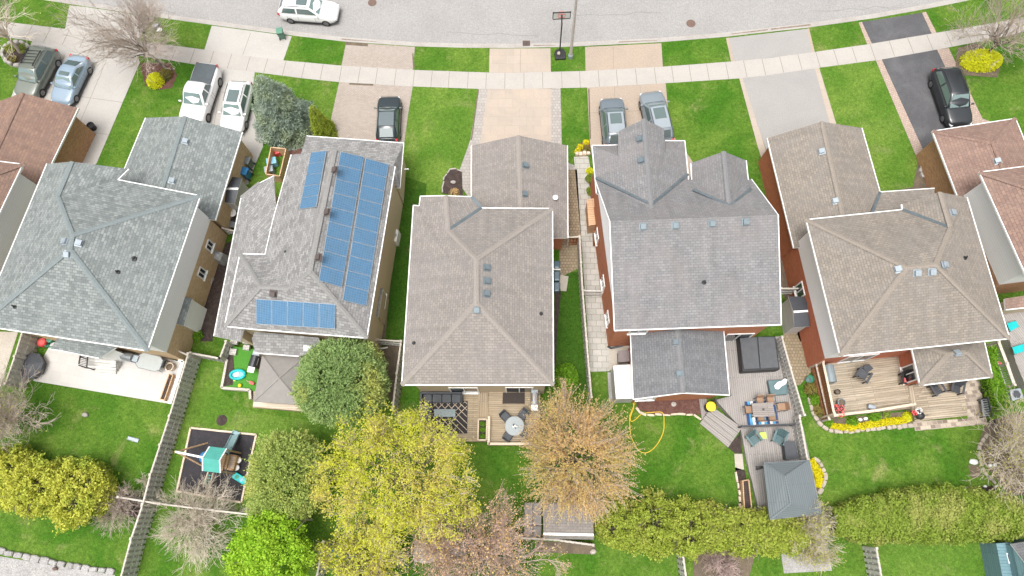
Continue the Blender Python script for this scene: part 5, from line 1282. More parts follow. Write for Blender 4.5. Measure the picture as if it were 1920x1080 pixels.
def shed(name, label, roofpx, zlo, zhi, ridge, wallmat, roofmat, cat='shed', trim=True):
    """roofpx: four corners; ridge: the two ridge ends (photo px, height zhi)"""
    P = lp(roofpx, zlo); Rg = lp(ridge, zhi); t = thing(name, label, cat, Vector((P[0].x, P[0].y, 0)))
    MB().prism(inset(P, .08), 0).build('walls', M[wallmat], t)
    b = MB().add([P[0], P[1], P[2], P[3], Rg[0], Rg[1]], [(0, 1, 5, 4), (4, 5, 2, 3)])
    lowp = [p-Vector((0, 0, .07)) for p in P+Rg]; b.add(lowp, [(4, 5, 1, 0), (3, 2, 5, 4)]); r = b.build('roof', M[roofmat], t)
    MB().add(P+Rg+[p-Vector((0, 0, .07)) for p in P+Rg], [(0, 6, 7, 1), (3, 2, 8, 9), (0, 4, 10, 6), (4, 3, 9, 10), (1, 7, 11, 5), (5, 11, 8, 2)]).build('roof_trim', M['white'], r)
    ctr = sum(P, Vector())/4
    for a, c, g in ((P[0], P[3], Rg[0]), (P[1], P[2], Rg[1])):
        q = [x+(ctr-x)*.07 for x in (a, c, g)]; q[2].z = zhi-.08
        n = (q[1]-q[0]).cross(q[2]-q[0]).normalized()*.03
        MB().add([x-n for x in q]+[x+n for x in q], [(0, 1, 2), (5, 4, 3), (0, 3, 4, 1), (1, 4, 5, 2), (2, 5, 3, 0)]).build('gable', M[wallmat], t)
    b = MB(); b.bar(Rg[0]+Vector((0, 0, .03)), Rg[1]+Vector((0, 0, .03)), .14, .05); b.build('ridge_cap', M['white'], r)
    return t
M['shedroof'] = plain('dark_plastic_roof', (.055, .06, .07), .6)
shed('resin_shed', 'small pale resin shed with dark roof beside the left garage', [(433, 331), (454, 334), (440, 382), (417, 379)][:1]+[(454, 334), (440, 382), (417, 379)], 2.0, 2.35, [(424, 354), (447, 354)], 'siding_grey', 'shedroof')
for px, py, r, lb in ((433, 400, .2, 'small round white-topped drum behind the resin shed by the left garage'), (442, 406, .30, 'larger round white-topped drum behind the resin shed by the left garage')):
    t = thing('drum', lb, 'drum', G(px, py, 0)); p = G(px, py, 0)
    b = MB(); b.lathe(p, [(r*.9, 0), (r, .05), (r, .6), (r*.9, .62)], 16); b.build('body', M['ventbr'], t, smooth=False)
    b = MB(); b.lathe(p, [(r*1.0, .62), (r*1.0, .66), (r*.3, .69)], 16); b.build('lid', M['white'], t)
t = thing('storage_chest', 'dark open crate in the gap between the two left houses', 'crate', G(436, 421, 0)); b = MB(); b.box(G(436, 421, 0), (.75, .6, .5), -.25); b.build('body', M['black'], t, bevel=.04); b = MB(); b.box(G(436, 421, .5), (.6, .45, .02), -.25); b.build('contents', M['greymetal'], t)
bush('garden_plant', 'arching light green plant by the brick wall between the two left houses', (412, 449), .5, .6, L_green, 260, .10, cat='plant')
t = thing('covered_grill', 'barbecue under a clear grey cover beside the buff brick wall', 'covered grill', G(413, 485, 0), R(-20))
cvr = plain('clear_grey_cover', (.30, .31, .31), .3, var=.5, scale=6)
b = MB(); b.add([Vector(v) for v in ((-.6, -.4, 0), (.6, -.4, 0), (.6, .4, 0), (-.6, .4, 0), (-.55, -.3, .9), (.55, -.35, .85), (.5, .3, .95), (-.5, .3, .92), (-.2, 0, 1.15), (.25, .03, 1.12))],
       [(0, 1, 5, 4), (1, 2, 6, 5), (2, 3, 7, 6), (3, 0, 4, 7), (4, 5, 9, 8), (5, 6, 9), (6, 7, 8, 9), (7, 4, 8)]); b.build('cover', cvr, t, world=False, bevel=.08)
b = MB(); b.box((0, 0, .01), (.9, .5, .12)); b.build('base', M['black'], t, world=False)
def rock(label, px, r, h=.4, mat='stone', name='rock', z=0.0, seed=0):
    rs = random.Random(seed+int(px[0])); p = G(px[0], px[1], z); k = 9
    rx, ry = r if isinstance(r, tuple) else (r, r*.7)
    b = MB(); vs = []
    for zz, s in ((0, .9), (h*.5, 1.0), (h*.9, .7), (h, .3)):
        for i in range(k):
            a = i*2*math.pi/k; q = s*rs.uniform(.85, 1.12); vs.append(p+Vector((rx*q*math.cos(a), ry*q*math.sin(a), zz)))
    fs = [(g*k+i, g*k+(i+1) % k, g*k+k+(i+1) % k, g*k+k+i) for g in range(3) for i in range(k)]+[tuple(range(3*k, 4*k))]
    b.add(vs, fs); return tag(b.build(name, M[mat], smooth=True), label, name.replace('_', ' '))
rock('oblong pale rock in the garden bed beside the buff brick wall', (394, 524), (.3, .6), .35)
rock('single pale stone lying in the dark left lawn below the white patio', (161, 778), .22, .2, 'walk')

# ================================================================ white patio behind the green-grey house
b = MB(); b.pp([(97, 641), (82, 668), (62, 714), (318, 757), (343, 680), (300, 668), (200, 652)], .22, 0)
tag(b.build('stone_patio', M['patio'], ang=-.17), 'raised white stone patio behind the green-grey house', 'patio')
b = MB(); b.bar(G(318, 757, .40), G(343, 677, .40), .22, .38); b.bar(G(343, 677, .40), G(334, 675, .40), .22, .38)
tag(b.build('patio_curb', M['white']), 'white low wall along the right end of the white stone patio', 'low wall')
t = thing('patio_steps', 'weathered wooden steps with railing on the white stone patio', 'steps', G(190, 680, .22))
for i, (zz, y0, y1) in enumerate(((.95, 671, 678), (.75, 678, 684), (.55, 684, 690), (.36, 690, 696))):
    b = MB(); dy = 0; b.pp([(165, y0-2), (217, y0+5), (217, y1+5), (165, y1-1)], zz, .22); b.build('tread', M['fence'], t)
b = MB()
for x0, y0, x1, y1, z in ((150, 666, 147, 683, 1.3), (164, 669, 162, 688, 1.3)): b.bar(G(x0, y0, 1.7), G(x1, y1, 1.2), .07, .05)
for k in range(6): b.bar(G(149-k*.4, 667+k*3, 1.6-.08*k), G(163-k*.4, 670+k*3, 1.6-.08*k), .04, .04)
for x, y in ((150, 668), (148, 684), (163, 688)): b.bar(G(x, y, 1.2), G(x, y, 1.2)-Vector((0, 0, 1.0)), .07, .07)
b.build('railing', M['dkmetal'], t)
def grill(name, label, px, rz, z=0.0, lid='greymetal', body='black', s=1.0):
    t = thing(name, label, 'barbecue', G(px[0], px[1], z), rz)
    b = MB(); b.box((0, 0, .12), (.75*s, .5*s, .68)); b.build('cabinet', M[body], t, world=False, bevel=.02)
    b = MB(); vs = []
    for x in (-.38*s, .38*s):
        for k in range(7):
            a = math.pi*k/6; vs.append((x, .27*s*math.cos(a), .82+.24*math.sin(a)))
    b.add(vs, [(k, k+1, 8+k, 7+k) for k in range(6)]+[tuple(range(7))[::-1], tuple(range(7, 14))]); b.build('lid', M[lid], t, world=False)
    for k in (-1, 1):
        b = MB(); b.box((k*.58*s, 0, .8), (.38*s, .46*s, .04)); b.build('side_shelf', M['white' if lid != 'black' and k < 0 else 'ventlt'], t, world=False, bevel=.01)
    b = MB(); b.tube([(-.25*s, -.32*s, .9), (.25*s, -.32*s, .9)], .018, 6); b.build('handle', M['metal'], t, world=False)
    for k in (-1, 1):
        for j in (-1, 1):
            b = MB(); b.box((k*.34*s, j*.2*s, 0), (.05, .05, .12)); b.build('leg', M['black'], t, world=False)
    return t
t = grill('barbecue', 'barbecue with grey lid and blue front on the white stone patio', (251, 673), R(-14), .22)
b = MB(); b.box((-.40, 0, .2), (.05, .44, .55)); b.build('front_panel', M['blue'], t, world=False)
t = thing('glass_table', 'clear glass patio table on metal legs on the white stone patio', 'patio table', G(290, 683, .22), R(-12))
glt = plain('pale_table_glass', (.42, .45, .44), .08, var=.05, spec=.8)
b = MB(); b.prism([Vector((x, y, .72)) for x, y in ((-.85, -.3), (-.6, -.5), (.6, -.5), (.85, -.3), (.85, .3), (.6, .5), (-.6, .5), (-.85, .3))], .70); b.build('tabletop', glt, t, world=False)
b = MB(); b.tube([(-.87, -.3, .71), (-.6, -.52, .71), (.6, -.52, .71), (.87, -.3, .71), (.87, .3, .71), (.6, .52, .71), (-.6, .52, .71), (-.87, .3, .71), (-.87, -.3, .71)], .02, 5); b.build('rim', M['greymetal'], t, world=False)
for i, j in ((-1, -1), (1, -1), (1, 1), (-1, 1)):
    b = MB(); b.tube([(i*.65, j*.35, .7), (i*.72, j*.42, 0)], .022, 6); b.build('leg', M['greymetal'], t, world=False)
def wirechair(label, px, rz, z, group=None):
    t = thing('patio_chair', label, 'chair', G(px[0], px[1], z), rz, group)
    b = MB(); b.box((0, 0, .42), (.5, .48, .04)); b.build('seat', M['wicker'], t, world=False, bevel=.01)
    b = MB(); b.add([(-.24, -.24, .44), (-.24, .24, .44), (-.34, .24, .92), (-.34, -.24, .92), (-.28, -.24, .44), (-.28, .24, .44), (-.38, .24, .92), (-.38, -.24, .92)], [(0, 1, 2, 3), (7, 6, 5, 4), (0, 3, 7, 4), (1, 5, 6, 2), (3, 2, 6, 7)]); b.build('backrest', M['wicker'], t, world=False)
    for i in (-1, 1):
        b = MB(); b.tube([(-.28, i*.27, .65), (.2, i*.27, .63), (.24, i*.27, 0)], .02, 5); b.build('armrest', M['dkmetal'], t, world=False)
        b = MB(); b.tube([(-.25, i*.24, .45), (-.27, i*.25, 0)], .02, 5); b.build('leg', M['dkmetal'], t, world=False)
    return t
wirechair('grey wire chair tucked at the right end of the glass table on the white patio', (309, 684), R(170), .22)
def pot(label, px, z, r, h, mat='cedar', fill='soil', cat='pot', name='planter_pot'):
    t = thing(name, label, cat, G(px[0], px[1], z)); p = G(px[0], px[1], z)
    b = MB(); b.lathe(p, [(r*.75, 0), (r, h), (r*1.06, h), (r*1.06, h+.03), (r*.86, h+.03), (r*.84, h-.06)], 16); b.build('pot', M[mat], t)
    b = MB(); b.lathe(p, [(r*.86, h-.05), (r*.4, h-.02)], 12); b.build('soil', M[fill], t); return t
pot('round tan pot with soil near the corner of the white patio', (323, 690), .22, .28, .4, 'bench')
frame_box('planter_box', 'long narrow planter of dark soil at the right end of the white patio', [(317, 701), (324, 703), (308, 750), (300, 748)], .35, 'cedar', 'planter box', .06, 'mulch', .3, .22)
t = thing('patio_umbrella', 'closed black umbrella canopy lying low at the left of the white patio', 'umbrella', G(72, 690, 0)); p = G(72, 690, 0)
b = MB(); k = 8; vs = [p+Vector((.85*math.cos(i*math.pi/4+.3), .95*math.sin(i*math.pi/4+.3), .75)) for i in range(k)]+[p+Vector((.7*math.cos(i*math.pi/4+.3), .8*math.sin(i*math.pi/4+.3), .1)) for i in range(k)]+[p+Vector((0, 0, 1.15))]
b.add(vs, [(i, (i+1) % k, 16) for i in range(k)]+[(k+i, k+(i+1) % k, (i+1) % k, i) for i in range(k)]); b.build('canopy', M['shedroof'], t)
b = MB(); b.tube([p, p+Vector((0, 0, 1.25))], .03, 6); b.build('pole', M['dkmetal'], t)
t = thing('play_table', 'red plastic toy beside the green hose reel at the left house corner', 'toy', G(85, 644, 0), .3); b = MB(); b.lathe((0, 0, 0), [(.3, 0), (.34, .35), (.28, .45)], 8); b.build('body', M['red'], t, world=False); b = MB(); b.lathe((0, 0, .45), [(.2, 0), (.1, .06)], 8); b.build('lid', M['coral'], t, world=False)
t = thing('hose_reel', 'coiled green hose at the left corner of the green-grey house', 'hose', G(101, 640, 0), 0); b = MB()
b.tube([(math.cos(i*.5)*(.3+.004*i), math.sin(i*.5)*(.3+.004*i), .1+.004*i) for i in range(60)], .03, 5); b.build('coil', M['green'], t, world=False)
b = MB(); b.lathe((0, 0, 0), [(.2, 0), (.2, .5), (.1, .52)], 10); b.build('reel', M['green'], t, world=False)
t = thing('garden_chair', 'flat grey metal lounger frame lying on the left lawn', 'lounger', G(250, 824, 0), R(-12))
b = MB(); b.tube([(-.4, -.08, .05), (.4, -.13, .05), (.42, .1, .05), (-.4, .12, .05), (-.4, -.08, .05)], .02, 5); b.build('frame', M['ventlt'], t, world=False)
b = MB(); b.box((0, 0, .03), (.76, .2, .015)); b.build('webbing', M['ventlt'], t, world=False)

# ================================================================ back yard of the solar house
b = MB(); b.pp([(428, 648), (478, 655), (490, 735), (418, 726)], .32, 0); tag(b.build('turf_platform', M['turf']), 'raised artificial turf corner with toys beside the taupe gazebo', 'play corner')
surf('bed_strip', [(423, 648), (436, 650), (440, 700), (436, 722), (421, 724), (417, 720)], M['mulch'], .335, .1)
t = thing('timber_wall', 'pale timber retaining wall around the turf corner with the paddling pool', 'retaining wall', G(415, 727, 0))
for a, c in (((425, 674), (415, 727)), ((415, 727), (468, 731)), ((468, 731), (469, 748))):
    b = MB(); b.bar(G(a[0], a[1], .5), G(c[0], c[1], .5), .16, .48); b.build('timber', M['fencelt'], t)
for i, (px, py, lb) in enumerate(((441, 641, 'square wooden stepping crate nearest the solar house wall on the turf corner'), (439, 661, 'square wooden crate at the left side of the turf corner'), (463, 643, 'narrow wooden crate beside the kitchen wall of the solar house'), (464, 653, 'wooden crate in front of the narrow crate by the kitchen wall'))):
    t = thing('wooden_crate', lb, 'crate', G(px, py, .32), R(-5)); w, dd = ((.5, .42), (.45, .42), (.42, .2), (.42, .36))[i]
    b = MB(); [b.box((x, 0, .22), (.09, dd, .03)) for x in [(-w/2+.05+k*(w-.1)/3) for k in range(4)]]; b.build('slats', M['fence'], t, world=False)
    b = MB(); b.box((0, 0, 0), (w-.03, dd-.03, .22)); b.build('body', M['fence'], t, world=False)
t = thing('paddling_pool', 'small bright blue paddling pool with lime feet on the turf corner', 'paddling pool', G(447, 703, .32), R(4))
b = MB(); b.tube([(.5*math.cos(a), .30*math.sin(a), .14) for a in [i*.3927 for i in range(17)]], .09, 8); b.build('rim', M['teal'], t, world=False, smooth=True)
b = MB(); b.prism([Vector((.48*math.cos(i*.3927), .28*math.sin(i*.3927), .08)) for i in range(16)], .0); b.build('base', M['ltblue'], t, world=False)
b = MB(); b.box((-.1, .02, .081), (.35, .25, .03), .4); b.build('toy', M['white'], t, world=False, bevel=.03)
for x, y in ((.5, -.05), (-.2, -.36)):
    b = MB(); b.lathe((x, y, 0), [(.09, 0), (.09, .1), (.03, .14)], 8); b.build('foot', M['lime'], t, world=False)
def ball(label, px, z, r, m): p = G(px[0], px[1], z); b = MB(); b.lathe(p, [(r*math.sin(a)+.001, r-r*math.cos(a)) for a in [i*math.pi/8 for i in range(9)]], 14); return tag(b.build('ball', M[m], smooth=True), label, 'ball')
ball('yellow ball on the turf corner below the paddling pool', (451, 723.5), .32, .13, 'yellow')
t = thing('ride_on_toy', 'small red and tan ride-on toy on the turf beside the taupe gazebo', 'toy', G(474, 719, .32), -.4)
b = MB(); b.box((0, 0, .1), (.35, .2, .15)); b.build('body', M['coral'], t, world=False, bevel=.05); b = MB(); b.tube([(-.15, 0, .2), (-.3, 0, .42)], .03, 6); b.build('handle', M['bench'], t, world=False)
grill('barbecue', 'barbecue with dark lid and white shelf half under the taupe gazebo', (484, 682), R(90-10), .32, lid='dkmetal')
def gazebo(name, label, px, apex, ze, za, mat, cat='gazebo', seams=(), posts=True, ridge=None, z0=0.0):
    P = lp(px, ze); t = thing(name, label, cat, Vector((P[3].x, P[3].y, z0)))
    A = [G(x, y, za) for x, y in apex]
    b = MB()
    if len(A) == 1: b.add(P+A, [(0, 1, 4), (1, 2, 4), (2, 3, 4), (3, 0, 4)])
    else: b.add(P+A, [(0, 1, 4), (1, 2, 5, 4), (2, 3, 5), (3, 0, 4, 5)])
    r = b.build('canopy', mat, t)
    b = MB()
    for i in range(4):
        a, c = P[i], P[(i+1) % 4]; b.bar(a+Vector((0, 0, .01)), c+Vector((0, 0, .01)), .05, .16)
    b.build('valance', mat, r)
    b = MB(); prs = [(P[0], A[0]), (P[1], A[0]), (P[2], A[-1]), (P[3], A[-1])]+([(A[0], A[1])] if len(A) > 1 else [])
    for a, c in prs: b.bar(a+Vector((0, 0, .05)), c+Vector((0, 0, .05)), .09, .04)
    b.build('hip_seam', M['ventlt'] if not seams else seams, r)
    Q = inset(P, .25)
    for q in Q:
        b = MB(); b.box(Vector((q.x, q.y, z0)), (.12, .12, ze-z0-.02)); b.build('post', M['dkmetal'], t)
    return t
b = MB(); b.pp([(478, 663), (572, 668), (570, 772), (474, 764)], .3, 0); tag(b.build('wooden_deck', M['deckD'], ang=-.05), 'low wooden deck under the taupe canvas gazebo', 'deck')
t = gazebo('canvas_gazebo', 'taupe canvas gazebo with four sloping sides beside the round conifer', [(492, 667), (569, 670), (565, 759), (476, 752)], [(523, 709)], 2.3, 3.1, M['canvas'], z0=.3, seams=M['canvas'])
t = thing('bench_rail', 'pale timber bench along the front of the taupe gazebo', 'bench', G(480, 768, 0))
b = MB(); b.bar(G(475, 757, .75), G(571, 766, .75), .35, .06); b.build('seat', M['bench'], t)
for f in (0, .5, 1):
    a = G(475, 757, .69).lerp(G(571, 766, .69), f*.96+.02); b = MB(); b.box((a.x, a.y, 0), (.1, .28, .69)); b.build('leg', M['bench'], t)
tag(MB().lathe(G(416, 788, 0), [(.37, 0), (.37, .02), (.2, .03)], 20).build('manhole_cover', M['mulch']), 'round dark drain cover in the grass above the playground', 'drain cover')

# playground
surf('play_surface', [(357, 802), (480, 815), (452, 942), (331, 921)], M['rubber'], .04)
t = thing('timber_border', 'timber frame around the black playground surface', 'timber border', G(357, 802, 0))
pl = [(357, 802), (480, 815), (452, 942), (331, 921)]
for i in range(4):
    a, c = pl[i], pl[(i+1) % 4]; b = MB(); b.bar(G(a[0], a[1], .16), G(c[0], c[1], .16), .12, .16-.004*i); b.build('timber', M['bench'], t)
t = thing('play_tower', 'wooden play tower with teal canvas roof, slide, ladder and swing beam', 'play tower', G(402, 870, 0))
A_, B_c, C_c, D_c = (393, 838), (424, 842), (413, 865), (380, 860); E1, F1 = (412, 888), (381, 884)
zr_, ze_ = 3.0, 2.5
rf = MB(); q = [G(393, 837, ze_), G(425, 841, ze_), G(412, 863, zr_), G(380, 858, zr_), G(413.5, 887, ze_), G(380, 883, ze_)]
rf.add(q+[v-Vector((0, 0, .04)) for v in q], [(0, 1, 2, 3), (3, 2, 4, 5), (9, 8, 7, 6), (11, 10, 8, 9)]); r = rf.build('canvas_roof', M['tealcanvas'], t)
b = MB()
for i, j in ((0, 3), (3, 5), (1, 2), (2, 4)): b.bar(q[i]+Vector((0, 0, .03)), q[j]+Vector((0, 0, .03)), .07, .07)
b.build('roof_edge', M['white'], r)
for k_ in (0, 1, 4, 5):
    v = q[k_].lerp((q[0]+q[4])/2, .12); b = MB(); b.box((v.x, v.y, 0), (.1, .1, ze_-.02), -.2); b.build('post', M['cedar'], t)
b = MB(); b.pp([(387, 848), (424, 851), (417, 882), (384, 879)], 1.4, 1.3); b.pp([(417, 852), (430, 854), (424, 880), (413, 879)], 1.2, 1.1); b.build('platform', M['cedar'], t)
sp_ = [G(422, 848, 1.35), G(430, 838, 1.0), G(437, 824, .55), G(441, 815, .25), G(445, 809, .2)]
b = MB(); W2_ = .24
for a, c in zip(sp_, sp_[1:]):
    d = (c-a).normalized(); s_ = d.cross(Vector((0, 0, 1))).normalized()
    b.add([a-s_*W2_, a+s_*W2_, c+s_*W2_, c-s_*W2_], [(0, 1, 2, 3)])
    for sg in (-1, 1): b.bar(a+s_*W2_*sg+Vector((0, 0, .1)), c+s_*W2_*sg+Vector((0, 0, .1)), .05, .14)
b.build('slide', plain('slide_green_grey', (.25, .38, .40), .35), t)
l0, l1 = (G(389, 886, 1.3), G(381, 914, .0)), (G(399, 888, 1.3), G(392, 915, .0))
lb_ = MB(); lb_.bar(l0[0], l0[1]+Vector((0, 0, .05)), .07, .07); lb_.bar(l1[0], l1[1]+Vector((0, 0, .05)), .07, .07)
lo = lb_.build('ladder', M['bench'], t); b = MB()
for f in (.15, .35, .55, .75): b.bar(l0[0].lerp(l0[1], f), l1[0].lerp(l1[1], f), .05, .05)
b.build('rung', M['tealcanvas'], lo)
s0, s1 = G(329, 847, 2.4), G(381, 858, 2.4)
b = MB(); b.bar(s0, s1, .12, .14); b.build('swing_beam', M['white'], t)
for dy in (-.8, .8):
    b = MB(); b.bar(s0, Vector((s0.x+.9, s0.y+dy, 0))+Vector((.0, 0, 0)), .09, .09); b.build('swing_leg', M['cedar'], t)
sw = s0.lerp(s1, .55); b = MB(); b.lathe((sw.x, sw.y, .4), [(.3, 0), (.36, .08), (.25, .14)], 14); so = b.build('swing_seat', M['blue'], t)
b = MB(); [b.tube([(sw.x+k, sw.y, .5), (sw.x+k, sw.y, 2.3)], .015, 4) for k in (-.28, .28)]; b.build('rope', M['blue'], so)
frame_box('sand_table', 'small wooden play table with pale and green tray beside the play tower', [(429, 853), (443, 855), (436, 881), (424, 879)], .7, 'cedar', 'play table', .1, 'bench', .6, fname='tray')
for px, py, lb in ((448, 863, 'upper of two round white stools beside the play tower'), (444, 877, 'lower of two round white stools beside the play tower')):
    t = thing('stool', lb, 'stool', G(px, py, .04)); b = MB(); b.lathe(G(px, py, .3), [(.17, 0), (.18, .04), (.1, .05)], 14); b.build('seat', M['white'], t); b = MB(); b.lathe(G(px, py, .04), [(.1, 0), (.05, .03), (.05, .26)], 8); b.build('stem', M['greymetal'], t)
t = thing('toy_car', 'turquoise plastic toy sandbox car at the right edge of the playground', 'toy', G(451, 897, .04), R(-28))
b = MB(); b.prism([Vector((x, y, .22)) for x, y in ((-.5, -.14), (-.42, -.22), (.42, -.22), (.5, -.14), (.5, .14), (.42, .22), (-.42, .22), (-.5, .14))], .03); b.build('body', M['teal'], t, world=False, bevel=.05)
for x in (-.18, .18): b = MB(); b.lathe((x, 0, .22), [(.13, 0), (.13, .02), (.06, .03)], 10); b.build('seat', M['green' if x < 0 else 'ltblue'], t, world=False)
# side of the solar house
t = thing('heat_pump', 'white outdoor heat pump unit beside the tan stucco wall', 'heat pump', G(744, 450, 0), R(-6))
b = MB(); b.box((0, 0, .1), (.45, .95, .8)); b.build('casing', M['white'], t, world=False, bevel=.03); b = MB(); b.box((0, 0, .0), (.5, 1.0, .09)); b.build('base', M['concpad'], t, world=False)
b = MB(); b.lathe((0, 0, .905), [(.16, 0), (.16, .01), (.03, .012)], 14); b.build('fan_grille', M['ventlt'], t, world=False)
t = thing('bicycle', 'dark bicycle leaning on the tan stucco wall below the heat pump', 'bicycle', G(728, 500, 0), R(82))
for x in (-.5, .5):
    b = MB(); b.tube([(x+.33*math.cos(a), .12*math.sin(a)*.6, .34+.33*math.sin(a)) for a in [i*.3307 for i in range(20)]], .025, 5); b.build('wheel', M['black'], t, world=False)
b = MB()
for a, c in (((-.5, 0, .34), (-.15, .05, .75)), ((-.15, .05, .75), (.35, .05, .75)), ((.35, .05, .75), (.5, 0, .34)), ((.0, 0, .34), (.35, .05, .75)), ((0, 0, .34), (-.18, .05, .85)), ((-.5, 0, .34), (0, 0, .34)), ((.35, .05, .75), (.32, .06, .98))): b.tube([a, c], .02, 5)
b.build('frame', M['greymetal'], t, world=False); b = MB(); b.box((-.18, .05, .85), (.25, .13, .05)); b.build('saddle', M['black'], t, world=False); b = MB(); b.tube([(.3, -.25, 1.0), (.32, .3, 1.0)], .018, 5); b.build('handlebar', M['black'], t, world=False)
t = thing('downspout_extension', 'white downspout leg on the ground below the right corner of the solar house', 'downspout', G(712, 652, 0)); b = MB(); b.tube([G(701, 650, .3), G(712, 654, .06), G(727, 651, .05)], .06, 6); b.build('pipe', M['white'], t)

# ================================================================ deck of the middle house
b = MB(); b.pp([(788, 731), (916, 731), (915, 828), (788, 828)], .35, 0); tag(b.build('wooden_deck', M['deckD'], ang=0), 'lower cedar deck with the sectional sofa behind the middle house', 'deck')
b = MB(); b.pp([(916, 729), (1013, 729), (1013, 834), (915, 834)], .75, 0); tag(b.build('wooden_deck', M['deckD'], ang=0), 'upper cedar deck with the round table behind the middle house', 'deck')
b = MB(); b.pp([(897, 734), (915, 734), (915, 784), (897, 784)], .55, .352); tag(b.build('deck_step', M['deckD'], ang=math.pi/2), 'long plank step between the two cedar decks', 'step')
t = thing('bench_wall', 'pale built-in bench rail edging the upper cedar deck', 'bench', G(915, 835, .75))
for a, c in (((917, 780), (916, 834)), ((916, 832), (1010, 832))):
    b = MB(); b.bar(G(a[0], a[1], 1.2), G(c[0], c[1], 1.2), .16, .05); b.build('top_rail', M['bench'], t); b = MB(); b.bar(G(a[0], a[1], 1.14), G(c[0], c[1], 1.14), .06, .38); b.build('panel', M['bench'], t)
frame_box('planter_box', 'wooden planter with three round green plants between the two cedar decks', [(897, 786), (913, 786), (912, 825), (896, 825)], .5, 'bench', 'planter box', .1, 'mulch', .42, .35)
for i, (py, lb) in enumerate(((794, 'top'), (805, 'middle'), (817, 'bottom'))):
    bush('box_plant', lb+' one of three round green plants in the deck planter box', (905, py+1), .19, .24, L_green, 420, .03, cat='plant', group='round plants in the deck planter', z=.78)
t = thing('outdoor_rug', 'charcoal outdoor rug with pale diamond lines under the coffee table', 'rug', G(840, 785, .352))
b = MB(); b.pp([(796, 752), (877, 752), (876, 813), (796, 813)], .365, .353); b.build('rug', plain('charcoal_rug', (.035, .033, .036), .95), t)
b = MB(); x0, y0 = 797, 753
nx, ny = 6.3, 4.8
def rg(u, v): return G(797+u*78.5, 753+v*59.5, .372)
for i in range(-5, 8):
    for s_ in (1, -1):
        # lines u*nx ± v*ny = i
        pts = []
        for v in (0, 1):
            u = (i-s_*v*ny)/nx; pts.append((u, v))
        (ua, va), (ub, vb) = pts; cl = []
        t0, t1 = 0.0, 1.0; du = ub-ua
        for lo_, hi_ in ((0, 1),):
            if abs(du) > 1e-9:
                a_, b_ = (lo_-ua)/du, (hi_-ua)/du; a_, b_ = min(a_, b_), max(a_, b_); t0, t1 = max(t0, a_), min(t1, b_)
        if t1-t0 > .02: b.bar(rg(ua+du*t0, va+(vb-va)*t0), rg(ua+du*t1, va+(vb-va)*t1), .035, .005)
b.build('diamond_lines', M['bench'], t)
def cushion(mb_name, px, z0, z1, t, m='wicker'): MB().pp(px, z1, z0).build(mb_name, M[m], t, bevel=.04)
t = thing('sectional_sofa', 'charcoal L-shaped outdoor sectional sofa on the lower cedar deck', 'sofa', G(790, 735, .35))
for i in range(4): x = 792+i*18.2; cushion('seat_cushion', [(x+.5, 738), (x+17.7, 738), (x+17.7, 755), (x+.5, 755)], .55, .8, t)
for i in range(2): y = 756+i*18; cushion('seat_cushion', [(792, y), (809, y), (808.5, y+17.3), (791, y+17.3)], .55, .8, t)
cushion('backrest', [(788, 734), (866, 734.5), (866, 738.5), (788, 738)], .35, 1.15, t, 'shedroof'); cushion('backrest', [(787.5, 734), (791.5, 734), (790.5, 793), (786.5, 793)], .35, 1.15, t, 'shedroof')
cushion('armrest', [(864.5, 738), (867, 738), (867, 756), (864.5, 756)], .35, 1.0, t, 'shedroof')
b = MB(); b.pp([(789, 736), (866, 736), (866, 755.5), (809, 755.5), (808, 792), (789, 792)], .54, .36); b.build('frame', M['shedroof'], t)
t = thing('coffee_table', 'slate grey rectangular coffee table on the diamond rug', 'coffee table', G(834, 774, .37))
b = MB(); b.pp([(814, 767), (854, 767), (854, 781.5), (814, 781.5)], .78, .73); b.build('tabletop', plain('slate_glass', (.14, .19, .20), .25, var=.15, scale=5), t)
for x, y in ((816, 769), (852, 769), (852, 779), (816, 779)): v = G(x, y, .73); b = MB(); b.box((v.x, v.y, .37), (.06, .06, .36)); b.build('leg', M['dkmetal'], t)
wirechair('grey armchair half hidden by yellow leaves on the lower cedar deck', (840, 806), R(90), .37)
t = thing('door_mat', 'dark brown door mat at the sliding door on the upper cedar deck', 'mat', G(963, 746, .75)); MB().pp([(943, 736), (984, 736), (984, 757), (942, 757)], .77, .752).build('mat', plain('brown_mat', (.05, .04, .036), .95, var=.2, scale=20), t)
grill('barbecue', 'stainless barbecue with white side shelf on the upper cedar deck', (1002, 752), R(90), .75, lid='metal', body='greymetal', s=.95)
t = thing('round_table', 'round grey stone-topped table with a centrepiece on the upper cedar deck', 'table', G(965, 802, .75)); p = G(965, 801, .75)
b = MB(); b.lathe(p, [(.58, .70), (.62, .72), (.62, .75), (.59, .76)], 28); b.build('tabletop', M['tablegrey'], t); b = MB(); b.lathe(p, [(.3, 0), (.08, .08), (.06, .7)], 12); b.build('pedestal', M['dkmetal'], t)
t = thing('centrepiece', 'small white and dark lantern cluster on the round stone table', 'centrepiece', G(966, 800, 1.51)); p = G(966, 799, 1.52)
for dx, dy, r_, h_, m_ in ((0, 0, .07, .2, 'white'), (.12, -.05, .05, .14, 'white'), (-.1, .08, .05, .16, 'dkmetal'), (.02, -.13, .04, .1, 'dkmetal'), (-.13, -.06, .05, .1, 'white')): b = MB(); b.lathe(p+Vector((dx, dy, 0)), [(r_, 0), (r_, h_), (r_*.4, h_+.03)], 8); b.build('lantern', M[m_], t)
cc = G(965, 801, .75)
for ax, ay, lb in ((948, 783, 'upper left'), (981, 779, 'upper right'), (985, 815, 'lower right'), (953, 819, 'lower left')):
    pc = G(ax, ay, .75); d = cc-pc; wirechair(lb+' of the four grey chairs around the round stone table', (ax, ay), math.atan2(d.y, d.x), .75, 'chairs around the round stone table')
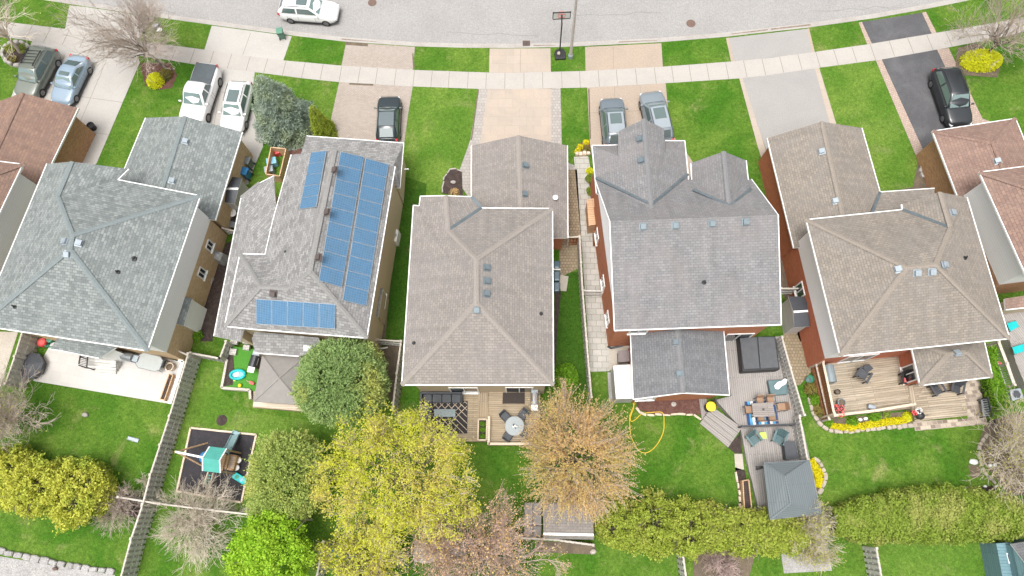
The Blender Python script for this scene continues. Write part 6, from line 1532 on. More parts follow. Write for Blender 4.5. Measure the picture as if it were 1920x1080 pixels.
# side of the middle house
t = thing('window_well', 'clear curved window well covers on the right side of the middle house', 'window well', G(1044, 515, 0))
for y0, y1 in ((488, 503), (507, 526), (528, 546)):
    MB().pp([(1038, y0), (1051, y0), (1050, y1), (1038, y1)], .45, .02).build('cover', plain('well_glass', (.10, .16, .20), .1, spec=.8), t, bevel=.1)
b = MB(); b.bar(G(1038, 505, .5), G(1051, 505, .5), .1, .06); b.build('frame', M['white'], t)

# ================================================================ side of the blue-grey house
def cabinet(name, label, px, z1, mat, cat, topmat=None, z0=0.0, ang=0.0):
    P = lp(px, z1); t = thing(name, label, cat, Vector((P[0].x, P[0].y, z0)))
    MB().prism(inset([Vector((p.x, p.y, z1-.05)) for p in P], .03), z0).build('body', M[mat], t, ang=ang)
    MB().prism(P, z1-.05).build('lid', M[topmat or mat], t, ang=ang); return t
cabinet('cedar_cabinet', 'tall new cedar cabinet against the left wall of the blue-grey house', [(1100, 374), (1121, 371), (1126, 419), (1104, 423)], 1.6, 'cedar', 'cabinet', ang=.1)
cabinet('wooden_box', 'brown wooden box below the new cedar cabinet', [(1112, 432), (1122, 431), (1123, 454), (1113, 455)], .8, 'redwood', 'box')
cabinet('compost_bin', 'grey lidded resin box beside the back extension of the blue-grey house', [(1159, 658), (1180, 657), (1181, 678), (1160, 679)], .9, 'greybox', 'storage box')
t = cabinet('pantry_shed', 'white flat-topped storage shed at the left of the back extension', [(1150, 686), (1187, 683), (1192, 747), (1155, 748)], 2.0, 'siding_grey', 'shed', 'white')
b = MB(); b.pp([(1139, 698), (1148, 698), (1155, 752), (1142, 753)], .1, 0); tag(b.build('gravel_strip', M['gravel']), 'narrow grey gravel strip left of the white storage shed', 'gravel strip')
t = thing('downspout', 'black drainpipe lying across the corner pad of the blue-grey house', 'drainpipe', G(1150, 652, 0)); b = MB(); b.tube([G(1140, 650, .4), G(1146, 653, .12), G(1168, 648, .12)], .07, 8); b.build('pipe', M['shedroof'], t)
for px, py, lb in ((1107, 336, 'green clump in the narrow bed left of the blue-grey house front'), (1109, 360, 'darker clump lower in the narrow bed left of the blue-grey house')): bush('bed_plant', lb, (px, py), .4, .5, L_hedge2, 900, .05, cat='plant')
bush('bed_plant', 'bright yellow clump at the top of the narrow bed left of the blue-grey house', (1106, 322), .32, .35, L_yb, 500, .045, cat='plant')
surf('flower_bed', [(1077, 285), (1082, 272), (1094, 265), (1105, 264), (1108, 290), (1080, 292)], M['redmulch'], .04)
stones('stone_edging', 'row of pale round stones under the small yellow bushes beside the tan driveway', [(1077, 291), (1107, 288)], .16, hgt=.25, mat='bench', step=.3)
for px, py, lb in ((1083, 284, 'left'), (1088, 276, 'middle'), (1099, 268, 'right')): bush('yellow_shrub', lb+' of three small yellow bushes in the stone-edged corner bed', (px, py), .26, .3, L_flow, 420, .04, cat='bush', group='small yellow bushes in the corner bed')
bush('heather', 'brown twiggy plant beside the three small yellow bushes', (1098, 281), .35, .3, L_olive, 500, .04, cat='plant')
# back lawn hose, edging
def gtube(name, label, cat, px, r, mat, z=.03):
    W_ = lp(px, z); pts = []
    for i in range(len(W_)-1):
        p0, p1, p2, p3 = W_[max(0, i-1)], W_[i], W_[i+1], W_[min(len(W_)-1, i+2)]
        for k in range(6):
            s = k/6; pts.append(.5*((2*p1)+(p2-p0)*s+(2*p0-5*p1+4*p2-p3)*s*s+(3*p1-p0-3*p2+p3)*s**3))
    pts.append(W_[-1]); b = MB(); b.tube(pts, r, 6); return tag(b.build(name, M[mat], smooth=True), label, cat)
gtube('garden_hose', 'yellow garden hose looped on the lawn below the back extension', 'hose', [(1187, 755), (1188, 765), (1182, 782), (1184, 790), (1192, 786), (1204, 776), (1225, 773), (1242, 774), (1245, 790), (1243, 812), (1230, 836), (1212, 849), (1196, 843), (1184, 820), (1181, 798), (1181, 780), (1188, 762), (1190, 753)], .028, 'hose')
stones('stone_edging', 'pale stone edging in front of the brown mulch bed with the round stepping stone', [(1193, 764), (1198, 773), (1213, 778), (1300, 777), (1316, 788)], .07, mat='bench', hgt=.1, step=.5)
rock('round pale stepping stone in the brown mulch bed behind the extension', (1263, 758), (.2, .17), .08, 'walk', 'stepping_stone', .03)
t = thing('yellow_tub', 'bright yellow round tub lid on a dark barrel beside the deck ramp', 'barrel', G(1328, 766, .1)); p = G(1328, 765, .1); b = MB(); b.lathe(p, [(.3, 0), (.34, .5), (.33, .7)], 16); b.build('barrel', M['black'], t); b = MB(); b.lathe(p, [(.33, .7), (.33, .74), (.29, .76)], 18); b.build('lid', M['yellow'], t)
b = MB(); b.pp([(1311, 748), (1325, 748), (1330, 780), (1316, 786)], .1, 0); tag(b.build('deck_pad', M['deckE'], ang=math.pi/2), 'small grey plank pad under the yellow lidded barrel', 'deck pad')

# ================================================================ grey composite deck
DE_ = math.pi/2+.03
b = MB(); b.pp([(1352, 640), (1468, 630), (1503, 798), (1390, 803), (1342, 750), (1372, 742)], .55, 0); tag(b.build('composite_deck', M['deckE'], ang=DE_), 'upper grey composite deck with the hot tub and dining table', 'deck')
b = MB(); b.pp([(1388, 800), (1505, 798), (1540, 960), (1442, 966), (1424, 960), (1400, 862)], .3, 0); tag(b.build('composite_deck', M['deckE'], ang=DE_), 'lower grey composite deck with lounge chairs and slate gazebo', 'deck')
t = thing('deck_stairs', 'wide slanted grey deck stairs leading down to the lawn', 'stairs', G(1350, 800, 0))
c0, c1 = (1335, 762), (1391, 802); f0, f1 = (1313, 793), (1366, 838)
for i in range(4):
    u0, u1 = i/4, (i+1)/4; L_ = lambda a, c, u: (a[0]+(c[0]-a[0])*u, a[1]+(c[1]-a[1])*u)
    zt_ = .50-.12*i
    MB().pp([L_(c0, f0, u0), L_(c1, f1, u0), L_(c1, f1, u1+.02), L_(c0, f0, u1+.02)], zt_, 0).build('tread', M['deckE'], t, ang=math.atan2(G(*c1).y-G(*c0).y, G(*c1).x-G(*c0).x))
t = thing('hot_tub', 'covered hot tub with folded charcoal cover on the grey deck', 'hot tub', G(1425, 665, .55))
MB().pp([(1386, 632), (1454, 630), (1463, 693), (1392, 697)], 1.35, .56).build('shell', M['black'], t, bevel=.08)
MB().pp([(1387, 633), (1420, 631), (1425, 691), (1395, 692)], 1.47, 1.36).build('cover_half', M['cover'], t, bevel=.05)
MB().pp([(1421, 631), (1453, 631), (1461, 689), (1426, 691)], 1.47, 1.36).build('cover_half', M['cover'], t, bevel=.05)
t = thing('fire_table', 'square slate fire table with a white cloth on it near the white-railed fence', 'fire table', G(1460, 726, .55))
MB().pp([(1440, 713), (1475, 711), (1478, 739), (1446, 741)], .95, .56).build('table', M['slategreen'], t, bevel=.04)
cl = MB(); pc = [(1452, 723), (1458, 716), (1465, 714), (1472, 709), (1477, 712), (1474, 720), (1466, 724), (1460, 730), (1454, 729)]
tag(cl.pp(pc, 1.03, .955).build('white_cloth', M['white'], bevel=.03), 'crumpled white cloth lying on the square slate fire table', 'cloth')
t = thing('outdoor_rug', 'blue and white striped rug under the grey dining table', 'rug', G(1428, 772, .552))
cols = ['blue', 'ltblue', 'white', 'blue', 'ltblue', 'white', 'blue', 'teal', 'white', 'blue']
M['navy'] = plain('navy_stripe', (.03, .07, .18), .9); M['sky'] = plain('sky_stripe', (.10, .35, .58), .9)
cols = ['navy', 'sky', 'white', 'navy', 'sky', 'white', 'sky', 'navy', 'white', 'sky', 'navy']
for i, c in enumerate(cols):
    a0, a1 = i/len(cols), (i+1)/len(cols)
    MB().pp([(1396+56*a0, 753-2*a0), (1396+56*a1, 753-2*a1), (1402+58*a1, 797-3*a1), (1402+58*a0, 797-3*a0)], .575-.001*(i % 2), .553).build('stripe', M[c], t)
M['tabletop'] = wood('grey_wood_table', (.30, .27, .25), (.26, .235, .22), (.12, .11, .10), streak=.1)
t = thing('dining_table', 'rectangular grey dining table on the blue striped rug', 'dining table', G(1432, 770, .55))
MB().pp([(1409, 756), (1449, 754), (1454, 780), (1413, 782)], 1.3, 1.25).build('tabletop', M['tabletop'], t, bevel=.02)
for x, y in ((1412, 758), (1446, 757), (1451, 778), (1415, 780)): v = G(x, y, 1.25); b = MB(); b.box((v.x, v.y, .56), (.07, .07, .69)); b.build('leg', M['tabletop'], t)
b = MB(); b.lathe(G(1431, 768, 1.3), [(.06, 0), (.06, .1), (.02, .12)], 8); b.build('umbrella_hole_cap', M['dkmetal'], t)
M['tanseat'] = plain('brown_sling', (.30, .19, .12), .8)
def slingchair(label, px, rz, z, group=None, seat='tanseat', fr='dkmetal'):
    t = wirechair(label, px, rz, z, group)
    for ch in t.children:
        if ch.name.split('.')[0] in ('seat', 'backrest'): ch.data.materials[0] = M[seat]
    return t
for x, y, rz, lb in ((1401, 770, 5, 'tan sling chair at the left end of the grey dining table'), (1461, 765, 185, 'tan sling chair at the right end of the grey dining table'), (1422, 783, 92, 'left of two tan sling chairs at the lower side of the dining table'), (1443, 782, 92, 'right of two tan sling chairs at the lower side of the dining table'), (1421, 755, -85, 'left of two tan sling chairs at the upper side of the dining table'), (1440, 754, -85, 'right of two tan sling chairs at the upper side of the dining table')):
    slingchair(lb, (x, y), R(rz), .57, 'chairs around the grey dining table')
def railing(name, label, a, c, z, h=.95, mat='dkmetal', cat='railing', bal=.12):
    A1, C1 = G(a[0], a[1], z+h), G(c[0], c[1], z+h); t = thing(name, label, cat, Vector((A1.x, A1.y, z)))
    b = MB(); b.bar(A1, C1, .09, .05); b.build('top_rail', M[mat], t); b = MB(); b.bar(A1-Vector((0, 0, h-.12)), C1-Vector((0, 0, h-.12)), .04, .04); b.build('bottom_rail', M[mat], t)
    L = (C1-A1).length; k = int(L/bal); b = MB()
    for i in range(1, k): v = A1.lerp(C1, i/k); b.box((v.x, v.y, z+.06), (.02, .02, h-.08))
    b.build('balusters', M[mat], t)
    for f in (0, 1): v = A1.lerp(C1, f); b = MB(); b.box((v.x, v.y, z), (.09, .09, h+.06)); b.build('post', M[mat], t)
    return t
railing('deck_railing', 'dark railing between the upper and lower grey decks', (1392, 799), (1491, 795), .55, .85)
railing('stair_railing', 'short black railing beside the yellow lidded barrel at the deck corner', (1342, 748), (1348, 762), .55, .9)
def adirondack(label, px, rz, z, mat='slategreen', group=None, s=1.0):
    t = thing('lounge_chair', label, 'lounge chair', G(px[0], px[1], z), rz, group)
    b = MB(); [b.add([Vector(v)*s for v in ((x0, -.26, z0), (x0, .26, z0), (x0-.11, .26, z1), (x0-.11, -.26, z1), (x0, -.26, z0-.025), (x0, .26, z0-.025), (x0-.11, .26, z1-.025), (x0-.11, -.26, z1-.025))], [(0, 1, 2, 3), (7, 6, 5, 4), (0, 4, 5, 1), (2, 6, 7, 3), (1, 5, 6, 2), (3, 7, 4, 0)]) for x0, z0, z1 in ((.35, .38, .36), (.23, .355, .33), (.11, .325, .3), (-.01, .295, .27))]
    b.build('seat', M[mat], t, world=False)
    b = MB()
    for i in range(5):
        y = -.24+.12*i; hh = .95+.06*(1-abs(i-2)/2)
        b.add([Vector(v)*s for v in ((-.12, y-.05, .27), (-.12, y+.05, .27), (-.42, y+.055, hh), (-.42, y-.055, hh), (-.15, y-.05, .25), (-.15, y+.05, .25), (-.45, y+.055, hh-.02), (-.45, y-.055, hh-.02))], [(0, 1, 2, 3), (7, 6, 5, 4), (0, 4, 5, 1), (2, 6, 7, 3), (1, 5, 6, 2), (3, 7, 4, 0)])
    b.build('backrest', M[mat], t, world=False)
    for i in (-1, 1):
        b = MB(); b.box((0, i*.34*s, .56*s), (.75*s, .13*s, .03)); b.build('armrest', M[mat], t, world=False)
        for x in (.32, -.28): b = MB(); b.box((x*s, i*.31*s, 0), (.09*s, .04, .56*s)); b.build('leg', M[mat], t, world=False)
    return t
adirondack('slate blue-green lounge chair left of the lime table on the lower grey deck', (1409, 823), R(-55), .3, 'slategreen', None, 1.05)
adirondack('slate blue-green lounge chair right of the lime table on the lower grey deck', (1457, 822), R(-115), .3, 'slategreen', None, 1.05)
t = thing('side_table', 'small lime green side table between two slate lounge chairs', 'side table', G(1431, 818, .3)); MB().pp([(1424, 811), (1436, 810), (1438, 822), (1425, 824)], .75, .71).build('tabletop', M['lime'], t)
for x, y in ((1426, 813), (1435, 812), (1436, 820), (1427, 821)): v = G(x, y, .7); b = MB(); b.box((v.x, v.y, .3), (.04, .04, .4)); b.build('leg', M['lime'], t)
cabinet('storage_box', 'dark wicker-look storage box beside the fence on the lower grey deck', [(1470, 828), (1491, 827), (1498, 860), (1474, 862)], .95, 'wicker', 'storage box', 'shedroof', .3)
t = gazebo('metal_gazebo', 'slate blue hardtop gazebo with ribbed roof at the end of the grey deck', [(1432, 868), (1517, 863), (1539, 963), (1444, 974)], [(1472, 893), (1482, 944)], 2.5, 3.3, M['rfshed'], z0=.3, seams=M['rfshed'])
t = thing('swivel_lamp', 'black post and arm sticking out left of the slate metal gazebo', 'heater', G(1422, 878, .3)); b = MB(); b.tube([G(1420, 876, .3), G(1420, 876, .32), G(1420, 876, 1.9)], .04, 6); b.build('post', M['black'], t); b = MB(); b.tube([G(1420, 876, 1.9), G(1434, 874, 1.9)], .04, 6); b.build('arm', M['black'], t); b = MB(); b.box(G(1420, 876, 1.85), (.2, .14, .12)); b.build('head', M['black'], t)
frame_box('planter_box', 'long cedar planter box along the left edge of the lower grey deck', [(1393, 901), (1404, 900), (1410, 957), (1396, 958)], .5, 'cedar', 'planter box', .07, 'mulch', .4)
stones('stone_edging', 'pale stone edging of the mulch strip beside the long cedar planter', [(1378, 884), (1384, 905), (1388, 955)], .07, mat='bench', hgt=.12, step=.4)
hedge('flowering_plants', 'band of yellow flowering plants curving right of the slate gazebo', [(1520, 862, .5), (1531, 878, .6), (1537, 895, .6), (1534, 914, .5)], .5, .28, 2600, .045, L_flow, 'plants')
surf('flower_bed', [(1516, 860), (1532, 864), (1546, 890), (1543, 915), (1532, 925)], M['soil'], .02)
stones('stone_edging', 'curved pale stone edging right of the slate gazebo', [(1524, 858), (1537, 868), (1545, 885), (1547, 900), (1542, 915), (1533, 926)], .12, mat='stone', hgt=.16, step=.28)
# resin shed between E and F
shed('resin_shed', 'grey resin shed with dark two-panel roof beside the red brick wall', [(1478, 556), (1512, 556), (1519, 612), (1489, 614)], 2.1, 2.45, [(1488, 585), (1515, 583)], 'siding_grey', 'shedroof')
t = thing('hose_reel', 'blue coiled hose on the red brick wall of the tan house', 'hose reel', G(1520, 672, .0)); p = G(1524, 672, .6); b = MB(); b.tube([p+Vector((math.cos(i*.6)*.2, math.sin(i*.6)*.2, .01*i)) for i in range(24)], .03, 5); b.build('coil', M['blue'], t); b = MB(); b.lathe(G(1524, 672, 0), [(.12, 0), (.12, .6)], 8); b.build('stand', M['blue'], t)
t = thing('green_tub', 'dark green round tub at the foot of the stained side fence', 'tub', G(1516, 712, 0)); b = MB(); b.lathe(G(1516, 712, 0), [(.2, 0), (.26, .35), (.22, .36), (.2, .25)], 14); b.build('tub', M['green'], t); b = MB(); b.lathe(G(1516, 712, .25), [(.2, 0), (.1, .05)], 10); b.build('water', M['slategreen'], t)

# ================================================================ deck of the tan house
b = MB(); b.pp([(1548, 676), (1720, 658), (1735, 720), (1712, 765), (1560, 781)], .7, 0); tag(b.build('wooden_deck', M['deckF'], ang=.13), 'upper worn pine deck behind the tan house', 'deck')
b = MB(); b.pp([(1710, 690), (1800, 700), (1814, 772), (1814, 779), (1715, 790), (1712, 764)], .35, 0); tag(b.build('wooden_deck', M['deckF'], ang=.10), 'lower worn pine deck with the two black chairs', 'deck')
b = MB(); b.pp([(1702, 718), (1712, 717), (1720, 768), (1710, 770)], .74, .02); tag(b.build('deck_step', M['deckF'], ang=math.pi/2), 'narrow plank step between the upper and lower pine decks', 'step')
fence('privacy_screen', 'stained brown privacy fence along the left side of the worn pine deck', [(1543, 678), (1564, 776)], 1.9, gap=.01, both=False, mat='redwood', capmat='bench', cat='screen', capw=.14)
fence('privacy_screen', 'outer weathered fence left of the stained privacy fence', [(1530, 684), (1554, 786)], 1.0, gap=.01, both=False, mat='redwood', capmat='fencelt', cat='screen')
fence('deck_balustrade', 'pale wooden rail along the lower edge of the upper pine deck', [(1564, 779), (1640, 770), (1714, 758)], 1.25, gap=.09, both=False, mat='fencelt', capmat='bench', cat='railing', zb=.4, capw=.16)
t = thing('covered_grill', 'long barbecue under a smooth grey cover at the corner of the pine deck', 'covered grill', G(1557, 704, .7))
b = MB(); a, c = G(1555, 684, 1.55), G(1561, 716, 1.55); d = (c-a).normalized(); s_ = Vector((-d.y, d.x, 0)); vs = []
for e in (a, c):
    for k in range(7): an = math.pi*k/6; vs.append(e+s_*.33*math.cos(an)+Vector((0, 0, -.15+.28*math.sin(an))))
base_ = [v for v in (vs[0], vs[6], vs[13], vs[7])]
b.add(vs, [(k, k+1, 8+k, 7+k) for k in range(6)]); b.add([vs[0], vs[6], vs[13], vs[7]]+[Vector((v.x, v.y, .72)) for v in base_], [(0, 4, 5, 1), (1, 5, 6, 2), (2, 6, 7, 3), (3, 7, 4, 0)])
b.add(vs, [tuple(range(7))[::-1], tuple(range(7, 14))]); b.build('cover', plain('grey_vinyl_cover', (.20, .24, .26), .5, var=.1), t)
b = MB(); b.box(G(1558, 700, .7), (.5, 1.0, .02)); b.build('base', M['black'], t)
adirondack('black lounge chair with a footrest facing it in the middle of the upper pine deck', (1612, 706), R(55), .7, 'shedroof', s=1.1)
cabinet('ottoman', 'black square footrest in front of the lounge chair on the upper pine deck', [(1617, 688), (1629, 682), (1638, 691), (1626, 699)], 1.15, 'shedroof', 'footrest', z0=.7)
adirondack('black lounge chair with red cushion by the red brick corner of the pine deck', (1694, 712), R(-95), .7, 'black', s=1.05)
adirondack('left of two black lounge chairs in front of the back extension of the tan house', (1750, 731), R(-65), .35, 'shedroof', s=1.05, group='black lounge chairs on the lower pine deck')
adirondack('right of two black lounge chairs in front of the back extension of the tan house', (1787, 728), R(-110), .35, 'shedroof', s=1.05, group='black lounge chairs on the lower pine deck')
t = thing('cushion', 'red checked cushion on the black lounge chair by the red brick corner', 'cushion', G(1694, 713, 1.1)); b = MB(); b.box(G(1694, 713, 1.12), (.3, .3, .08), .2); b.build('pad', M['coral'], t, bevel=.03)
b = MB(); b.box(G(1632, 764, .71), (.5, .32, .3), -.3); t = tag(b.build('grey_bag', M['ventlt'], bevel=.08), 'small grey bag on the boards near the lower rail of the pine deck', 'bag')
pot('grey stone urn in the lower left corner of the upper pine deck', (1572, 757), .7, .26, .5, 'greymetal', 'soil', 'urn')
pot('small dark pot above the grey urn on the upper pine deck', (1567, 736), .7, .17, .3, 'black', 'soil')
def flowers(label, px, z, r=.2, m='coral'):
    t = thing('flower_pot', label, 'flower pot', G(px[0], px[1], z)); p = G(px[0], px[1], z); b = MB(); b.lathe(p, [(r*.6, 0), (r*.9, .2)], 10); b.build('pot', M['black'], t)
    n = 90; D = unit(RS.normal(size=(n, 3))); P = D*r*1.1*np.array([1, 1, .6])+np.array(p)+np.array([0, 0, .25]); A, B2 = leafaxes(n, .05); quads('flowers', P, A, B2, M[m], t)
flowers('red flowers left of the rail post at the corner of the pine deck', (1562, 765), 1.2); flowers('red flowers inside the rail at the corner of the pine deck', (1574, 767), 1.2); flowers('red flowers hanging outside the rail at the corner of the pine deck', (1574, 777), 1.0)
flowers('pale pink flower pot on the rail end beside the kettle grill', (1719, 771), 1.25, .18, 'white'); flowers('red flower pot left of the pale pink one beside the kettle grill', (1711, 775), 1.2, .14)
t = thing('kettle_grill', 'round black kettle grill on the lower pine deck beside the rail end', 'kettle grill', G(1725, 780, .35)); p = G(1725, 779, 1.0); b = MB(); b.lathe(p, [(.1, -.25), (.26, -.1), (.28, 0), (.25, .12), (.1, .2), (.03, .22)], 18); b.build('bowl', M['black'], t, smooth=True)
for k in range(3): a = k*2.094; b = MB(); b.tube([p+Vector((.18*math.cos(a), .18*math.sin(a), -.2)), p+Vector((.3*math.cos(a), .3*math.sin(a), -.65))], .02, 5); b.build('leg', M['dkmetal'], t)
b = MB(); b.tube([p+Vector((.28, 0, -.05)), p+Vector((.55, .05, -.02))], .02, 5); b.build('handle', M['dkmetal'], t)
surf('garden_bed', [(1538, 690), (1548, 690), (1572, 785), (1710, 770), (1712, 795), (1650, 803), (1560, 812), (1530, 785), (1515, 740)], M['soil'], .02)
stones('stone_edging', 'long curved edging of pale stones below the worn pine deck', [(1516, 745), (1522, 770), (1532, 790), (1552, 806), (1580, 810), (1620, 806), (1660, 802), (1690, 800), (1712, 797)], .13, mat='stone', hgt=.18, step=.3)
hedge('flowering_plants', 'band of yellow flowering ground cover along the stone edging below the pine deck', [(1558, 797, .4), (1590, 803, .5), (1630, 797, .5), (1668, 790, .5), (1700, 787, .4)], .5, .2, 4200, .04, L_flow, 'plants')
for px, py, r, m, lb in ((1552, 793, .36, L_green, 'bright green clump at the bend of the stone edging below the pine deck'), (1597, 791, .4, L_green, 'green clump left of the white rocks below the pine deck'), (1638, 781, .42, L_green, 'green clump right of the white rocks below the pine deck'), (1662, 778, .25, L_hedge2, 'small dull green clump right of the larger clumps below the pine deck'), (1700, 782, .35, L_yb, 'yellow-green clump nearest the kettle grill'),
        (1535, 770, .5, L_olive, 'olive shrub left of the privacy fence, lowest of three'), (1526, 750, .42, L_green, 'green shrub left of the privacy fence, middle of three'), (1520, 730, .5, L_olive, 'olive shrub left of the privacy fence, topmost of three')):
    bush('bed_plant', lb, (px, py), r, r*.9, m, int(2600*r), .05, cat='plant')
for px, lb in ((1612, 'left white rock under the rail of the pine deck'), (1622, 'right white rock under the rail of the pine deck')): rock(lb, (px, 787 if px < 1620 else 785), .16, .16, 'white')
t = thing('garden_bench', 'dark slatted garden bench on the two-tone pavers beside the climbing hedge', 'bench', G(1852, 766, .03))
MB().pp([(1839, 748), (1851, 746), (1856, 781), (1844, 783)], .48, .43).build('seat', M['greymetal'], t)
b = MB(); a, c = G(1853, 745, .95), G(1861, 780, .95)
for i in range(9): v = a.lerp(c, i/8); b.bar(v, Vector((v.x-.12, v.y, .45)), .05, .03)
b.bar(a, c, .07, .06); b.build('backrest', M['black'], t)
for f in (0, 1):
    v = G(1839, 749, .43).lerp(G(1844, 782, .43), f); w = G(1853, 747, .43).lerp(G(1858, 780, .43), f); b = MB(); b.bar(v+Vector((0, 0, .18)), w+Vector((0, 0, .18)), .05, .04); b.box((v.x, v.y, .03), (.05, .05, .58)); b.box((w.x, w.y, .03), (.05, .05, .6)); b.build('armrest', M['black'], t)
pot('dark pot with a solar light above the slatted garden bench', (1842, 733), .03, .22, .35, 'black', 'mulch'); pot('small dark pot below the slatted garden bench', (1856, 792), .03, .2, .25, 'dkmetal', 'mulch')
bush('bed_plant', 'green-brown clump beside the dark pot above the garden bench', (1852, 738), .4, .4, L_olive, 700, .05, cat='plant', z=.03)
# right-hand neighbour
b = MB(); b.pp([(1880, 590), (1990, 570), (2040, 700), (1925, 728), (1905, 680)], .8, 0); tag(b.build('wooden_deck', M['deckE'], ang=-1.1), 'grey plank deck with turquoise loungers at the right edge', 'deck')
for px, lb in (([(1888, 606), (1905, 601), (1911, 612), (1895, 621)], 'turquoise lounger pad nearest the tan roof corner at the right edge'), ([(1898, 651), (1935, 640), (1940, 653), (1903, 664)], 'turquoise lounger cut off by the right edge')):
    t = thing('sun_lounger', lb, 'lounger', G(px[0][0], px[0][1], .8)); MB().pp(px, 1.15, 1.08).build('pad', M['teal'], t, bevel=.02)
    for q_ in px: v = G(q_[0], q_[1], 1.07); b = MB(); b.box((v.x, v.y, .8), (.05, .05, .27)); b.build('leg', M['greymetal'], t)
fence('deck_balustrade', 'grey wooden deck railing beside the climbing hedge at the right edge', [(1872, 640), (1888, 682), (1902, 722)], 1.7, boardw=.05, gap=.09, both=False, mat='fence', capmat='fencelt', cat='railing', zb=.8, capw=.2)
t = thing('fire_pit', 'square pale stone fire pit at the right edge below the grey railing', 'fire pit', G(1904, 740, 0)); MB().pp([(1893, 731), (1914, 727), (1920, 745), (1899, 752)], .5, 0).build('surround', M['ventlt'], t, bevel=.05); b = MB(); b.lathe(G(1906, 739, .5), [(.28, 0), (.28, .02), (.2, .03)], 6); b.build('fire_bowl', M['shedroof'], t)
t = thing('garden_ornament', 'small pink garden ornament between the climbing hedge and the railing', 'ornament', G(1869, 684, 0)); b = MB(); b.lathe(G(1869, 684, 0), [(.15, 0), (.18, .3), (.02, .4)], 8); b.build('pot', M['coral'], t)
rock('flat white stepping slab at the right end of the large lawn', (1825, 866), (.3, .2), .08, 'white', 'stepping_stone'); rock('left white rock on the dark stone strip above the clipped hedge', (1812, 915), .12, .14, 'white'); rock('right white rock on the dark stone strip above the clipped hedge', (1846, 912), .12, .14, 'white')
stones('stone_edging', 'curved stone edging of the bed with the pale limbed tree at the right edge', [(1850, 815), (1836, 835), (1834, 855), (1845, 885), (1866, 908)], .1, mat='stone', hgt=.12, step=.3)
surf('slate_strip', [(1818, 913), (1865, 911), (1868, 920), (1820, 922)], M['mulch'], .03)
ball('left of two small white garden lights in the bed at the right edge', (1854, 873), 0, .12, 'white'); ball('right of two small white garden lights in the bed at the right edge', (1863, 872), 0, .12, 'white')
t = shed('garden_shed', 'teal-sided shed with grey shingled roof cut off by the bottom right corner', [(1895, 1020), (1960, 1010), (1985, 1100), (1915, 1110)], 2.2, 2.9, [(1925, 1060), (1990, 1050)], 'siding', 'rfE2')
M['tealsid'] = bricks('teal_siding', (.16, .27, .30), (.14, .24, .27), (.08, .14, .16), 4, .18, .01)
for ch in t.children:
    if ch.name.split('.')[0] in ('walls', 'gable'): ch.data.materials[0] = M['tealsid']
for ch in list(t.children):
    pass
t = thing('shed_annex', 'teal wooden lean-to side with a small white window left of the grey shed roof', 'lean-to', G(1870, 1050, 0))
MB().pp([(1868, 1019), (1896, 1017), (1912, 1100), (1884, 1104)], 1.6, 0).build('wall', M['tealsid'], t)
w_ = MB().pp([(1887, 1037), (1897, 1036), (1902, 1056), (1892, 1057)], 1.64, 1.6).build('window', M['white'], t); MB().pp([(1889, 1040), (1896, 1039), (1900, 1053), (1893, 1054)], 1.65, 1.62).build('pane', M['glass'], w_)
tag(MB().pp([(1911, 985), (1925, 982), (1930, 990), (1915, 994)], .6, 0).build('red_box', M['coral'], bevel=.03), 'red box at the right edge behind the end of the clipped hedge', 'box')
# small shed roofs, bottom centre
shed('wooden_shed', 'shed with brown-grey shingled roof beneath the orange-leaved tree', [(1018, 943), (1112, 945), (1114, 1012), (1018, 1010)], 2.1, 2.5, [(1019, 1001), (1113, 1003)], 'redwood', 'rfD')
t = thing('patio_cover', 'brown six-panel soft cover left of the shingled shed at the bottom', 'covered furniture', G(1000, 970, 0)); 
for i in range(2):
    for j in range(3):
        x0 = 983+i*16.5; y0 = 942+j*22; MB().pp([(x0+.3, y0+.3), (x0+16.2, y0+.3), (x0+15.8, y0+21.6), (x0, y0+21.6)], 1.0, .03).build('panel', M['canvas'], t, bevel=.05)
t = thing('blue_tarpaulin', 'crumpled blue tarpaulin on the ground under the yellow tree at the bottom edge', 'tarpaulin', G(660, 1040, 0))
b = MB(); rs_ = random.Random(5); nx_, ny_ = 10, 4; vs = [G(617+6*i+rs_.uniform(-3, 3), 1024+5*j+i*.9+rs_.uniform(-2, 2), .08+rs_.uniform(0, .25)) for j in range(ny_) for i in range(nx_)]
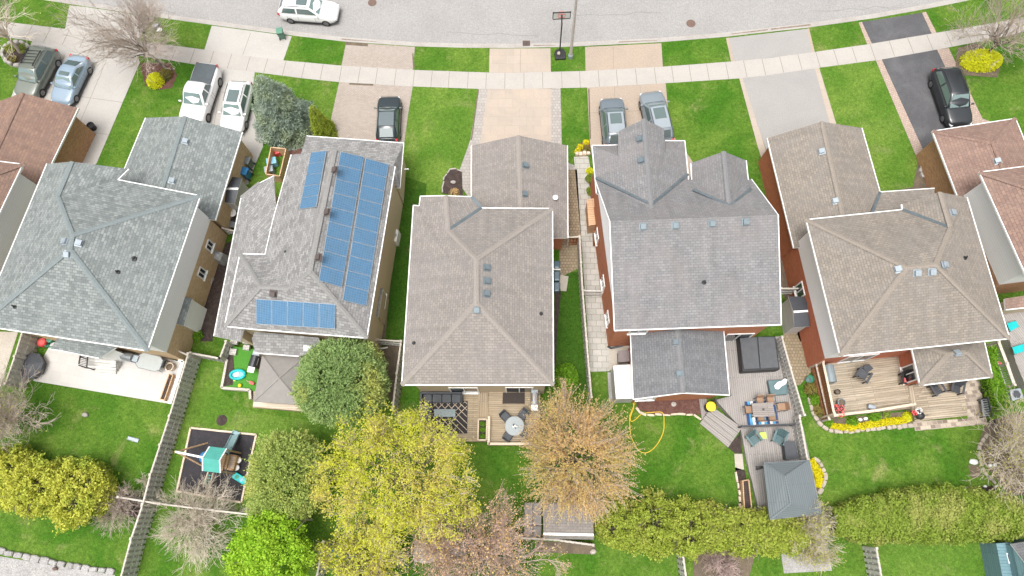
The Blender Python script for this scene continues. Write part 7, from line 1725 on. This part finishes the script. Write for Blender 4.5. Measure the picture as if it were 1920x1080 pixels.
b.add(vs, [(j*nx_+i, j*nx_+i+1, (j+1)*nx_+i+1, (j+1)*nx_+i) for j in range(ny_-1) for i in range(nx_-1)]); b.build('sheet', M['blue'], t, smooth=False)
t = thing('white_sheet', 'pale weathered stone heap seen through the copper-budded tree', 'stone heap', G(830, 1045, 0))
b = MB(); rs_ = random.Random(9); vs = [G(775+9*i+rs_.uniform(-3, 3), 1015+8*j+rs_.uniform(-2, 2), .05+rs_.uniform(0, .35)) for j in range(6) for i in range(12)]
b.add(vs, [(j*12+i, j*12+i+1, (j+1)*12+i+1, (j+1)*12+i) for j in range(5) for i in range(11)]); b.build('heap', M['gravel'], t, smooth=False)
stones('stone_edging', 'rough pale stone edging along the gravel strip at the bottom left', [(-20, 1028), (60, 1045), (110, 1056), (216, 1073)], .18, mat='ventlt' if False else 'gravel', hgt=.2, step=.5)
rock('pale rock on the dark soil at the end of the white-topped fence', (1112, 1034), (.22, .18), .15, 'stone')
rock('brown rock on the gravel strip at the bottom left', (105, 1066), .18, .2, 'iron')
stones('stone_edging', 'ring of white stones around a small plant at the corner of the brown garage', [(1724, 318), (1730, 312), (1736, 318), (1734, 330), (1727, 332)], .1, closed=True, mat='walk', hgt=.18, step=.22)
rock('pale stone in the dark front bed beside the middle garage', (850, 342), (.22, .15), .15, 'walk')
stones('stone_edging', 'thin curved edging of the dark front bed beside the middle garage', [(829, 362), (833, 332), (843, 319), (856, 317), (867, 322)], .05, mat='walk', hgt=.1, step=.3)
bush('bed_plant', 'small orange-brown shrub at the foot of the dark front bed beside the middle garage', (852, 362), .4, .35, L_org, 500, .04, cat='plant')
t = thing('wall_trellis', 'white conduit and meter boxes standing at the front right corner of the solar house', 'meter', G(752, 322, 0)); b = MB(); b.box(G(751, 325, 0), (.35, .25, 1.7), .1); b.build('meter_box', M['ventlt'], t); b = MB(); b.tube([G(757, 317, 2.4), G(766, 317, 2.4)], .05, 6); b.box(G(757, 317, 0), (.06, .06, 2.4)); b.build('conduit', M['white'], t)
